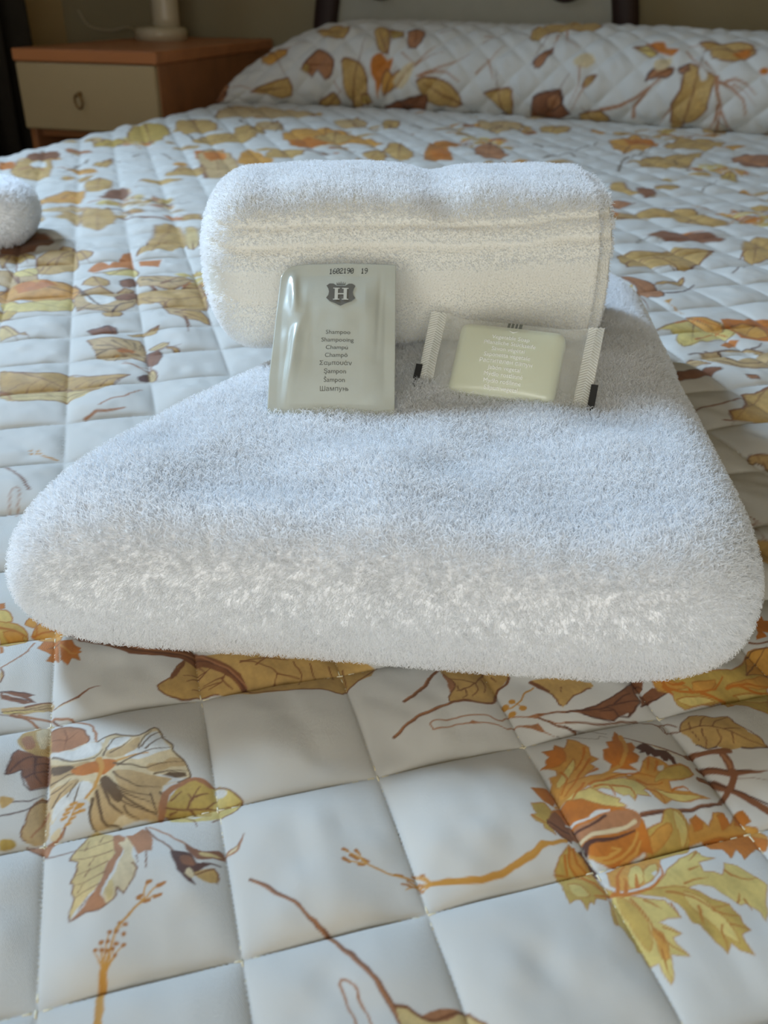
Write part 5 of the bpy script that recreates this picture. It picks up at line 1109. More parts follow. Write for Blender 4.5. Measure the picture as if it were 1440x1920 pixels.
pS 0 0 2162,6902 2193,6910 2230,6918 2208,6879 2186,6839 2198,6804 2224,6776 2222,6625 2241,6604 2219,6663 2205,6807 2175,6862
pY 0 0 1909,6198 1964,6233 2061,6297 2166,6394 2280,6483 2354,6409 2431,6359 2475,6276 2471,6148 2450,6087 2409,6063 2322,6031 2194,5924 2092,5860 2018,5836 1990,5879 1989,5945 2022,6020 2072,6148 2045,6156 2019,6215 1954,6215
lB 98 49 1909,6198 2061,6297 2280,6483 2431,6359 2471,6148 2409,6063 2194,5924 2018,5836 1989,5945 2072,6148 2019,6215 1909,6198
lB 98 39 2280,6483 2168,6144 2078,5873
pE 0 0 2234,6535 2282,6497 2353,6439 2407,6365 2436,6290 2390,6179 2348,6168 2317,6246 2266,6301 2217,6370
lB 101 50 2234,6535 2282,6497 2353,6439 2407,6365 2436,6290 2390,6179 2348,6168 2317,6246 2266,6301 2217,6370 2234,6535
lB 101 40 2234,6535 2325,6339 2398,6182
lO 201 101 2091,6317 2188,6396 2287,6461 2343,6362 2416,6300
lO 169 96 2123,5925 2175,5994 2242,6074 2346,6170 2392,6082
pO 0 0 2445,6412 2505,6444 2628,6427 2725,6513 2839,6472 2641,5949 2468,6031 2445,6318
pE 0 0 2498,6328 2591,6378 2689,6369 2676,6155 2666,6055 2587,6037 2506,6076 2474,6185
lB 99 49 2498,6328 2591,6378 2689,6369 2676,6155 2666,6055 2587,6037 2506,6076 2474,6185 2498,6328
lB 99 39 2689,6369 2586,6198 2503,6061
pO 0 0 2279,5889 2388,6027 2444,5990 2404,5932 2324,5842
pQ 0 0 2098,5736 2142,5749 2246,5780 2455,5859 2589,5792 2551,5605 2466,5465 2350,5416 2244,5441 2166,5476 2111,5534 2091,5649
lB 91 45 2098,5736 2142,5749 2246,5780 2455,5859 2589,5792 2551,5605 2466,5465 2350,5416 2244,5441 2166,5476 2111,5534 2091,5649 2098,5736
lB 91 36 2589,5792 2292,5625 2055,5492
pW 0 0 2249,5775 2314,5774 2428,5823 2488,5805 2488,5735 2392,5630 2284,5558 2239,5640
lD 127 69 2025,5730 2065,5741 2098,5747 2112,5740 2114,5713
lD 127 69 2137,5767 2153,5765
lD 128 70 2226,5743 2230,5765 2246,5780 2305,5803 2383,5836 2453,5860 2501,5831
lD 124 68 2237,5740 2241,5600 2277,5538 2336,5510 2403,5513 2480,5591 2534,5634
lD 122 67 2137,5583 2177,5521 2232,5471 2331,5438 2457,5443
lD 129 71 2484,5858 2510,5862 2535,5873 2555,5898 2576,5934
pN 0 0 1722,5291 1786,5316 1893,5362 2051,5471 2132,5428 2135,5401 2088,5384 1933,5255 1803,5192 1778,5216 1778,5260 1738,5277
lD 87 43 1722,5291 1786,5316 1893,5362 2051,5471 2132,5428 2135,5401 2088,5384 1933,5255 1803,5192 1778,5216 1778,5260 1738,5277 1722,5291
lB 87 34 2132,5428 1903,5321 1720,5235
pC 0 0 2259,5318 2291,5327 2326,5323 2337,5301 2335,5282 2310,5274 2277,5269 2259,5289
lD 87 43 2259,5318 2291,5327 2326,5323 2337,5301 2335,5282 2310,5274 2277,5269 2259,5289 2259,5318
lB 87 34 2259,5318 2299,5298 2331,5281
lN 100 121 1759,4740 1792,4773 1835,4810 1899,4834 1970,4861 2037,4906 2121,4996
pT 0 0 2356,5167 2223,5056 2159,5071 2112,4887 2055,4782 1968,4760 1963,4660 2086,4653 2172,4651
lB 81 40 2356,5167 2223,5056 2159,5071 2112,4887 2055,4782 1968,4760 1963,4660 2086,4653 2172,4651 2356,5167
lB 81 32 2356,5167 2122,4854 1934,4604
lN 121 91 2356,5167 2279,5091 2223,5056 2184,5063 2158,5069 2151,5022 2112,4887 2086,4826 2056,4787 2012,4775 1973,4760 1964,4704 1963,4660 1939,4652 1907,4652
pQ 0 0 1978,5630 2014,5662 2052,5656 2078,5564 2093,5509 2041,5527 1971,5537 1947,5541
lB 91 45 1978,5630 2014,5662 2052,5656 2078,5564 2093,5509 2041,5527 1971,5537 1947,5541 1978,5630
lB 91 36 2093,5509 2022,5579 1965,5634
pG 0 0 -4126,15283 -4263,15821 -4420,16810 -4329,17274 -4093,17228 -3851,16869 -3616,16074 -3590,15325 -3739,15079 -3890,14910
lB 231 115 -4126,15283 -4263,15821 -4420,16810 -4329,17274 -4093,17228 -3851,16869 -3616,16074 -3590,15325 -3739,15079 -3890,14910 -4126,15283
lB 231 92 -4329,17274 -3992,16067 -3722,15102
pT 0 0 -3822,17504 -3620,17997 -3225,17675 -2996,17041 -2888,16242 -3123,16123 -3358,15906 -3630,16566
lB 242 121 -3822,17504 -3620,17997 -3225,17675 -2996,17041 -2888,16242 -3123,16123 -3358,15906 -3630,16566 -3822,17504
lB 242 96 -3620,17997 -3333,16882 -3103,15989
pT 0 0 -3080,15138 -2976,15789 -2699,16161 -2433,16318 -2241,16418 -2153,15937 -2191,15377 -2400,14897 -2695,14825 -2917,14776
lB 224 112 -3080,15138 -2976,15789 -2699,16161 -2433,16318 -2241,16418 -2153,15937 -2191,15377 -2400,14897 -2695,14825 -2917,14776 -3080,15138
lB 224 89 -2241,16418 -2578,15564 -2849,14880
pQ 0 0 -2733,13711 -2721,14170 -2636,14475 -2474,14264 -2299,13876 -2109,13276 -1945,12484 -1997,12378 -2078,12204 -2122,11833 -2220,11843 -2354,12268 -2496,12821 -2641,13302
lB 191 95 -2733,13711 -2721,14170 -2636,14475 -2474,14264 -2299,13876 -2109,13276 -1945,12484 -1997,12378 -2078,12204 -2122,11833 -2220,11843 -2354,12268 -2496,12821 -2641,13302 -2733,13711
lB 191 76 -2636,14475 -2344,13065 -2111,11936
pO 0 0 -2675,13817 -2633,14147 -2520,14267 -2373,13910 -2309,13675 -2368,13430 -2462,13253 -2614,13625
pS 0 0 -2099,13299 -2127,13840 -2124,14558 -1889,14047 -1681,13545 -1610,13446 -1596,13127 -1754,12989 -1925,12853 -2033,13008
pT 0 0 -1777,14016 -1586,14392 -1337,14364 -1237,14118 -1257,13894 -1449,13542 -1678,13509 -1758,13550
lB 202 101 -1777,14016 -1586,14392 -1337,14364 -1237,14118 -1257,13894 -1449,13542 -1678,13509 -1758,13550 -1777,14016
lB 202 80 -1586,14392 -1510,13923 -1449,13548
pQ 0 0 -3263,18183 -3320,18977 -3272,20159 -2923,20129 -2475,19933 -1873,19486 -1440,19094 -1472,18415 -1790,18375 -2279,18313 -2777,18254 -3084,18110
lB 269 134 -3263,18183 -3320,18977 -3272,20159 -2923,20129 -2475,19933 -1873,19486 -1440,19094 -1472,18415 -1790,18375 -2279,18313 -2777,18254 -3084,18110 -3263,18183
lB 269 107 -3272,20159 -2497,18952 -1878,17987
pE 0 0 -1747,16024 -1659,16632 -1407,16736 -1084,16847 -696,16226 -284,15548 -63,14969 -309,14860 -730,15026 -1116,14760 -1447,14696 -1672,15417
lB 225 112 -1747,16024 -1659,16632 -1407,16736 -1084,16847 -696,16226 -284,15548 -63,14969 -309,14860 -730,15026 -1116,14760 -1447,14696 -1672,15417 -1747,16024
lB 225 90 -1084,16847 -1018,15645 -965,14684
pO 0 0 -1569,15103 -1469,15497 -1282,15705 -1021,15198 -896,15023 -1095,14748 -1356,14581 -1531,15020
pQ 0 0 -1011,17908 -827,18129 -583,18361 -417,17824 -366,17548 -510,16846 -722,16859 -913,17359
lB 251 125 -1011,17908 -827,18129 -583,18361 -417,17824 -366,17548 -510,16846 -722,16859 -913,17359 -1011,17908
lB 251 100 -510,16846 -669,17604 -796,18211
pT 0 0 -375,14215 -224,14331 -60,14550 -23,13999 -54,13421 -162,13400 -285,13699 -361,13868
lB 202 101 -375,14215 -224,14331 -60,14550 -23,13999 -54,13421 -162,13400 -285,13699 -361,13868 -375,14215
lB 202 80 -60,14550 -193,13935 -299,13444
pT 0 0 -2869,12214 -2723,12550 -2507,12680 -2432,12646 -2397,12266 -2552,12126 -2742,12093 -2842,12086
lB 181 90 -2869,12214 -2723,12550 -2507,12680 -2432,12646 -2397,12266 -2552,12126 -2742,12093 -2842,12086 -2869,12214
lB 181 72 -2432,12646 -2633,12333 -2794,12082
pG 0 0 -4484,14623 -4477,15192 -4299,15302 -4155,15169 -4063,14867 -4175,14638 -4299,14373 -4369,14272
lB 214 107 -4484,14623 -4477,15192 -4299,15302 -4155,15169 -4063,14867 -4175,14638 -4299,14373 -4369,14272 -4484,14623
lB 214 85 -4369,14272 -4290,14805 -4227,15230
pQ 0 0 -2374,17455 -2222,17692 -2043,17919 -1876,17254 -1790,16431 -1972,16526 -2164,16527 -2325,17062
lB 245 122 -2374,17455 -2222,17692 -2043,17919 -1876,17254 -1790,16431 -1972,16526 -2164,16527 -2325,17062 -2374,17455
lB 245 98 -2043,17919 -2096,17108 -2138,16460
pT 0 0 -2641,16684 -2505,16924 -2347,17239 -2173,16801 -2094,16316 -2221,15865 -2437,15896 -2591,16321
lB 237 118 -2641,16684 -2505,16924 -2347,17239 -2173,16801 -2094,16316 -2221,15865 -2437,15896 -2591,16321 -2641,16684
lB 237 94 -2347,17239 -2376,16506 -2399,15919
pT 0 0 -1189,15626 -1085,16094 -878,16283 -659,15862 -547,15784 -659,15218 -862,15176 -1051,15176
lB 225 112 -1189,15626 -1085,16094 -878,16283 -659,15862 -547,15784 -659,15218 -862,15176 -1051,15176 -1189,15626
lB 225 90 -878,16283 -866,15652 -857,15148
pT 0 0 -60,14550 33,15080 190,15307 312,14609 371,13969 293,13574 173,13590 33,14007
lB 208 104 -60,14550 33,15080 190,15307 312,14609 371,13969 293,13574 173,13590 33,14007 -60,14550
lB 208 83 190,15307 168,14336 150,13558
pS2 0 0 650,15152 746,15330 866,15305 1059,15213 1196,15157 1058,14746 925,14798 944,14223 930,13558 726,13626 511,13504 536,14251
pO 0 0 614,14231 740,14589 883,14795 919,14195 900,13711 792,13643 673,13742 621,14123
pC 0 0 1293,14783 1419,14964 1639,15389 1725,14443 1781,14028 1610,13808 1404,13776 1298,14118
lD 209 104 1293,14783 1419,14964 1639,15389 1725,14443 1781,14028 1610,13808 1404,13776 1298,14118 1293,14783
lB 209 83 1639,15389 1521,14414 1427,13633
pQ 0 0 1655,18102 1951,18138 2302,18139 2422,17687 2382,17206 2054,16596 1743,16477 1637,17357
lB 249 124 1655,18102 1951,18138 2302,18139 2422,17687 2382,17206 2054,16596 1743,16477 1637,17357 1655,18102
lB 249 99 1743,16477 2018,17463 2239,18252
pE 0 0 3613,15860 3799,15923 4162,16330 4278,15755 4313,15365 3924,14733 3543,14382 3481,14926
lB 222 111 3613,15860 3799,15923 4162,16330 4278,15755 4313,15365 3924,14733 3543,14382 3481,14926 3613,15860
lB 222 88 3543,14382 3889,15409 4166,16231
pO 0 0 3827,15670 4135,16082 4286,15760 4295,15427 4222,15174 4045,15160 3861,15235 3823,15571
pT 0 0 4350,15190 4776,15908 5143,16015 5378,15832 5441,15562 4992,14851 4643,14725 4405,14858
lB 221 110 4350,15190 4776,15908 5143,16015 5378,15832 5441,15562 4992,14851 4643,14725 4405,14858 4350,15190
lB 221 88 4405,14858 4891,15368 5280,15776
pT 0 0 3421,13533 3752,13986 4120,14151 4541,14481 4829,14676 4597,14129 4114,13184 3857,13171 3564,13047 3491,13524
lB 200 100 3421,13533 3752,13986 4120,14151 4541,14481 4829,14676 4597,14129 4114,13184 3857,13171 3564,13047 3491,13524 3421,13533
lB 200 80 4829,14676 4029,13788 3388,13078
pT 0 0 -80,18132 74,18016 216,18003 191,17328 113,16998 14,16695 -73,16887 -106,17370
lB 249 124 -80,18132 74,18016 216,18003 191,17328 113,16998 14,16695 -73,16887 -106,17370 -80,18132
lB 249 99 14,16695 44,17429 68,18016
pC 0 0 5070,14168 5436,14460 5716,14440 5597,13942 5361,13443 5124,13296 4985,13469 4950,13758
lD 201 100 5070,14168 5436,14460 5716,14440 5597,13942 5361,13443 5124,13296 4985,13469 4950,13758 5070,14168
lB 201 80 5716,14440 5280,13872 4931,13417
pT 0 0 2792,17440 3083,17650 3260,17366 3112,16776 2936,16555 2789,16714 2619,16582 2708,17349
lB 244 122 2792,17440 3083,17650 3260,17366 3112,16776 2936,16555 2789,16714 2619,16582 2708,17349 2792,17440
lB 244 97 3083,17650 2912,17054 2776,16577
pT 0 0 5661,17758 6020,17960 6167,17516 5867,16865 5583,16560 5496,16916
lB 247 123 5661,17758 6020,17960 6167,17516 5867,16865 5583,16560 5496,16916 5661,17758
lB 247 98 5583,16560 5799,17263 5972,17825
lK 308 154 3103,12773 3245,13323 3414,13823 3686,14247 4026,14735
lK 307 153 3692,14344 3841,13962 4069,13955 4080,13410 4086,12941
lK 373 187 1694,16917 1930,17176 2164,17358 2311,16847 2477,16531
lK 313 156 2274,13941 2525,14218 2719,14260 2784,13923 2870,13801
lK 374 187 397,17214 620,17044 855,16878 1142,16796 1463,16958
lK 333 167 2297,15233 2532,14795 2797,14712 3035,14849 3356,15455
lK 303 151 -3577,13414 -3467,13770 -3273,13730 -3097,13490 -2937,13219
lK 239 119 -2824,10609 -2611,10491 -2408,10341 -2261,10253 -2166,10334
lK 341 171 -3358,15906 -3116,15431 -2908,15104 -2785,15240 -2648,15315
lK 372 186 -2706,17771 -2330,16841 -2040,16243 -1902,16327 -1896,17444
lK 317 158 -1239,14623 -1006,14255 -792,13882 -635,13943 -498,14351
lK 283 141 -4156,13209 -4190,12857 -4138,12315 -4170,12174 -4251,12224"""
PILLOW = """pT 0 0 -6122,1586 -6079,1644 -5993,1644 -5863,1625 -5734,1567 -5648,1470 -5584,1335 -5562,1161 -5562,1006 -5605,890 -5691,812 -6014,77 -5928,793 -5993,967 -6057,1161 -6100,1373
lB 325 162 -6122,1586 -6079,1644 -5993,1644 -5863,1625 -5734,1567 -5648,1470 -5584,1335 -5562,1161 -5562,1006 -5605,890 -5691,812 -6014,77 -5928,793 -5993,967 -6057,1161 -6100,1373 -6122,1586
lB 325 130 -6014,77 -5846,1194 -5711,2088
pT 0 0 -5584,2379 -5476,2437 -5325,2379 -5239,2225 -5196,2070 -5174,1896 -5196,1780 -5282,1780 -5390,1857 -5454,1973 -5519,2147 -5584,2283
lB 325 162 -5584,2379 -5476,2437 -5325,2379 -5239,2225 -5196,2070 -5174,1896 -5196,1780 -5282,1780 -5390,1857 -5454,1973 -5519,2147 -5584,2283 -5584,2379
lB 325 130 -5196,1780 -5368,2100 -5506,2357
pG 0 0 -5261,2360 -5153,2418 -5024,2399 -4959,2283 -4959,2166 -5024,2108 -5131,2089 -5218,2205
lB 325 162 -5261,2360 -5153,2418 -5024,2399 -4959,2283 -4959,2166 -5024,2108 -5131,2089 -5218,2205 -5261,2360
lB 325 130 -5261,2360 -5091,2254 -4955,2168
pC 0 0 -4873,2302 -4722,2399 -4550,2360 -4507,2186 -4529,2012 -4636,1915 -4765,1896 -4830,2050
lD 325 162 -4873,2302 -4722,2399 -4550,2360 -4507,2186 -4529,2012 -4636,1915 -4765,1896 -4830,2050 -4873,2302
lB 325 130 -4722,2399 -4677,2140 -4640,1933
pO 0 0 -5497,1664 -5411,1741 -5325,1780 -5239,1702 -5174,1644 -5110,1683 -5067,1702 -5067,1567 -5088,1412 -5174,1335 -5261,1238 -5325,1064 -5347,948 -5368,1064 -5390,1238 -5454,1315 -5497,1393 -5519,1528
pE 0 0 -5261,1238 -5218,1373 -5153,1470 -5088,1412 -5024,1354 -4959,1431 -4916,1470 -4916,1354 -4959,1199 -5088,1083 -5218,1006 -5261,1103
lB 325 162 -5261,1238 -5218,1373 -5153,1470 -5088,1412 -5024,1354 -4959,1431 -4916,1470 -4916,1354 -4959,1199 -5088,1083 -5218,1006 -5261,1103 -5261,1238
lB 325 130 -5218,1006 -5088,1291 -4985,1519
pT 0 0 -6897,271 -6617,832 -6445,928 -6337,1006 -6273,1025 -6186,928 -6186,774 -6316,619 -6488,522 -6682,522
lB 325 162 -6897,271 -6617,832 -6445,928 -6337,1006 -6273,1025 -6186,928 -6186,774 -6316,619 -6488,522 -6682,522 -6897,271
lB 325 130 -6897,271 -6443,743 -6079,1120
pC 0 0 -6962,1567 -6897,1644 -6789,1702 -6725,1818 -6660,1876 -6552,1838 -6445,1760 -6359,1702 -6294,1606 -6294,1470 -6316,1354 -6359,1277 -6445,1257 -6531,1354 -6639,1451 -6703,1373 -6746,1315 -6875,1412
lD 325 162 -6962,1567 -6789,1702 -6660,1876 -6445,1760 -6294,1606 -6316,1354 -6445,1257 -6639,1451 -6746,1315 -6962,1567
lB 325 130 -6962,1567 -6588,1543 -6290,1524
pG 0 0 -6983,1509 -6940,1567 -6875,1586 -6811,1528 -6768,1451 -6811,1431 -6897,1431 -6962,1470
lB 325 162 -6983,1509 -6940,1567 -6875,1586 -6811,1528 -6768,1451 -6811,1431 -6897,1431 -6962,1470 -6983,1509
lB 325 130 -6768,1451 -6881,1497 -6971,1533
pT 0 0 -4529,1277 -4464,1335 -4356,1354 -4163,1354 -3990,1315 -3840,1257 -3732,1161 -3624,1025 -3603,890 -3732,832 -3926,832 -4163,851 -4356,928 -4464,1103
lB 325 162 -4529,1277 -4464,1335 -4356,1354 -4163,1354 -3990,1315 -3840,1257 -3732,1161 -3624,1025 -3603,890 -3732,832 -3926,832 -4163,851 -4356,928 -4464,1103 -4529,1277
lB 325 130 -3603,890 -4067,1108 -4439,1283
pN 0 0 -5390,271 -5218,774 -5045,851 -4679,987 -4335,1045 -4313,948 -4636,39 -4787,484 -5067,484 -5239,503
lD 325 162 -5390,271 -5218,774 -5045,851 -4679,987 -4335,1045 -4313,948 -4636,39 -4787,484 -5067,484 -5239,503 -5390,271
lB 325 130 -4335,1045 -4871,638 -5300,313
pT 0 0 -6854,2457 -6768,2534 -6595,2573 -6359,2553 -6165,2495 -6122,2283 -6186,2128 -6316,2089 -6488,2128 -6703,2263
lB 325 162 -6854,2457 -6768,2534 -6595,2573 -6359,2553 -6165,2495 -6122,2283 -6186,2128 -6316,2089 -6488,2128 -6703,2263 -6854,2457
lB 325 130 -6854,2457 -6456,2350 -6137,2265
pT 0 0 -3151,1141 -3000,1199 -2785,1238 -2677,1257 -2612,1219 -2569,987 -2655,368 -2763,793 -2935,967 -3086,1064
lB 325 162 -3151,1141 -3000,1199 -2785,1238 -2677,1257 -2612,1219 -2569,987 -2655,368 -2763,793 -2935,967 -3086,1064 -3151,1141
lB 325 130 -2655,368 -2823,1023 -2958,1548
pP 0 0 -5024,1257 -4959,1373 -4852,1509 -4722,1586 -4615,1625 -4615,1528 -4658,1373 -4744,1238 -4830,1141 -4959,1161
pG 0 0 -5691,987 -5627,1025 -5540,1025 -5497,928 -5497,832 -5605,774 -5691,812 -5713,909
lB 325 162 -5691,987 -5627,1025 -5540,1025 -5497,928 -5497,832 -5605,774 -5691,812 -5713,909 -5691,987
lB 325 130 -5605,774 -5608,912 -5610,1022
lC 296 148 -4529,1373 -4249,1489 -3861,1625 -3517,1838
lC 370 185 -4464,1373 -4184,1470 -3947,1470 -3667,1315
lC 259 130 -4593,1567 -4464,1741 -4249,1954
lC 222 111 -4550,1606 -4335,1760 -4055,1818
lC 259 130 -4895,1799 -4744,1683 -4550,1567
lC 222 111 -4959,1141 -4787,1431 -4615,1586
lC 222 111 -6273,1219 -6143,1064 -6014,1006
lC 222 111 -3301,2283 -3064,2341 -2806,2534
lC 185 93 -4206,2302 -3926,2457
lC 222 111 -3301,2108 -3172,2283
lC 222 111 -3344,1470 -3086,1760 -2849,2089
lC 259 130 -3151,1760 -3021,1489 -2978,1373
lC 222 111 -5261,2108 -5218,1702
pT 0 0 380,832 337,987 337,1141 402,1257 467,1373 445,1547 445,1702 467,1799 531,1818 617,1799 725,1741 876,1702 983,1644 1005,1528 962,1393 940,1238 919,1083 854,987 790,909 682,851 574,793 488,0
lB 325 162 380,832 337,1141 467,1373 445,1702 531,1818 725,1741 983,1644 962,1393 919,1083 790,909 574,793 380,832
lB 325 130 488,0 647,1278 774,2301
pW 0 0 703,1741 746,1760 811,1722 854,1644 854,1586 811,1547 768,1547 725,1644
pO 0 0 -244,2186 -115,2244 58,2244 101,2166 144,2089 251,2070 337,2050 316,1992 251,1934 187,1934 101,1973 -29,2031 -158,2108 -244,2147
pY 0 0 -438,2050 -352,2089 -222,2108 -115,2050 -29,1992 -50,1934 -136,1896 -309,1973
lB 325 162 -438,2050 -352,2089 -222,2108 -115,2050 -29,1992 -50,1934 -136,1896 -309,1973 -438,2050
lB 325 130 -438,2050 -206,2012 -21,1981
pT 0 0 660,2244 833,2321 1069,2379 1306,2379 1500,2302 1565,2205 1565,2089 1414,1992 1242,1934 1048,1915 897,1954 854,2031 833,2128 703,2186
lB 325 162 660,2244 833,2321 1069,2379 1306,2379 1500,2302 1565,2205 1565,2089 1414,1992 1242,1934 1048,1915 897,1954 854,2031 833,2128 703,2186 660,2244
lB 325 130 1565,2205 1106,2147 740,2101
pO 0 0 1220,2108 1349,2166 1479,2205 1500,2128 1479,2050 1392,2012 1285,2012 1220,2050
pT 0 0 -2397,2631 -2225,2940 -1988,3540 -1557,3501 -1256,4333 -1105,2805 -1213,2650 -1514,2611 -1880,2534 -2139,2283 -2332,2166 -2419,2321
lB 325 162 -2397,2631 -2225,2940 -1988,3540 -1557,3501 -1256,4333 -1105,2805 -1213,2650 -1514,2611 -1880,2534 -2139,2283 -2332,2166 -2419,2321 -2397,2631
lB 325 130 -1256,4333 -1835,2860 -2299,1681
pC 0 0 -158,1489 -136,1586 -50,1664 122,1722 273,1722 273,1644 208,1567 101,1547 -29,1528 -115,1509
lD 325 162 -158,1489 -136,1586 -50,1664 122,1722 273,1722 273,1644 208,1567 101,1547 -29,1528 -115,1509 -158,1489
lB 325 130 273,1722 49,1598 -130,1499
pN 0 0 -2182,1103 -2117,1161 -2009,1199 -1816,1238 -1665,1257 -1622,1141 -1622,1025 -1514,909 -1450,812 -1622,735 -1859,696 -2053,638 -2246,174 -2203,948
lD 325 162 -2182,1103 -2117,1161 -2009,1199 -1816,1238 -1665,1257 -1622,1141 -1622,1025 -1514,909 -1450,812 -1622,735 -1859,696 -2053,638 -2246,174 -2203,948 -2182,1103
lB 325 130 -2246,174 -1856,931 -1543,1537
pC 0 0 -1686,1199 -1643,1122 -1643,1006 -1751,909 -1859,851 -1902,987 -1902,1122 -1794,1180
lD 325 162 -1686,1199 -1643,1122 -1643,1006 -1751,909 -1859,851 -1902,987 -1902,1122 -1794,1180 -1686,1199
lB 325 130 -1859,851 -1773,1047 -1704,1204
pO 0 0 1651,1799 1715,1838 1780,1838 1802,1780 1780,1722 1737,1722 1694,1722 1651,1760
pP 0 0 -1493,1760 -1407,1857 -1277,1934 -1170,1896 -1105,1799 -1127,1722 -1213,1644 -1299,1625 -1385,1644 -1471,1683
pC 0 0 -2246,1683 -2225,1760 -2160,1857 -2031,1954 -1923,2012 -1923,1915 -1988,1799 -2053,1683 -2117,1606 -2203,1625
lD 325 162 -2246,1683 -2225,1760 -2160,1857 -2031,1954 -1923,2012 -1923,1915 -1988,1799 -2053,1683 -2117,1606 -2203,1625 -2246,1683
lB 325 130 -1923,2012 -2087,1789 -2218,1611
pG 0 0 -1277,1335 -1256,1412 -1213,1489 -1105,1528 -1041,1509 -1084,1412 -1170,1335 -1234,1315
lB 325 162 -1277,1335 -1256,1412 -1213,1489 -1105,1528 -1041,1509 -1084,1412 -1170,1335 -1234,1315 -1277,1335
lB 325 130 -1041,1509 -1172,1417 -1278,1343
pP 0 0 -50,1799 101,1876 230,1915 230,1818 187,1722 101,1664 14,1644 -50,1702
pC 0 0 359,1722 424,1760 488,1799 531,1760 553,1702 488,1664 402,1644 359,1683
lD 325 162 359,1722 424,1760 488,1799 531,1760 553,1702 488,1664 402,1644 359,1683 359,1722
lB 325 130 553,1702 450,1717 369,1728
pT 0 0 -1277,832 -1084,909 -890,928 -739,851 -696,309 -911,522 -1170,522 -1277,696
lB 325 162 -1277,832 -1084,909 -890,928 -739,851 -696,309 -911,522 -1170,522 -1277,696 -1277,832
lB 325 130 -696,309 -1006,696 -1253,1006
lC 530 212 -890,967 -545,1064 -265,1219 79,1528
lC 489 196 -287,870 -309,1045 -158,1257 -72,1373
lC 570 228 1005,1625 1048,1412 1134,1199 1156,1064
lC 367 147 1156,1103 1285,928 1608,213
lC 326 130 1134,1064 1220,232
lC 326 130 1091,1180 1091,909 1026,735
lC 448 179 1069,1547 1263,1470 1479,1296 1565,1064
lC 367 147 1156,1567 1306,1606 1479,1547 1672,1373
lC 244 98 1285,1528 1479,1431 1694,1219
lC 326 130 -1730,2553 -1686,2205 -1450,2031
lC 285 114 -1859,2360 -1923,2050
lC 244 98 -1364,1644 -1342,1373 -1471,1025
lC 285 114 -1148,1470 -1299,1219 -1450,890
lC 244 98 337,1083 230,890 165,696
lC 285 114 467,2031 639,1838 811,1741
lC 204 81 488,2186 768,2205 876,2089
lC 244 98 790,1876 983,1664
lC 244 98 -653,1025 -373,1161
pE 0 0 -8232,3308 -7995,2534 -7844,2515 -7586,2263 -7392,2108 -7392,1992 -7478,1896 -7607,1838 -7758,1838 -7909,1992
lB 325 162 -8232,3308 -7995,2534 -7844,2515 -7586,2263 -7392,2108 -7392,1992 -7478,1896 -7607,1838 -7758,1838 -7909,1992 -8232,3308
lB 325 130 -8232,3308 -7719,2228 -7309,1365
pT 0 0 -8124,1180 -8017,1257 -7780,1296 -7500,1354 -7263,1354 -7177,1161 -7241,948 -7435,928 -7672,1006 -7952,1083
lB 325 162 -8124,1180 -8017,1257 -7780,1296 -7500,1354 -7263,1354 -7177,1161 -7241,948 -7435,928 -7672,1006 -7952,1083 -8124,1180
lB 325 130 -8124,1180 -7616,1157 -7210,1138
pC 0 0 -9050,1219 -9050,1257 -8985,2166 -8856,2534 -8749,2495 -8706,1818 -8749,1354 -8835,1006 -8985,600 -9050,1199
lD 325 162 -9050,1219 -9050,1257 -8985,2166 -8856,2534 -8749,2495 -8706,1818 -8749,1354 -8835,1006 -8985,600 -9050,1199 -9050,1219
lB 325 130 -8856,2534 -8901,1565 -8938,790
pN 0 0 -9050,1257 -8964,2108 -8770,1760 -8770,1470 -8899,1161 -9050,754 -9050,1180 -9050,1219
lD 325 162 -9050,1257 -8964,2108 -8770,1760 -8770,1470 -8899,1161 -9050,754 -9050,1180 -9050,1219 -9050,1257
lB 325 130 -8964,2108 -8950,1364 -8940,768
lC 267 167 -8770,1896 -8426,1567 -8038,1161
lC 233 167 -7651,2166 -7349,2186 -7005,2147"""
def parse(txt):
    out = []
    for ln in txt.split('\n'):
        q = ln.split(' '); typ, col = q[0][0], q[0][1:]
        pts = np.array([tuple(map(int, s_.split(','))) for s_ in q[3:]], float) * 1e-4
        out.append((typ, PAL[col], int(q[1]) * (1.3e-5 if typ == 'l' else 1e-5), int(q[2]) * (1.3e-5 if typ == 'l' else 1e-5), pts))
    return out
PR_COVER = parse(PRINT); PR_PILLOW = parse(PILLOW)
def moved(prims, keep, about, ang, to, sc=1.0):
    """a repeat of part of the fabric's design, turned and shifted"""
    x0, x1, y0, y1 = keep; out = []; c, s_ = math.cos(ang) * sc, math.sin(ang) * sc
    for typ, col, w0, w1, P in prims:
        m = P.mean(0)
        if x0 < m[0] < x1 and y0 < m[1] < y1:
            d = P - about; out.append((typ, col, w0 * sc, w1 * sc, np.stack([d[:, 0] * c - d[:, 1] * s_, d[:, 0] * s_ + d[:, 1] * c], 1) + to))
    return out
REP = []
A_ = (-.13, -.03, .12, .26); B_ = (.03, .16, .10, .23)
rr_ = random.Random(5)
for iy in range(7):
    for ix in range(6):
        cx, cy = .62 + ix * .21 + (iy % 2) * .08, -.05 + iy * .24 + rr_.uniform(-.03, .03)
        REP += moved(PR_COVER, A_ if (ix + iy) % 2 else B_, np.array([(A_ if (ix + iy) % 2 else B_)[0] + .05, .18]), rr_.uniform(2.4, 3.8), np.array([cx, cy]), 1.25)
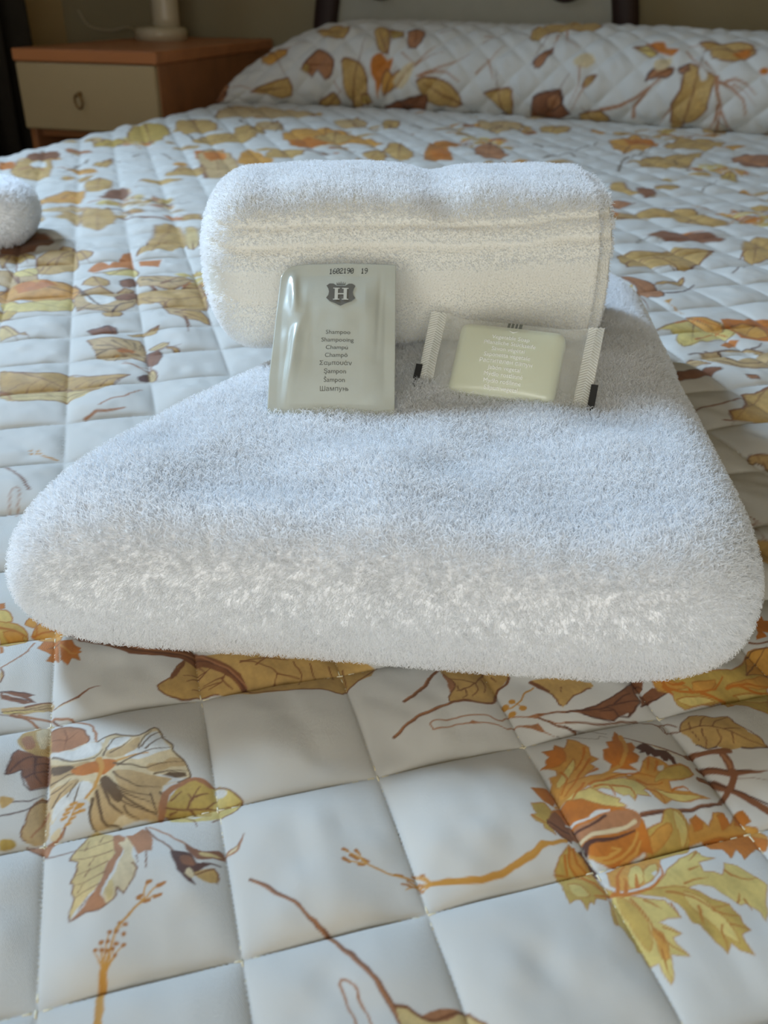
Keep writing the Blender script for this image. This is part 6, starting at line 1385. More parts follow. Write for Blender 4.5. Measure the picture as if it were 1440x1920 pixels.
for cx, cy, kx, an in [(-.62, .35, 0, 3.0), (-.52, .75, 1, 3.3), (-.45, .12, 1, .4), (-.30, -.02, 0, 3.2), (-.72, .02, 1, 2.9), (.36, .05, 0, 3.1), (.52, .25, 1, .2), (-.9, .6, 0, 3.4), (-.78, .95, 1, 3.0), (.27, .09, 1, 2.8), (.36, .30, 0, .3), (.52, .10, 0, 3.0), (.54, .45, 1, 3.2), (-.28, .06, 1, .2), (-.38, .30, 0, 3.3), (0.0, -.10, 0, .2), (.2, -.10, 1, 3.1), (-.16, -.13, 1, .1), (.40, -.12, 0, 3.0)]:
    REP += moved(PR_COVER, B_ if kx else A_, np.array([(B_ if kx else A_)[0] + .05, .18]), an, np.array([cx, cy]), 1.1)
for cx, cy, kx, an in [(-.15, .72, 1, 3.1), (.02, .80, 0, 3.0), (.16, .72, 1, 2.8), (-.28, 1.05, 0, 3.3), (-.05, 1.12, 1, 3.2), (.22, 1.1, 0, 2.9), (.45, 1.3, 1, 3.1), (-.1, 1.5, 0, 3.0), (.15, 1.55, 1, 3.3), (-.4, 1.5, 1, 2.9), (.4, 1.0, 1, .3), (.62, 1.2, 0, 3.0)]:
    REP += moved(PR_COVER, B_ if kx else A_, np.array([(B_ if kx else A_)[0] + .05, .18]), an, np.array([cx, cy]), 1.15)

# small sprigs that fill the ground between the large motifs farther up the bed
rs_ = random.Random(21); FILL = []
for _ in range(150):
    cx, cy = rs_.uniform(-.62, .75), rs_.uniform(.62, 2.0); sz = rs_.uniform(.012, .030); an = rs_.uniform(0, 6.28); kind_ = rs_.random()
    cc = PAL[rs_.choice('TTQQCESG')] if kind_ < .75 else PAL['Q']
    n_ = 9; jag = .30 if kind_ < .4 else .08
    P = np.array([((1 + rs_.uniform(-jag, jag)) * math.cos(k_ * 6.283 / n_), .48 * (1 + rs_.uniform(-jag, jag)) * math.sin(k_ * 6.283 / n_)) for k_ in range(n_)]) * sz
    R_ = np.array([[math.cos(an), -math.sin(an)], [math.sin(an), math.cos(an)]]); P = P @ R_.T + (cx, cy)
    FILL.append(('p', cc, 0, 0, P)); ed_ = PAL['B'] if rs_.random() < .6 else PAL['C']
    FILL.append(('l', ed_, .0016, .0008, np.vstack([P, P[:1]])))
    for q in range(2):
        a2 = an + rs_.uniform(-.5, .5); L_ = sz * rs_.uniform(1.4, 2.6); c0 = np.array((cx, cy)); d_ = np.array((math.cos(a2), math.sin(a2))); n2 = np.array((-d_[1], d_[0])) * rs_.uniform(-.3, .3)
        FILL.append(('l', PAL[rs_.choice('BCKN')], .0022, .0007, np.array([c0 - d_ * sz * .5, c0 + d_ * L_ * .5 + n2 * L_ * .4, c0 + d_ * L_ + n2 * L_])))
def paint(X, Y, colr, prims, org, ax, h):
    """X, Y: (nu, nv) arrays of cloth coordinates on a regular grid with origin org, unit axis ax and step h"""
    nu, nv = X.shape; aa = max(h * .9, .00022)
    a1 = np.array(ax); a2 = np.array((-ax[1], ax[0]))
    for typ, col, w0, w1, P in prims:
        pad = max(w0, w1) / 2 + aa
        d = P - org; gu, gv = d @ a1, d @ a2
        i0, i1 = int((gu.min() - pad) / h), int((gu.max() + pad) / h) + 2; j0, j1 = int((gv.min() - pad) / h), int((gv.max() + pad) / h) + 2
        i0, j0, i1, j1 = max(i0, 0), max(j0, 0), min(i1, nu), min(j1, nv)
        if i1 <= i0 or j1 <= j0: continue
        xx, yy = X[i0:i1, j0:j1], Y[i0:i1, j0:j1]
        if h < .002:            # edges of the print wander a little, as drawn by hand
            xx, yy = xx + .00035 * vnoise(xx * 330, yy * 330, 51) + .00012 * vnoise(xx * 1300, yy * 1300, 52), yy + .00035 * vnoise(xx * 330 + 9, yy * 330, 53)
        if typ == 'd':
            al = np.clip((w0 - np.hypot(xx - P[0, 0], yy - P[0, 1])) / aa + .5, 0, 1)
        elif typ == 'l':
            al = np.zeros(xx.shape); n = len(P) - 1
            for q in range(n):
                p0, p1 = P[q], P[q + 1]; e = p1 - p0; L2 = max(e @ e, 1e-14)
                tt = np.clip(((xx - p0[0]) * e[0] + (yy - p0[1]) * e[1]) / L2, 0, 1)
                wd = (w0 + (w1 - w0) * (q + tt) / n) * .5
                cov = np.minimum(1, 2 * wd / aa)
                al = np.maximum(al, cov * np.clip((wd - np.hypot(xx - p0[0] - tt * e[0], yy - p0[1] - tt * e[1])) / aa + .5, 0, 1))
        else:
            ins = np.zeros(xx.shape, bool); dm = np.full(xx.shape, 1.0)
            for q in range(len(P)):
                p0, p1 = P[q], P[(q + 1) % len(P)]; e = p1 - p0; L2 = max(e @ e, 1e-14)
                tt = np.clip(((xx - p0[0]) * e[0] + (yy - p0[1]) * e[1]) / L2, 0, 1)
                dm = np.minimum(dm, (xx - p0[0] - tt * e[0]) ** 2 + (yy - p0[1] - tt * e[1]) ** 2)
                if abs(e[1]) > 1e-12:
                    ins ^= ((p0[1] > yy) != (p1[1] > yy)) & (xx < e[0] * (yy - p0[1]) / e[1] + p0[0])
            dm = np.sqrt(dm); al = np.clip(np.where(ins, dm, -dm) / aa + .5, 0, 1)
        if typ == 'p':      # the dye is a little uneven inside a printed shape
            tone = 1 + .13 * vnoise(xx * 240, yy * 240, 11) + .07 * vnoise(xx * 900 + yy * 500, yy * 260 - xx * 140, 12) + .06 * vnoise(xx * 1500, yy * 1500, 13)
            c3 = col[None, None, :] * tone[..., None]
        else: c3 = col
        colr[i0:i1, j0:j1] = colr[i0:i1, j0:j1] * (1 - al[..., None]) + c3 * al[..., None]

NEAR = (-.165, .165, .075, .318, .00043); MIDL = (-.42, -.06, .29, .86, .0011); MIDR = (.10, .42, .20, .86, .0012)
def inset(X, Y, r): return np.minimum(np.minimum(X - r[0], r[1] - X), np.minimum(Y - r[2], r[3] - Y))
def ramp(X, Y, r): return .0012 * np.clip(inset(X, Y, r) / .012, 0, 1)
def hem(X, Y, r): return .0005 * np.clip(1 - inset(X, Y, r) / .006, 0, 1) ** 2      # the finer cloth is let into the coarser one at its border
def inrect(X, Y, r, m): return (X > r[0] + m) & (X < r[1] - m) & (Y > r[2] + m) & (Y < r[3] - m)
VV, FF, CC = [], [], []; off = 0
def add_patch(P3, faces, colr):
    global off
    VV.append(P3); FF.append(faces + off); CC.append(colr); off += len(P3)
for r in (NEAR, MIDL, MIDR):
    h = r[4]; xs = np.arange(r[0], r[1] + h * .5, h); ys = np.arange(r[2], r[3] + h * .5, h)
    X, Y = np.meshgrid(xs, ys, indexing='ij'); colr = np.empty(X.shape + (3,)); colr[:] = CLOTH
    paint(X, Y, colr, FILL + REP + PR_COVER, np.array((r[0], r[2])), (1., 0.), h)
    Z = relief(X, Y) - hem(X, Y, r)
    F_ = grid_faces(*X.shape)
    if r is not NEAR:
        Z = Z - ramp(X, Y, NEAR)
        hid = inrect(X, Y, NEAR, .014).ravel(); F_ = F_[~hid[F_].all(1)]
    add_patch(W(np.stack([X, Y, Z], -1)).reshape(-1, 3), F_, colr.reshape(-1, 3))
# the middle of the bed, seen from farther off (room axes)
FARW = (-.862, .46, .72, 1.97, .0027)
h = FARW[4]; X, Y = np.meshgrid(np.arange(FARW[0], FARW[1], h), np.arange(FARW[2], FARW[3], h), indexing='ij')
Xc, Yc = X * CO + Y * SI, -X * SI + Y * CO; colr = np.empty(X.shape + (3,)); colr[:] = CLOTH
paint(Xc, Yc, colr, FILL + REP + PR_COVER, np.array((Xc[0, 0], Yc[0, 0])), (CO, -SI), h)
Z = relief(Xc, Yc) - hem(X, Y, FARW); hid = np.zeros(X.shape, bool)
for r in (MIDL, MIDR): Z = Z - ramp(Xc, Yc, r); hid |= inrect(Xc, Yc, r, .016)
F_ = grid_faces(*X.shape); F_ = F_[~hid.ravel()[F_].all(1)]
add_patch(np.stack([X, Y, BEDZ + Z], -1).reshape(-1, 3), F_, colr.reshape(-1, 3))
# whole bed top with rounded, hanging sides (grid in room axes, unrolled across the bed)
h = .0050; RND = .045; DROP = .40
su = np.arange(-(DROP + RND * math.pi / 2), (BX1 - BX0 - 2 * RND) + DROP + RND * math.pi / 2, h)   # 0 at the left shoulder
tv = np.arange(BY0, BY1, h)
span = BX1 - BX0 - 2 * RND
SU, TV = np.meshgrid(su, tv, indexing='ij')
def drape(s_):
    q = RND * math.pi / 2
    l_ = np.clip(-s_, 0, None); r_ = np.clip(s_ - span, 0, None); o_ = np.maximum(l_, r_); sg = np.where(l_ > 0, -1.0, 1.0)
    an = np.minimum(o_, q) / RND; dn = np.clip(o_ - q, 0, None)
    x_ = BX0 + RND + np.clip(s_, 0, span) + sg * RND * np.sin(an); z_ = -RND * (1 - np.cos(an)) - dn
    return x_, z_, sg * np.sin(an), np.cos(an)
xw, zw, nx_, nz_ = drape(SU)
xf = BX0 + RND + SU                                       # unrolled cloth coordinate
Xc, Yc = xf * CO + TV * SI, -xf * SI + TV * CO            # cloth coordinates of the print and the quilting
colr = np.empty(Xc.shape + (3,)); colr[:] = CLOTH
org = np.array((Xc[0, 0], Yc[0, 0])); paint(Xc, Yc, colr, FILL + REP + PR_COVER, org, (CO, -SI), h)
rl = relief(Xc, Yc)
sub = np.zeros(Xc.shape); hid = np.zeros(Xc.shape, bool)
for r in (NEAR, MIDL, MIDR): sub = np.maximum(sub, ramp(Xc, Yc, r)); hid |= inrect(Xc, Yc, r, .018)
sub = np.maximum(sub, np.where(zw > -.01, ramp(xw, TV, FARW), 0)); hid |= inrect(xw, TV, FARW, .018) & (zw > -.01)
fold = np.clip(-zw - .05, 0, .3) * .06 * np.sin(TV * 22 + 2 * vnoise(TV * 3, TV * 0, 8))
P3 = np.stack([xw + nx_ * (rl + fold), TV, BEDZ + zw + nz_ * rl - sub], -1)
F_ = grid_faces(*Xc.shape); F_ = F_[~hid.ravel()[F_].all(1)]
add_patch(P3.reshape(-1, 3), F_, colr.reshape(-1, 3))
def cloth(name, V_, F_, C_, parent):
    o = obj(name, V_, F_, M_quilt, parent)
    a = o.data.attributes.new('print', 'FLOAT_COLOR', 'POINT')
    a.data.foreach_set('color', np.concatenate([np.clip(C_, 0, 1), np.ones((len(C_), 1))], 1).astype(np.float32).ravel())
    return o
spread = tag(empty('bedspread', (-.1, 1.0, BEDZ)), 'white quilted bedspread printed with ochre leaves and flowers covering the bed', 'bedspread')
cloth('quilted_top', np.concatenate(VV), np.concatenate(FF), np.concatenate(CC), spread)
# foot end hanging down
xs = np.arange(BX0 + .01, BX1 - .01, .006); zs = np.arange(0, .40, .006)
X, Z = np.meshgrid(xs, zs, indexing='ij'); Yf = BY0 - Z
Xc, Yc = X * CO + Yf * SI, -X * SI + Yf * CO
cf = np.empty(X.shape + (3,)); cf[:] = CLOTH
rl = relief(Xc, Yc); an = np.minimum(Z / .03, math.pi / 2)
foot = cloth('foot_drop', np.stack([X, BY0 - .03 * np.sin(an) - rl * np.sin(an) - .02 * np.sin(X * 20) * Z, BEDZ - np.where(an < math.pi / 2, .03 * (1 - np.cos(an)), .03 + Z - .03 * math.pi / 2) + rl * np.cos(an)], -1).reshape(-1, 3), grid_faces(*X.shape)[:, ::-1].copy(), cf.reshape(-1, 3), spread)

# the bedspread drawn up over the pillow
def catmull(P, n):
    P = np.array(P, float); Q = np.vstack([2 * P[0] - P[1], P, 2 * P[-1] - P[-2]]); out = []
    for i in range(len(P) - 1):
        p0, p1, p2, p3 = Q[i:i + 4]
        for t_ in np.linspace(0, 1, n, endpoint=False):
            out.append(.5 * ((2 * p1) + (-p0 + p2) * t_ + (2 * p0 - 5 * p1 + 4 * p2 - p3) * t_ * t_ + (-p0 + 3 * p1 - 3 * p2 + p3) * t_ ** 3))
    return np.array(out + [P[-1]])
PRF = catmull([(.42, .02), (.10, .015), (-.06, .07), (-.16, .22), (-.17, .42), (-.07, .66), (.14, .86), (.45, .97), (.9, 1.0), (1.6, .96), (2.3, .85), (2.9, .6), (3.05, .1)], 14)
PAL_ = np.concatenate([[0], np.cumsum(np.hypot(*np.diff(PRF, axis=0).T))])
xs = np.arange(-.904, .80, .0033); ts = np.arange(0, PAL_[-1] * .155, .0033)
X, T = np.meshgrid(xs, ts, indexing='ij')
crease = np.interp(xs, [-.95, -.886, -.6, -.327, -.05, .199, .5, .9], [1.945, 1.943, 1.945, 1.925, 1.86, 1.775, 1.72, 1.70])
crease = np.convolve(np.pad(crease, 30, 'edge'), np.ones(61) / 61, 'valid')[:, None]
hp = (.150 * np.sin(np.clip((xs + .905) / .30, 0, 1) * math.pi / 2) ** .8 + .001)[:, None]
hp = hp * (1 + .02 * vnoise(xs * 7, xs * 0, 21)[:, None])
a_ = np.interp(T / .155, PAL_, PRF[:, 0]); b_ = np.interp(T / .155, PAL_, PRF[:, 1])
P3 = np.stack([X, crease + a_ * np.minimum(.155, np.maximum(hp, .02) * 1.1), b_ * hp], -1)
du = np.gradient(P3, axis=0); dv = np.gradient(P3, axis=1); nn = np.cross(du, dv); nn /= np.linalg.norm(nn, axis=-1, keepdims=True) + 1e-9
ii, jj = (X + T) / .068, (X - T) / .068
aa_, bb_ = 2 * (ii - np.floor(ii)) - 1, 2 * (jj - np.floor(jj)) - 1
env = np.maximum((1 - aa_ ** 2) * (1 - bb_ ** 2), 0)
P3 = P3 + nn * (.0065 * env ** .6 + .002 * np.sqrt(env) * vnoise(X * 60, T * 60 + X * 30, 31))[..., None] * np.clip(hp / .05, 0, 1)[..., None]
P3[..., 2] += BEDZ + .001
cp = np.empty(X.shape + (3,)); cp[:] = CLOTH
PR_P2 = list(PR_PILLOW)
PR_P2 += [(ty, c_, w0, w1, P + np.array((1.02, 0))) for ty, c_, w0, w1, P in PR_PILLOW if P[:, 0].max() < -.05 and P[:, 0].min() > -.68]
paint(X, T, cp, PR_P2, np.array((xs[0], 0.)), (1., 0.), .0033)
cloth('pillow_wrap', P3.reshape(-1, 3), grid_faces(*X.shape), cp.reshape(-1, 3), spread)
# stitches along the nearer seams
st_v, st_f = [], []
def stitch(p, q, side, r=.00034):
    p, q = np.array(p), np.array(q); d = q - p; L = np.linalg.norm(d); d = d / L; s_ = np.cross(d, (0, 0, 1)); s_ /= np.linalg.norm(s_); u_ = np.cross(s_, d)
    o = len(st_v)
    for f_, rr, up in ((0, .3, -.0003), (.2, 1, .0002), (.8, 1, .0002), (1, .3, -.0003)):
        c = p + d * L * f_ + u_ * up
        for k_ in range(6):
            a = k_ * math.pi / 3; st_v.append(c + (s_ * math.cos(a) + u_ * math.sin(a)) * r * rr)
    for i in range(3):
        for k_ in range(6): st_f.append([o + i * 6 + k_, o + i * 6 + (k_ + 1) % 6, o + (i + 1) * 6 + (k_ + 1) % 6, o + (i + 1) * 6 + k_])
def latt_xy(i, j):
    return np.array((U0 + CELL * (i * math.cos(TH) - RATIO * j * math.sin(TH)), V0 + CELL * (i * math.sin(TH) + RATIO * j * math.cos(TH))))
sr = random.Random(3)
for fam in (0, 1):
    for n in range(-6, 12):
        w = -6.0
        while w < 14:
            w1_ = w + .066; a = latt_xy(n, w) if fam else latt_xy(w, n); c = latt_xy(n, w1_) if fam else latt_xy(w1_, n)
            if -.17 < a[0] < .2 and .07 < a[1] < .33:
                jt = np.array((sr.uniform(-1, 1), sr.uniform(-1, 1))) * .00025
                stitch(W(np.array((*(a + jt), -.0001))), W(np.array((*(c + jt), -.0001))), 0)
            w += .094 + sr.uniform(-.006, .006)
tag(obj('stitching', np.array(st_v), np.array(st_f), M_thread, spread), kind='stuff')

# ------------------------------------------------------------------ terry pile
def pile(name, V_, F_, parent, n, length, rad, mask=None, lens=None, seed=1, lean=.75, mat_=None, droop=.7):
    """short looped fibres standing on a surface; F_ quads"""
    r = np.random.default_rng(seed)
    tri = np.concatenate([F_[:, [0, 1, 2]], F_[:, [0, 2, 3]]])
    p0, p1, p2 = V_[tri[:, 0]], V_[tri[:, 1]], V_[tri[:, 2]]
    nr = np.cross(p1 - p0, p2 - p0); ar = np.linalg.norm(nr, axis=1)
    vn = np.zeros_like(V_)
    for k_ in range(3): np.add.at(vn, tri[:, k_], nr)
    vn /= np.linalg.norm(vn, axis=1, keepdims=True) + 1e-12
    w = ar.copy()
    if mask is not None: w = w * mask[tri].mean(1)
    pick = r.choice(len(tri), n, p=w / w.sum())
    u, v = r.random(n), r.random(n); fl = u + v > 1; u[fl], v[fl] = 1 - u[fl], 1 - v[fl]
    a, b_, c = tri[pick, 0], tri[pick, 1], tri[pick, 2]
    root = V_[a] + (V_[b_] - V_[a]) * u[:, None] + (V_[c] - V_[a]) * v[:, None]
    nn_ = vn[a] * (1 - u - v)[:, None] + vn[b_] * u[:, None] + vn[c] * v[:, None]; nn_ /= np.linalg.norm(nn_, axis=1, keepdims=True) + 1e-12
    tg = r.normal(size=(n, 3)); tg -= nn_ * (tg * nn_).sum(1)[:, None]; tg /= np.linalg.norm(tg, axis=1, keepdims=True) + 1e-9
    tg[:, 2] -= droop; tg -= nn_ * (tg * nn_).sum(1)[:, None]; tg /= np.linalg.norm(tg, axis=1, keepdims=True) + 1e-9
    t2 = np.cross(nn_, tg)
    L = length * r.uniform(.6, 1.25, n)
    if lens is not None: L = L * lens[a]
    L = L[:, None]
    bend = r.uniform(.3, 1.0, n)[:, None] * lean; tw = r.uniform(-.5, .5, n)[:, None]
    pts = np.stack([root - nn_ * .0006, root + nn_ * L * .45 + tg * L * .18 * bend, root + nn_ * L * .80 + tg * L * .5 * bend + t2 * L * .3 * tw,
                    root + nn_ * L * .92 + tg * L * .85 * bend + t2 * L * .6 * tw], 1)
    cu = bpy.data.hair_curves.new(name); cu.add_curves([4] * n)
    pts = (pts - base(parent)).astype(np.float32)
    cu.attributes['position'].data.foreach_set('vector', pts.ravel())
    ra = cu.attributes.get('radius') or cu.attributes.new('radius', 'FLOAT', 'POINT')
    ra.data.foreach_set('value', (np.tile(np.array([1, 1, .9, .55], np.float32) * rad, n)).ravel())
    cu.materials.append(mat_ or M_pile)
    o = bpy.data.objects.new(name, cu); link(o, parent); o['kind'] = 'stuff'
    return o

def folded_towel(quad, T, nseg=360, nrad=90, seed=0, und=.0022, soft=.022, groove=None):
    """soft folded block on a convex four-sided plan (counter-clockwise), rounded all round. returns vertices (own frame), quad faces"""
    Q = np.array(quad, float); c = (Q.min(0) + Q.max(0)) / 2
    E_ = [(Q[i], Q[(i + 1) % len(Q)]) for i in range(len(Q))]
    nrm = [np.array((-(b_ - a)[1], (b_ - a)[0])) / np.linalg.norm(b_ - a) for a, b_ in E_]   # inward
    def sd(P):
        D = np.stack([(P - a) @ n_ for (a, _), n_ in zip(E_, nrm)], -1)
        m = D.min(-1); return m - soft * np.log(np.exp(-(D - m[..., None]) / soft).sum(-1))
    an = np.linspace(0, 2 * math.pi, nseg, endpoint=False); dr = np.stack([np.cos(an), np.sin(an)], 1)
    lo, hi = np.zeros(nseg), np.full(nseg, 1.0)
    for _ in range(40):
        md = (lo + hi) / 2; ins = sd(c + dr * md[:, None]) > 0; lo = np.where(ins, md, lo); hi = np.where(ins, hi, md)
    R = lo * (1 + .008 * vnoise(np.cos(an) * 5 + 9, np.sin(an) * 5 + 9, seed + 40))
    r = T * .5; s_ = np.concatenate([1 - (1 - np.cos(np.linspace(0, math.pi / 2, 26))) * .11, np.linspace(.885, .03, nrad - 26)])
    out = []
    for sgn in (1, -1):
        P = c + dr[:, None, :] * (R[:, None] * s_[None, :])[..., None]
        d = R[:, None] * (1 - s_[None, :]); d = np.minimum(d, np.maximum(sd(P), 0) + .0)
        d = R[:, None] * (1 - s_[None, :]) * .5 + d * .5
        prof = np.sqrt(np.clip(1 - np.clip(1 - d / r, 0, 1) ** 2, 0, 1))
        z = r + sgn * r * prof
        inn = np.clip(d / .05, 0, 1)
        if sgn > 0: z = z + und * inn * (vnoise(P[..., 0] * 22 + 3, P[..., 1] * 17, seed) + .6 * vnoise(P[..., 0] * 45, P[..., 1] * 50, seed + 1))
        out.append(np.concatenate([P, z[..., None]], -1))
    top, bot = out
    bot = bot[:, ::-1][:, :-1]                        # centre -> edge, edge ring shared with the top
    A = np.concatenate([bot, top], 1)
    if groove is not None: A = groove(A)
    return A.reshape(-1, 3), grid_faces(nseg, A.shape[1], True)

# bath towel, folded, on the bedspread
T1 = .052
def side_layers(A):
    """the right-hand side shows the edges of the stacked layers"""
    x, y, z = A[..., 0], A[..., 1], A[..., 2]
    right = np.clip((x - (.095 + (y - .25) * .1)) / .03, 0, 1) * np.clip((y - .31) / .05, 0, 1)
    g = np.exp(-((z - T1 * .55) / .0035) ** 2) * .009
    A = A.copy(); A[..., 0] -= right * g; A[..., 0] += right * np.where(z < T1 * .5, .006, 0) * np.clip((T1 * .5 - z) / .006, 0, 1)
    return A
V1, F1 = folded_towel([(-.168, .2525), (.1285, .2255), (.163, .596), (-.058, .606), (-.135, .306)], T1, seed=4, und=.0032, soft=.017, groove=side_layers, nseg=420, nrad=110)
V1[:, 2] += .0035
towel1 = tag(empty('bath_towel', W(np.array((.01, .42, .0035)))), 'large folded white terry bath towel lying on the bedspread under the rolled hand towel', 'towel')
V1w = W(V1)
obj('folded_body', V1w, F1, M_towel, towel1)
m1 = (V1[:, 2] > .0045).astype(float)
pile('terry_pile', V1w, F1, towel1, 300000, .0036, .0001, mask=m1, seed=11)

# hand towel standing on it: thick fold with rounded left end, cut layers at the right, woven border bands
HL, HD, HH = .1930, .088, .0780
HO = np.array((-.0862, .4120, T1 + .0015)); ha_ = math.radians(4.5)
eL = np.array((math.cos(ha_), math.sin(ha_), 0)); eD = np.array((-math.sin(ha_), math.cos(ha_), 0))
npf = 200
ls = list(np.concatenate([.026 * (1 - np.cos(np.linspace(0, math.pi / 2, 22))), np.linspace(.026, HL - .010, 150)[1:]]))
def cap(l_):
    q = np.clip(l_ / .026, 0, 1); return (1 - (1 - q) ** 2.3) ** (1 / 2.3)
ks = [max(cap(l_), .02) for l_ in ls]
for l_, k_ in ((HL - .0078, .999), (HL - .0070, .992), (HL - .0068, .965), (HL - .0075, .945), (HL - .009, .94), (HL - .009, .93), (HL - .0015, .925), (HL - .0005, .91), (HL - .0005, .84), (HL - .004, .82), (HL - .004, .81), (HL + .001, .80), (HL, .69), (HL - .004, .665), (HL - .004, .65), (HL + .0005, .63), (HL + .0008, .5), (HL - .003, .42), (HL, .39), (HL, .15), (HL, .02)): ls.append(l_); ks.append(k_)
ls, ks = np.array(ls), np.array(ks)
ph = np.linspace(0, 2 * math.pi, npf, endpoint=False)
ex = 3.5
dcs = -np.sign(np.cos(ph)) * np.abs(np.cos(ph)) ** (2 / ex) * .5; zcs = np.sign(np.sin(ph)) * np.abs(np.sin(ph)) ** (2 / ex) * .5
BANDS = [(.1195, .1228, 1.0), (.1105, .1150, 1.0), (.0870, .1035, .7)]     # heights above the bedspread, left plain by the pile
Lg, Pg = np.meshgrid(ls, np.arange(npf), indexing='ij')
dd = dcs[Pg] * ks[:, None] * HD + HD / 2; zz = zcs[Pg] * ks[:, None] * HH + HH / 2
front = np.clip((HD * .42 - dd) / .01, 0, 1)
zabs = zz + HO[2] - .010 * (1 - Lg / HL) * 0
sag = .0025 * np.sin((Lg / HL) * math.pi) + .0035 * (1 - Lg / HL)          # the bands dip a little towards the left
band = np.zeros_like(zz); shallow = np.zeros_like(zz)
for z0, z1, amt in BANDS:
    z0 = z0 + (.006 * Lg / HL if z1 - z0 > .01 else 0)
    q = np.clip((zabs + sag - z0) / .0009, 0, 1) * np.clip((z1 - zabs - sag) / .0009, 0, 1); band = np.maximum(band, q * amt)
band *= front
dd = dd + band * .0011
topw = np.clip((zz - HH * .6) / (HH * .3), 0, 1)
zz = zz - topw * np.clip((zz - HH * .78) / (HH * .15), 0, 1) * (.0030 * np.exp(-((Lg - .113) / .011) ** 2)) + topw * (.0022 * np.exp(-((Lg - .07) / .03) ** 2)) + topw * .0012 * vnoise(Lg * 60, dd * 40, 61)
dd = dd + front * (.0016 * vnoise(Lg * 40, zz * 45, 62) - .003 * np.sin(np.clip(zz / HH, 0, 1) * math.pi)) + front * .0010 * vnoise(Lg * 25 + 7, zz * 260, 63) * topw
P2 = HO + Lg[..., None] * eL + dd[..., None] * eD + zz[..., None] * np.array((0, 0, 1.0))
V2, F2 = P2.reshape(-1, 3), grid_faces(len(ls), npf)
F2 = np.concatenate([F2, np.stack([np.arange(len(ls) - 1) * npf + npf - 1, np.arange(len(ls) - 1) * npf, np.arange(1, len(ls)) * npf, np.arange(1, len(ls)) * npf + npf - 1], -1)[:, [0, 3, 2, 1]]])
towel2 = tag(empty('hand_towel', W(HO + eL * HL / 2 + eD * HD / 2)), 'thick folded white hand towel with woven border bands on top of the bath towel', 'towel')
V2w = W(V2)
# orientation check: make faces point outward
c2 = V2w.mean(0); q = F2[len(F2) // 2]; n_ = np.cross(V2w[q[1]] - V2w[q[0]], V2w[q[2]] - V2w[q[0]])
if n_ @ (V2w[q].mean(0) - c2) < 0: F2 = F2[:, ::-1].copy()
nl = (len(ls) - 1) * (npf - 1)
obj('folded_body', V2w, F2, M_band, towel2)
zf = V2[:, 2]; lowf = (front.ravel() > .5) & (zf + sag.ravel() < .087)
m2 = (1 - np.clip(band.ravel() * 1.6, 0, .93)) * (V2[:, 2] > HO[2] + .002)
up = np.clip((zf - .088) / .012, 0, 1) * .16 + np.clip((zf - .112) / .016, 0, 1) * .45
l2 = np.maximum(.27 + up, 1 - np.clip(front.ravel() * 1.0, 0, 1)); l2 = np.where(Lg.ravel() < .03, np.maximum(l2, .27 + up + .2 * (1 - Lg.ravel() / .03)), l2)
pile('terry_pile', V2w, F2, towel2, 140000, .0034, .00011, mask=m2 * (.55 + .45 * l2), lens=l2, seed=12)

# a third towel on the far left of the bed, mostly outside the picture
V3, F3 = folded_towel([(-.640, .800), (-.318, .815), (-.335, .915), (-.650, .925)], .052, seed=9, nseg=220, nrad=70, soft=.016)
V3[:, 2] += .0035
towel3 = tag(empty('bath_towel', W(np.array((-.49, .86, .0035)))), 'second folded white towel cut off at the left edge, farther up the bed', 'towel')
V3w = W(V3); obj('folded_body', V3w, F3, M_towel, towel3)
pile('terry_pile', V3w, F3, towel3, 30000, .0036, .0003, mask=(V3[:, 2] > .006).astype(float), seed=13)

# ------------------------------------------------------------------ lettering helpers
def text_geo(s_, size, align='CENTER', shear=0.0):
    """outlines of a line of type, filled contour by contour (so overlapping contours of a glyph stay solid)"""
    cu = bpy.data.curves.new('lettering', 'FONT'); cu.body = s_; cu.size = size; cu.align_x = align; cu.align_y = 'CENTER'; cu.shear = shear; cu.resolution_u = 3; cu.fill_mode = 'NONE'
    o = bpy.data.objects.new('lettering', cu); COL.objects.link(o)
    dg = bpy.context.evaluated_depsgraph_get(); dg.update()
    me = bpy.data.meshes.new_from_object(o.evaluated_get(dg))
    co_ = [Vector((p.co[0], p.co[1], 0)) for p in me.vertices]; nx = {}
    for e in me.edges:
        a, b_ = e.vertices; nx.setdefault(a, []).append(b_); nx.setdefault(b_, []).append(a)
    loops, seen = [], set()
    for st in range(len(co_)):
        if st in seen or st not in nx: continue
        lp = [st]; seen.add(st); cur = st
        while True:
            nb_ = [q for q in nx[cur] if q not in seen]
            if not nb_: break
            cur = min(nb_) if len(lp) == 1 else nb_[0]; seen.add(cur); lp.append(cur)
        if len(lp) > 2: loops.append([co_[i] for i in lp])
    bpy.data.objects.remove(o); bpy.data.curves.remove(cu); bpy.data.meshes.remove(me)
    area2 = lambda L: sum(L[i].x * L[(i + 1) % len(L)].y - L[(i + 1) % len(L)].x * L[i].y for i in range(len(L)))
    def inside(p, L):
        c = False
        for i in range(len(L)):
            a, b_ = L[i], L[(i + 1) % len(L)]
            if (a.y > p.y) != (b_.y > p.y) and p.x < (b_.x - a.x) * (p.y - a.y) / (b_.y - a.y) + a.x: c = not c
        return c
    def is_hole(L): return any(M is not L and area2(M) * area2(L) < 0 and abs(area2(M)) > abs(area2(L)) and inside(L[0], M) for M in loops)
    holes = [L for L in loops if is_hole(L)]; outer = [L for L in loops if not any(L is H_ for H_ in holes)]
    V_, F_ = [], []
    for L in outer:
        grp = [L] + [H_ for H_ in holes if inside(H_[0], L)]
        flat = [p for g_ in grp for p in g_]; o_ = len(V_)
        V_ += [tuple(p) for p in flat]; F_ += [[o_ + i for i in t_] for t_ in tessellate_polygon(grp)]
    return np.array(V_), F_
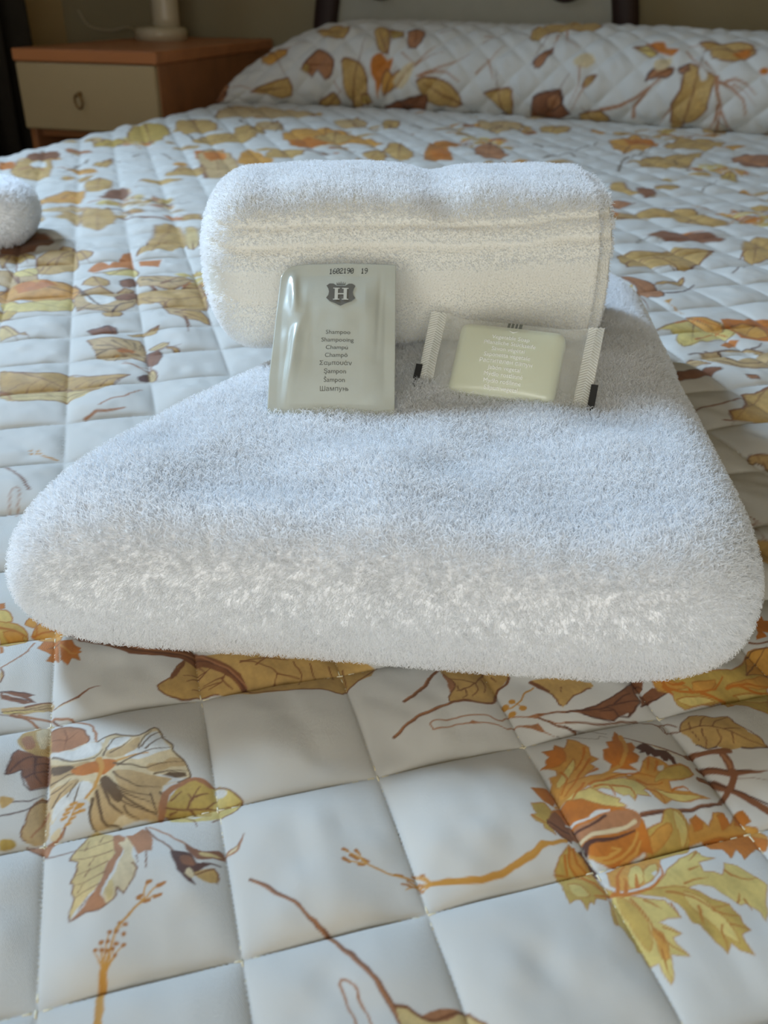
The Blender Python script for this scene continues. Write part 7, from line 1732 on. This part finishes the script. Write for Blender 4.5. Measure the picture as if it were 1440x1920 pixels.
def soft_sign(v, f, size):
    """adds the last letter of the Cyrillic line: a stem with a closed bowl"""
    x0 = v[:, 0].max() + size * .09; y0 = v[:, 1].min() + (v[:, 1].max() - v[:, 1].min()) * .0; base_y = np.sort(v[:, 1])[int(len(v) * .25)]
    h_ = size * .46; w_ = size * .085; o = len(v); b = []; F_ = list(f)
    yb = np.median(v[v[:, 0] > v[:, 0].max() - size * .1][:, 1]) - h_ / 2
    b += [(x0, yb, 0), (x0 + w_, yb, 0), (x0 + w_, yb + h_, 0), (x0, yb + h_, 0)]; F_.append([o, o + 1, o + 2, o + 3])
    n_ = 10
    for i in range(n_ + 1):
        a = math.pi / 2 - math.pi * i / n_
        for rx, ry in ((.24, .15), (.155, .075)): b.append((x0 + w_ * .8 + size * (rx if True else 0) * math.cos(a), yb + size * .145 + size * ry * math.sin(a), 0))
    for i in range(n_): k = o + 4 + i * 2; F_.append([k, k + 2, k + 3, k + 1])
    v = np.concatenate([v, np.array(b)]); v[:, 0] -= size * .15
    return v, F_
def place(name, v, f, surf, mat_, parent, cx, cy, rot=0.0, up=.00025, sx=1.0):
    """lay flat geometry v (x, y) on a surface function surf(a, b) -> point, normal"""
    c, s_ = math.cos(rot), math.sin(rot)
    a = cx + v[:, 0] * sx * c - v[:, 1] * s_; b_ = cy + v[:, 0] * sx * s_ + v[:, 1] * c
    p, n = surf(a, b_); return obj(name, W(p + n * up), f, mat_, parent, False)

# ------------------------------------------------------------------ shampoo sachet leaning on the hand towel
SB0 = np.array((-.0497, .3418, .0585)); SW, SL = .0536, .0752
sa = np.array((1.0, -.004, 0.0)); sa /= np.linalg.norm(sa)
sb = np.array((.0041, .0582, .0478)); sb -= sa * (sb @ sa); sb /= np.linalg.norm(sb)
sn = np.cross(sa, sb)
if sn[1] > 0: sn = -sn
def sachet_h(a, b_):
    """bulge of the filled pouch and its creases, front side"""
    u, v = a / SW, b_ / SL
    m = .085
    e = np.clip((u - m) / .2, 0, 1) * np.clip((1 - m - u) / .16, 0, 1) * np.clip((v - .06) / .25, 0, 1) * np.clip((.90 - v) / .3, 0, 1)
    h_ = .0026 * np.sin(e * math.pi / 2)
    # creases near the left seam
    def ridge(u0, v0, u1, v1, w, am):
        d = np.array((u1 - u0, v1 - v0)); L2 = d @ d; t_ = ((u - u0) * d[0] + (v - v0) * d[1]) / L2
        q = (u - u0 - t_ * d[0]); tt = np.clip(t_, 0, 1); fal = np.sin(tt * math.pi)
        return am * fal * np.exp(-(q / w) ** 2)
    h_ = h_ + ridge(.155, .02, .235, .62, .045, .0026) + ridge(.20, .55, .155, .95, .04, .0022) - ridge(.265, .1, .32, .7, .05, .0007)
    h_ = h_ - ridge(.12, .1, .17, .6, .02, .0006) + ridge(.70, .03, .93, .22, .03, .0006) - ridge(.85, .3, .88, .95, .02, .0005)
    h_ = h_ + ridge(.30, .45, .22, .80, .05, .0006)
    h_ = h_ + .0003 * vnoise(u * 7, v * 9, 71)
    # whole pouch bows slightly
    return h_ + .0016 * (u - .5) ** 2 * 4 * -1 + .0012 * np.sin(v * math.pi)
def s_surf(a, b_):
    a = np.asarray(a, float); b_ = np.asarray(b_, float); e = .0004
    h0 = sachet_h(a, b_); hx_ = (sachet_h(a + e, b_) - h0) / e; hy_ = (sachet_h(a, b_ + e) - h0) / e
    p = SB0 + a[..., None] * sa + b_[..., None] * sb + h0[..., None] * sn
    n = sn - hx_[..., None] * sa - hy_[..., None] * sb; n /= np.linalg.norm(n, axis=-1, keepdims=True)
    return p, n
sachet = tag(empty('shampoo_sachet', W(SB0 + sa * SW / 2)), 'flat pearly silver shampoo sachet with grey crest leaning on the hand towel', 'sachet')
na, nb = 110, 150
ua = np.linspace(0, 1, na); ub = np.linspace(0, 1, nb); UA, UB = np.meshgrid(ua, ub, indexing='ij')
# outline: the top edge slopes, the top left corner is rounded off
topb = 1.0 - .022 * (1 - UA) - .035 * np.clip((.10 - UA) / .10, 0, 1) ** 2
lft = .012 + .045 * np.clip((UB - .25) / .75, 0, 1) + .03 * np.clip((UB - .94) / .06, 0, 1) ** 2
A_s = (lft + UA * (1 - lft)) * SW; B_s = UB * topb * SL
pf, nf = s_surf(A_s, B_s)
hb_ = sachet_h(A_s, B_s)
fl_ = SB0 + A_s[..., None] * sa + B_s[..., None] * sb + (np.minimum(hb_, 0) - .0004 - np.clip(hb_, 0, None) * .6 + .0016 * (A_s / SW - .5)[...] ** 2 * -4 * 0 + 0)[..., None] * sn
nfr = na * nb
vs_ = np.concatenate([pf.reshape(-1, 3), fl_.reshape(-1, 3)])
g = grid_faces(na, nb)
rim = [(i, 0) for i in range(na)] + [(na - 1, j) for j in range(1, nb)] + [(i, nb - 1) for i in range(na - 2, -1, -1)] + [(0, j) for j in range(nb - 2, 0, -1)]
ri = np.array([i * nb + j for i, j in rim]); rj = np.roll(ri, -1)
fs = np.concatenate([g, g[:, ::-1] + nfr, np.stack([ri, ri + nfr, rj + nfr, rj], 1)])
obj('pouch', W(vs_), fs, M_sachet, sachet)
# date code in dots
DIG = {'0': '01110 10001 10011 10101 11001 10001 01110', '1': '00100 01100 00100 00100 00100 00100 01110', '2': '01110 10001 00001 00110 01000 10000 11111', '6': '00110 01000 10000 11110 10001 10001 01110', '9': '01110 10001 10001 01111 00001 00010 01100'}
mb = MB(); px_ = .00034; x_ = 0
for ch in '1602190  19':
    if ch != ' ':
        for r_, row in enumerate(DIG[ch].split()):
            for c_, bit in enumerate(row):
                if bit == '1':
                    cx_, cy_ = x_ + c_ * px_ * .82 - r_ * px_ * .12, -r_ * px_ * 1.25
                    mb.add([(cx_ + px_ * .55 * math.cos(k_ * math.pi / 3), cy_ + px_ * .72 * math.sin(k_ * math.pi / 3), 0) for k_ in range(6)], [[0, 1, 2, 3, 4, 5]])
    x_ += px_ * 4.55
vv = np.array(mb.v); vv[:, 0] -= vv[:, 0].mean(); vv[:, 1] -= vv[:, 1].mean()
place('date_code', vv, mb.f, s_surf, M_inkd, sachet, .0318, .0702, math.radians(3.2))
# crest: shield, crown, letter
def sm(P, n=6): return catmull(P, n)
half = [(0, .80), (.30, .80), (.52, 1.0), (.78, 1.0), (.98, .80), (.86, .55), (.80, .25), (.84, -.05), (.98, -.30), (.72, -.60), (.35, -.78), (0, -1.0)]
sh = [(x__, y__) for x__, y__ in half] + [(-x__, y__) for x__, y__ in half[-2:0:-1]]
ES = .0064
v = np.array([(0, 0, 0)] + [(x__ * ES, y__ * ES, 0) for x__, y__ in sh]); f = [[0, i + 1, (i + 1) % len(sh) + 1] for i in range(len(sh))]
EX, EY, ER = .0298, .0563, math.radians(1.0)
place('crest_shield', v, f, s_surf, M_ink, sachet, EX, EY, ER, .0003)
cr_ = MB()
for x__ in (-.24, -.12, 0, .12, .24):
    hgt = .22 + .10 * (1 - abs(x__) / .3)
    cr_.add([((x__ - .05) * ES, .90 * ES, 0), ((x__ + .05) * ES, .90 * ES, 0), ((x__ * 1.25) * ES, (.90 + hgt) * ES, 0)], [[0, 1, 2]])
cr_.add([(-.30 * ES, .86 * ES, 0), (.30 * ES, .86 * ES, 0), (.30 * ES, .95 * ES, 0), (-.30 * ES, .95 * ES, 0)], [[0, 1, 2, 3]])
place('crest_crown', np.array(cr_.v), cr_.f, s_surf, M_ink, sachet, EX, EY, ER, .0003)
hl = MB()
def rect(x0, x1, y0, y1): hl.add([(x0 * ES, y0 * ES, 0), (x1 * ES, y0 * ES, 0), (x1 * ES, y1 * ES, 0), (x0 * ES, y1 * ES, 0)], [[0, 1, 2, 3]])
for s_ in (-1, 1):
    c_ = .30 * s_; rect(c_ - .11, c_ + .11, -.42, .52); rect(c_ - .22, c_ + .22, .50, .58); rect(c_ - .22, c_ + .22, -.50, -.42)
rect(-.2, .2, -.02, .09)
place('crest_letter', np.array(hl.v), hl.f, s_surf, M_embW, sachet, EX, EY, ER, .0005)
for i, (tx, b__) in enumerate(zip(['Shampoo', 'Shampooing', 'Champú', 'Champô', 'Σαμπουάν', 'Şampon', 'Šampon', 'Шампунь'], np.linspace(.0368, .0108, 8))):
    v, f = text_geo(tx.replace('ь', ''), .0028)
    if 'ь' in tx: v, f = soft_sign(v, f, .0028)
    place('printed_line', v, f, s_surf, M_ink, sachet, .0293 - i * .00015, b__, 0, .0003)

# ------------------------------------------------------------------ wrapped soap
QB0 = np.array((.0265, .3705, .0578)); qa = np.array((.9526, -.304, 0.0)); qp = np.array((.304, .9526, 0.0))
qs = .69; qb = qp * qs + np.array((0, 0, math.sqrt(1 - qs * qs))); qn = np.cross(qa, qb)
if qn[1] > 0: qn = -qn
BW, BH, BT = .0472, .0345, .0130
soap = tag(empty('wrapped_soap', W(QB0 + qa * BW / 2)), 'pale green soap bar in a clear crimped wrapper beside the sachet', 'soap')
def Lq(a, b_, c):
    a, b_, c = np.broadcast_arrays(np.asarray(a, float), np.asarray(b_, float), np.asarray(c, float))
    return QB0 + a[..., None] * qa + b_[..., None] * qb + c[..., None] * qn
def soapblock(bw, bh, bt, rad, a0=0, b0=0, c0=0, n=28, dome=.0030):
    """rounded block, front face gently domed; built from a rounded box"""
    V_, F_ = [], []
    for axis in range(3):
        for sg in (-1, 1):
            g_ = np.linspace(-1, 1, n); g_ = np.sign(g_) * np.abs(g_) ** .6
            A, B = np.meshgrid(g_, g_, indexing='ij'); C = np.full(A.shape, float(sg))
            p = [None] * 3; p[axis] = C; p[(axis + 1) % 3] = A; p[(axis + 2) % 3] = B
            P = np.stack(p, -1) * np.array((bw, bh, bt)) / 2
            inn = np.array((bw, bh, bt)) / 2 - rad; cl = np.clip(P, -inn, inn); d = P - cl; L = np.linalg.norm(d, axis=-1, keepdims=True)
            P = cl + d / np.maximum(L, 1e-9) * rad
            dm = (1 - (P[..., 0] / bw * 2) ** 2) * (1 - (P[..., 1] / bh * 2) ** 2)
            P[..., 2] += dome * np.maximum(dm, 0) * (P[..., 2] > 0)
            o = sum(len(x__) for x__ in V_); f_ = grid_faces(n, n); V_.append(P.reshape(-1, 3)); F_.append((f_ if sg > 0 else f_[:, ::-1]) + o)
    V_ = np.concatenate(V_); V_ = V_ + np.array((bw / 2 + a0, bh / 2 + b0, -bt / 2 + c0))
    return Lq(V_[:, 0], V_[:, 1], V_[:, 2]), np.concatenate(F_)
v, f = soapblock(BW, BH, BT, .0042)
obj('soap_block', W(v), f, M_soap, soap)
# film hugging the block, flattening towards the crimped ends
def film_h(a, b_):
    u = np.clip(np.minimum(a + .0085, BW + .0085 - a) / .0085, 0, 1); t_ = np.sin(u * math.pi / 2)
    dm = np.maximum((1 - ((a - BW / 2) / (BW / 2)) ** 2), 0) * np.maximum(1 - ((b_ - BH / 2) / (BH / 2)) ** 2, 0)
    edge_b = np.clip(np.minimum(b_ + .0035, BH + .0035 - b_) / .0040, 0, 1)
    return -BT * .5 + (BT * .5 + .0006) * t_ * np.sin(edge_b * math.pi / 2) + .0030 * dm
def film_back(a, b_):
    u = np.clip(np.minimum(a + .0085, BW + .0085 - a) / .0085, 0, 1); t_ = np.sin(u * math.pi / 2)
    edge_b = np.clip(np.minimum(b_ + .0035, BH + .0035 - b_) / .0040, 0, 1)
    return -BT * .5 - (BT * .5 + .0005) * t_ * np.sin(edge_b * math.pi / 2)
for nm, fh in (('wrapper_front', film_h), ('wrapper_back', film_back)):
    A, B = np.meshgrid(np.linspace(-.0085, BW + .0085, 120), np.linspace(-.0035, BH + .0035, 90), indexing='ij')
    crk = .00025 * vnoise(A * 260, B * 420, 81) * np.clip((np.maximum(-A, A - BW)) / .004, 0, 1)
    wid = 1 + .10 * np.clip(np.maximum(-A, A - BW) / .0085, 0, 1)
    Bs = (B - BH / 2) * wid + BH / 2
    fo = obj(nm, W(Lq(A, Bs, fh(A, B) + crk).reshape(-1, 3)), grid_faces(120, 90), M_film, soap)
def seal(a0, a1, skew):
    A, B = np.meshgrid(np.linspace(a0, a1, 46), np.linspace(-.006, BH + .006, 190), indexing='ij')
    u = (A - a0) / (a1 - a0)
    c_ = -BT * .5 + .00042 * np.clip(np.sin((B + np.abs(u - .5) * .0042) / .00125 * 2 * math.pi), -.6, 1) * np.clip(np.minimum(u, 1 - u) / .15, 0, 1) + .0012 * np.sin(B / BH * 5 + a0 * 40) * u
    P = Lq(A + skew * (B - BH / 2), B, c_)
    o = obj('crimped_end', W(P.reshape(-1, 3)), grid_faces(46, 190), M_seal, soap)
    sl = o.modifiers.new('thickness', 'SOLIDIFY'); sl.thickness = .00012
    return o
seal(-.0158, -.0083, -.02); seal(BW + .0080, BW + .0150, .02)
def q_surf(a, b_):
    a = np.asarray(a, float); b_ = np.asarray(b_, float); e = .0004
    h0 = film_h(a, b_); hx_ = (film_h(a + e, b_) - h0) / e; hy_ = (film_h(a, b_ + e) - h0) / e
    n = qn - hx_[..., None] * qa - hy_[..., None] * qb; n /= np.linalg.norm(n, axis=-1, keepdims=True)
    return Lq(a, b_, h0), n
for i, (tx, b__) in enumerate(zip(['Vegetable Soap', 'Pflanzliche Stückseife', 'Savon végétal', 'Saponetta vegetale', 'Растителен сапун', 'Jabón vegetal', 'Mýdlo rostlinné', 'Mydło roślinne', 'Săpun vegetal'], np.linspace(.0268, .0035, 9))):
    v, f = text_geo(tx, .0027)
    place('printed_line', v, f, q_surf, M_sink, soap, .0243, b__, 0, .0003)
# lower tip of a crest, folded over the top edge of the block
cv = MB()
for x0, x1 in ((-.0032, -.0021), (-.0015, -.0004), (.0003, .0012), (.0018, .0032)): cv.add([(x0, 0, 0), (x1, 0, 0), (x1, .0026, 0), (x0, .0026, 0)], [[0, 1, 2, 3]])
place('crest_print', np.array(cv.v), cv.f, q_surf, M_sgrey, soap, .0247, .0322, 0, .0003)
cv = MB().add([(-.0024, 0, 0), (0, -.0013, 0), (.0024, 0, 0), (0, -.0008, 0)], [[0, 1, 3], [1, 2, 3]])
place('crest_tip', np.array(cv.v), cv.f, q_surf, M_sink, soap, .0247, .0308, 0, .0003)
def mark(a0, b0, w, hgt):
    A, B = np.meshgrid(np.linspace(a0, a0 + w, 3), np.linspace(b0, b0 + hgt, 6), indexing='ij')
    fr_ = Lq(A, B, np.full(A.shape, -BT * .5 + .0016)).reshape(-1, 3); bk_ = Lq(A, B, np.full(A.shape, -BT * .5 + .0013)).reshape(-1, 3)
    obj('registration_mark', W(np.concatenate([fr_, bk_])), np.concatenate([grid_faces(3, 6), grid_faces(3, 6)[:, ::-1] + 18]), M_smark, soap, False)
mark(-.0172, .0005, .0030, .0125); mark(BW + .0142, .0015, .0030, .0120)

# ------------------------------------------------------------------ nightstand, lamp, curtain
NX0, NX1, NY0, NY1 = -1.318, -.982, 1.845, 2.487; NT = BEDZ + .100
ns = tag(empty('nightstand', ((NX0 + NX1) / 2, (NY0 + NY1) / 2, 0)), 'brown wooden nightstand with one cream drawer beside the bed', 'nightstand')
MB().box(NX0, NX1, NY0 - .004, NY1, NT - .024, NT, .003).build('top', M_woodtop, ns)
MB().box(NX0 + .004, NX0 + .020, NY0 + .010, NY1, 0, NT - .024).build('side_panel', M_wood, ns)
MB().box(NX1 - .020, NX1 - .004, NY0 + .010, NY1, 0, NT - .024).build('side_panel', M_wood, ns)
MB().box(NX0 + .020, NX1 - .020, NY1 - .014, NY1, .03, NT - .024).build('back_panel', M_wood, ns)
MB().box(NX0 + .020, NX1 - .020, NY0 + .03, NY1 - .014, .08, .098).build('shelf', M_wood, ns)
MB().box(NX0 + .020, NX1 - .020, NY0 + .03, NY1 - .014, BEDZ - .075, BEDZ - .060).build('drawer_rail', M_wood, ns)
dr = MB().box(NX0 + .006, NX1 - .006, NY0 - .006, NY0 + .012, BEDZ - .056, NT - .026, .003).build('drawer', M_cream, ns)
pc = (-1.166, NY0 - .006, BEDZ + .006)
pl_ = MB(); pl_.tube([(pc[0], pc[1] + .002, pc[2] + .010), (pc[0], pc[1] - .008, pc[2] + .010)], [.006, .0045], 14)
pl_.tube([(pc[0] + .0085 * math.cos(a), pc[1] - .010 - .002 * math.sin(a), pc[2] - .003 + .014 * math.sin(a)) for a in np.linspace(0, 2 * math.pi, 24, endpoint=False)], .0022, 8, True)
pl_.build('ring_pull', M_brass, dr, True)

lamp = tag(empty('table_lamp', (-1.205, 2.30, NT)), 'pale table lamp with a round foot standing on the nightstand', 'lamp')
MB().lathe((-1.205, 2.30, NT), [(.064, 0), (.064, .022), (.058, .028), (.036, .031)], 40).build('foot', M_lamp, lamp, True)
MB().lathe((-1.188, 2.30, NT), [(.034, .028), (.033, .05), (.033, .24), (.028, .26), (.012, .27), (.012, .32)], 36).build('stem', M_lamp, lamp, True)
sd_ = MB(); n_ = 40
ring = lambda r_, z_: [(-1.188 + r_ * math.cos(2 * math.pi * k_ / n_), 2.30 + r_ * math.sin(2 * math.pi * k_ / n_), NT + z_) for k_ in range(n_)]
sv = ring(.13, .28) + ring(.085, .46) + ring(.082, .46) + ring(.127, .28)
sd_.add(sv, [[a * n_ + k_, a * n_ + (k_ + 1) % n_, ((a + 1) % 4) * n_ + (k_ + 1) % n_, ((a + 1) % 4) * n_ + k_] for a in range(4) for k_ in range(n_)]).build('lamp_shade', M_shade, lamp, True)
MB().tube(catmull([(-1.26, 2.31, NT + .012), (-1.30, 2.36, NT + .010), (-1.36, 2.42, NT + .022), (-1.44, 2.46, NT + .012), (-1.52, 2.49, NT + .022), (-1.57, 2.525, NT + .06)], 8), .0028, 8).build('cable', M_cable, lamp, True)

cur = tag(empty('curtain', (-1.50, 1.92, .02)), 'dark heavy curtain hanging by the wall left of the nightstand', 'curtain')
ss = np.linspace(0, 1, 160); zs = np.linspace(.02, 2.42, 30)
S_, Z_ = np.meshgrid(ss, zs, indexing='ij')
Vc = np.stack([-1.50 + .045 * np.sin(S_ * 30) + .012 * np.sin(S_ * 17 + Z_), 1.66 + S_ * .52, Z_], -1)
co = obj('curtain_panel', Vc.reshape(-1, 3), grid_faces(160, 30), M_curtain, cur); sl = co.modifiers.new('thickness', 'SOLIDIFY'); sl.thickness = .004
MB().tube([(-1.50, .1, 2.44), (-1.50, 2.4, 2.44)], .012, 12).build('curtain_rail', M_dark, cur, True)
for yb in (.15, 1.3, 2.35): MB().box(LEFT_X, -1.50, yb - .01, yb + .01, 2.43, 2.45).build('rail_bracket', M_dark, cur)
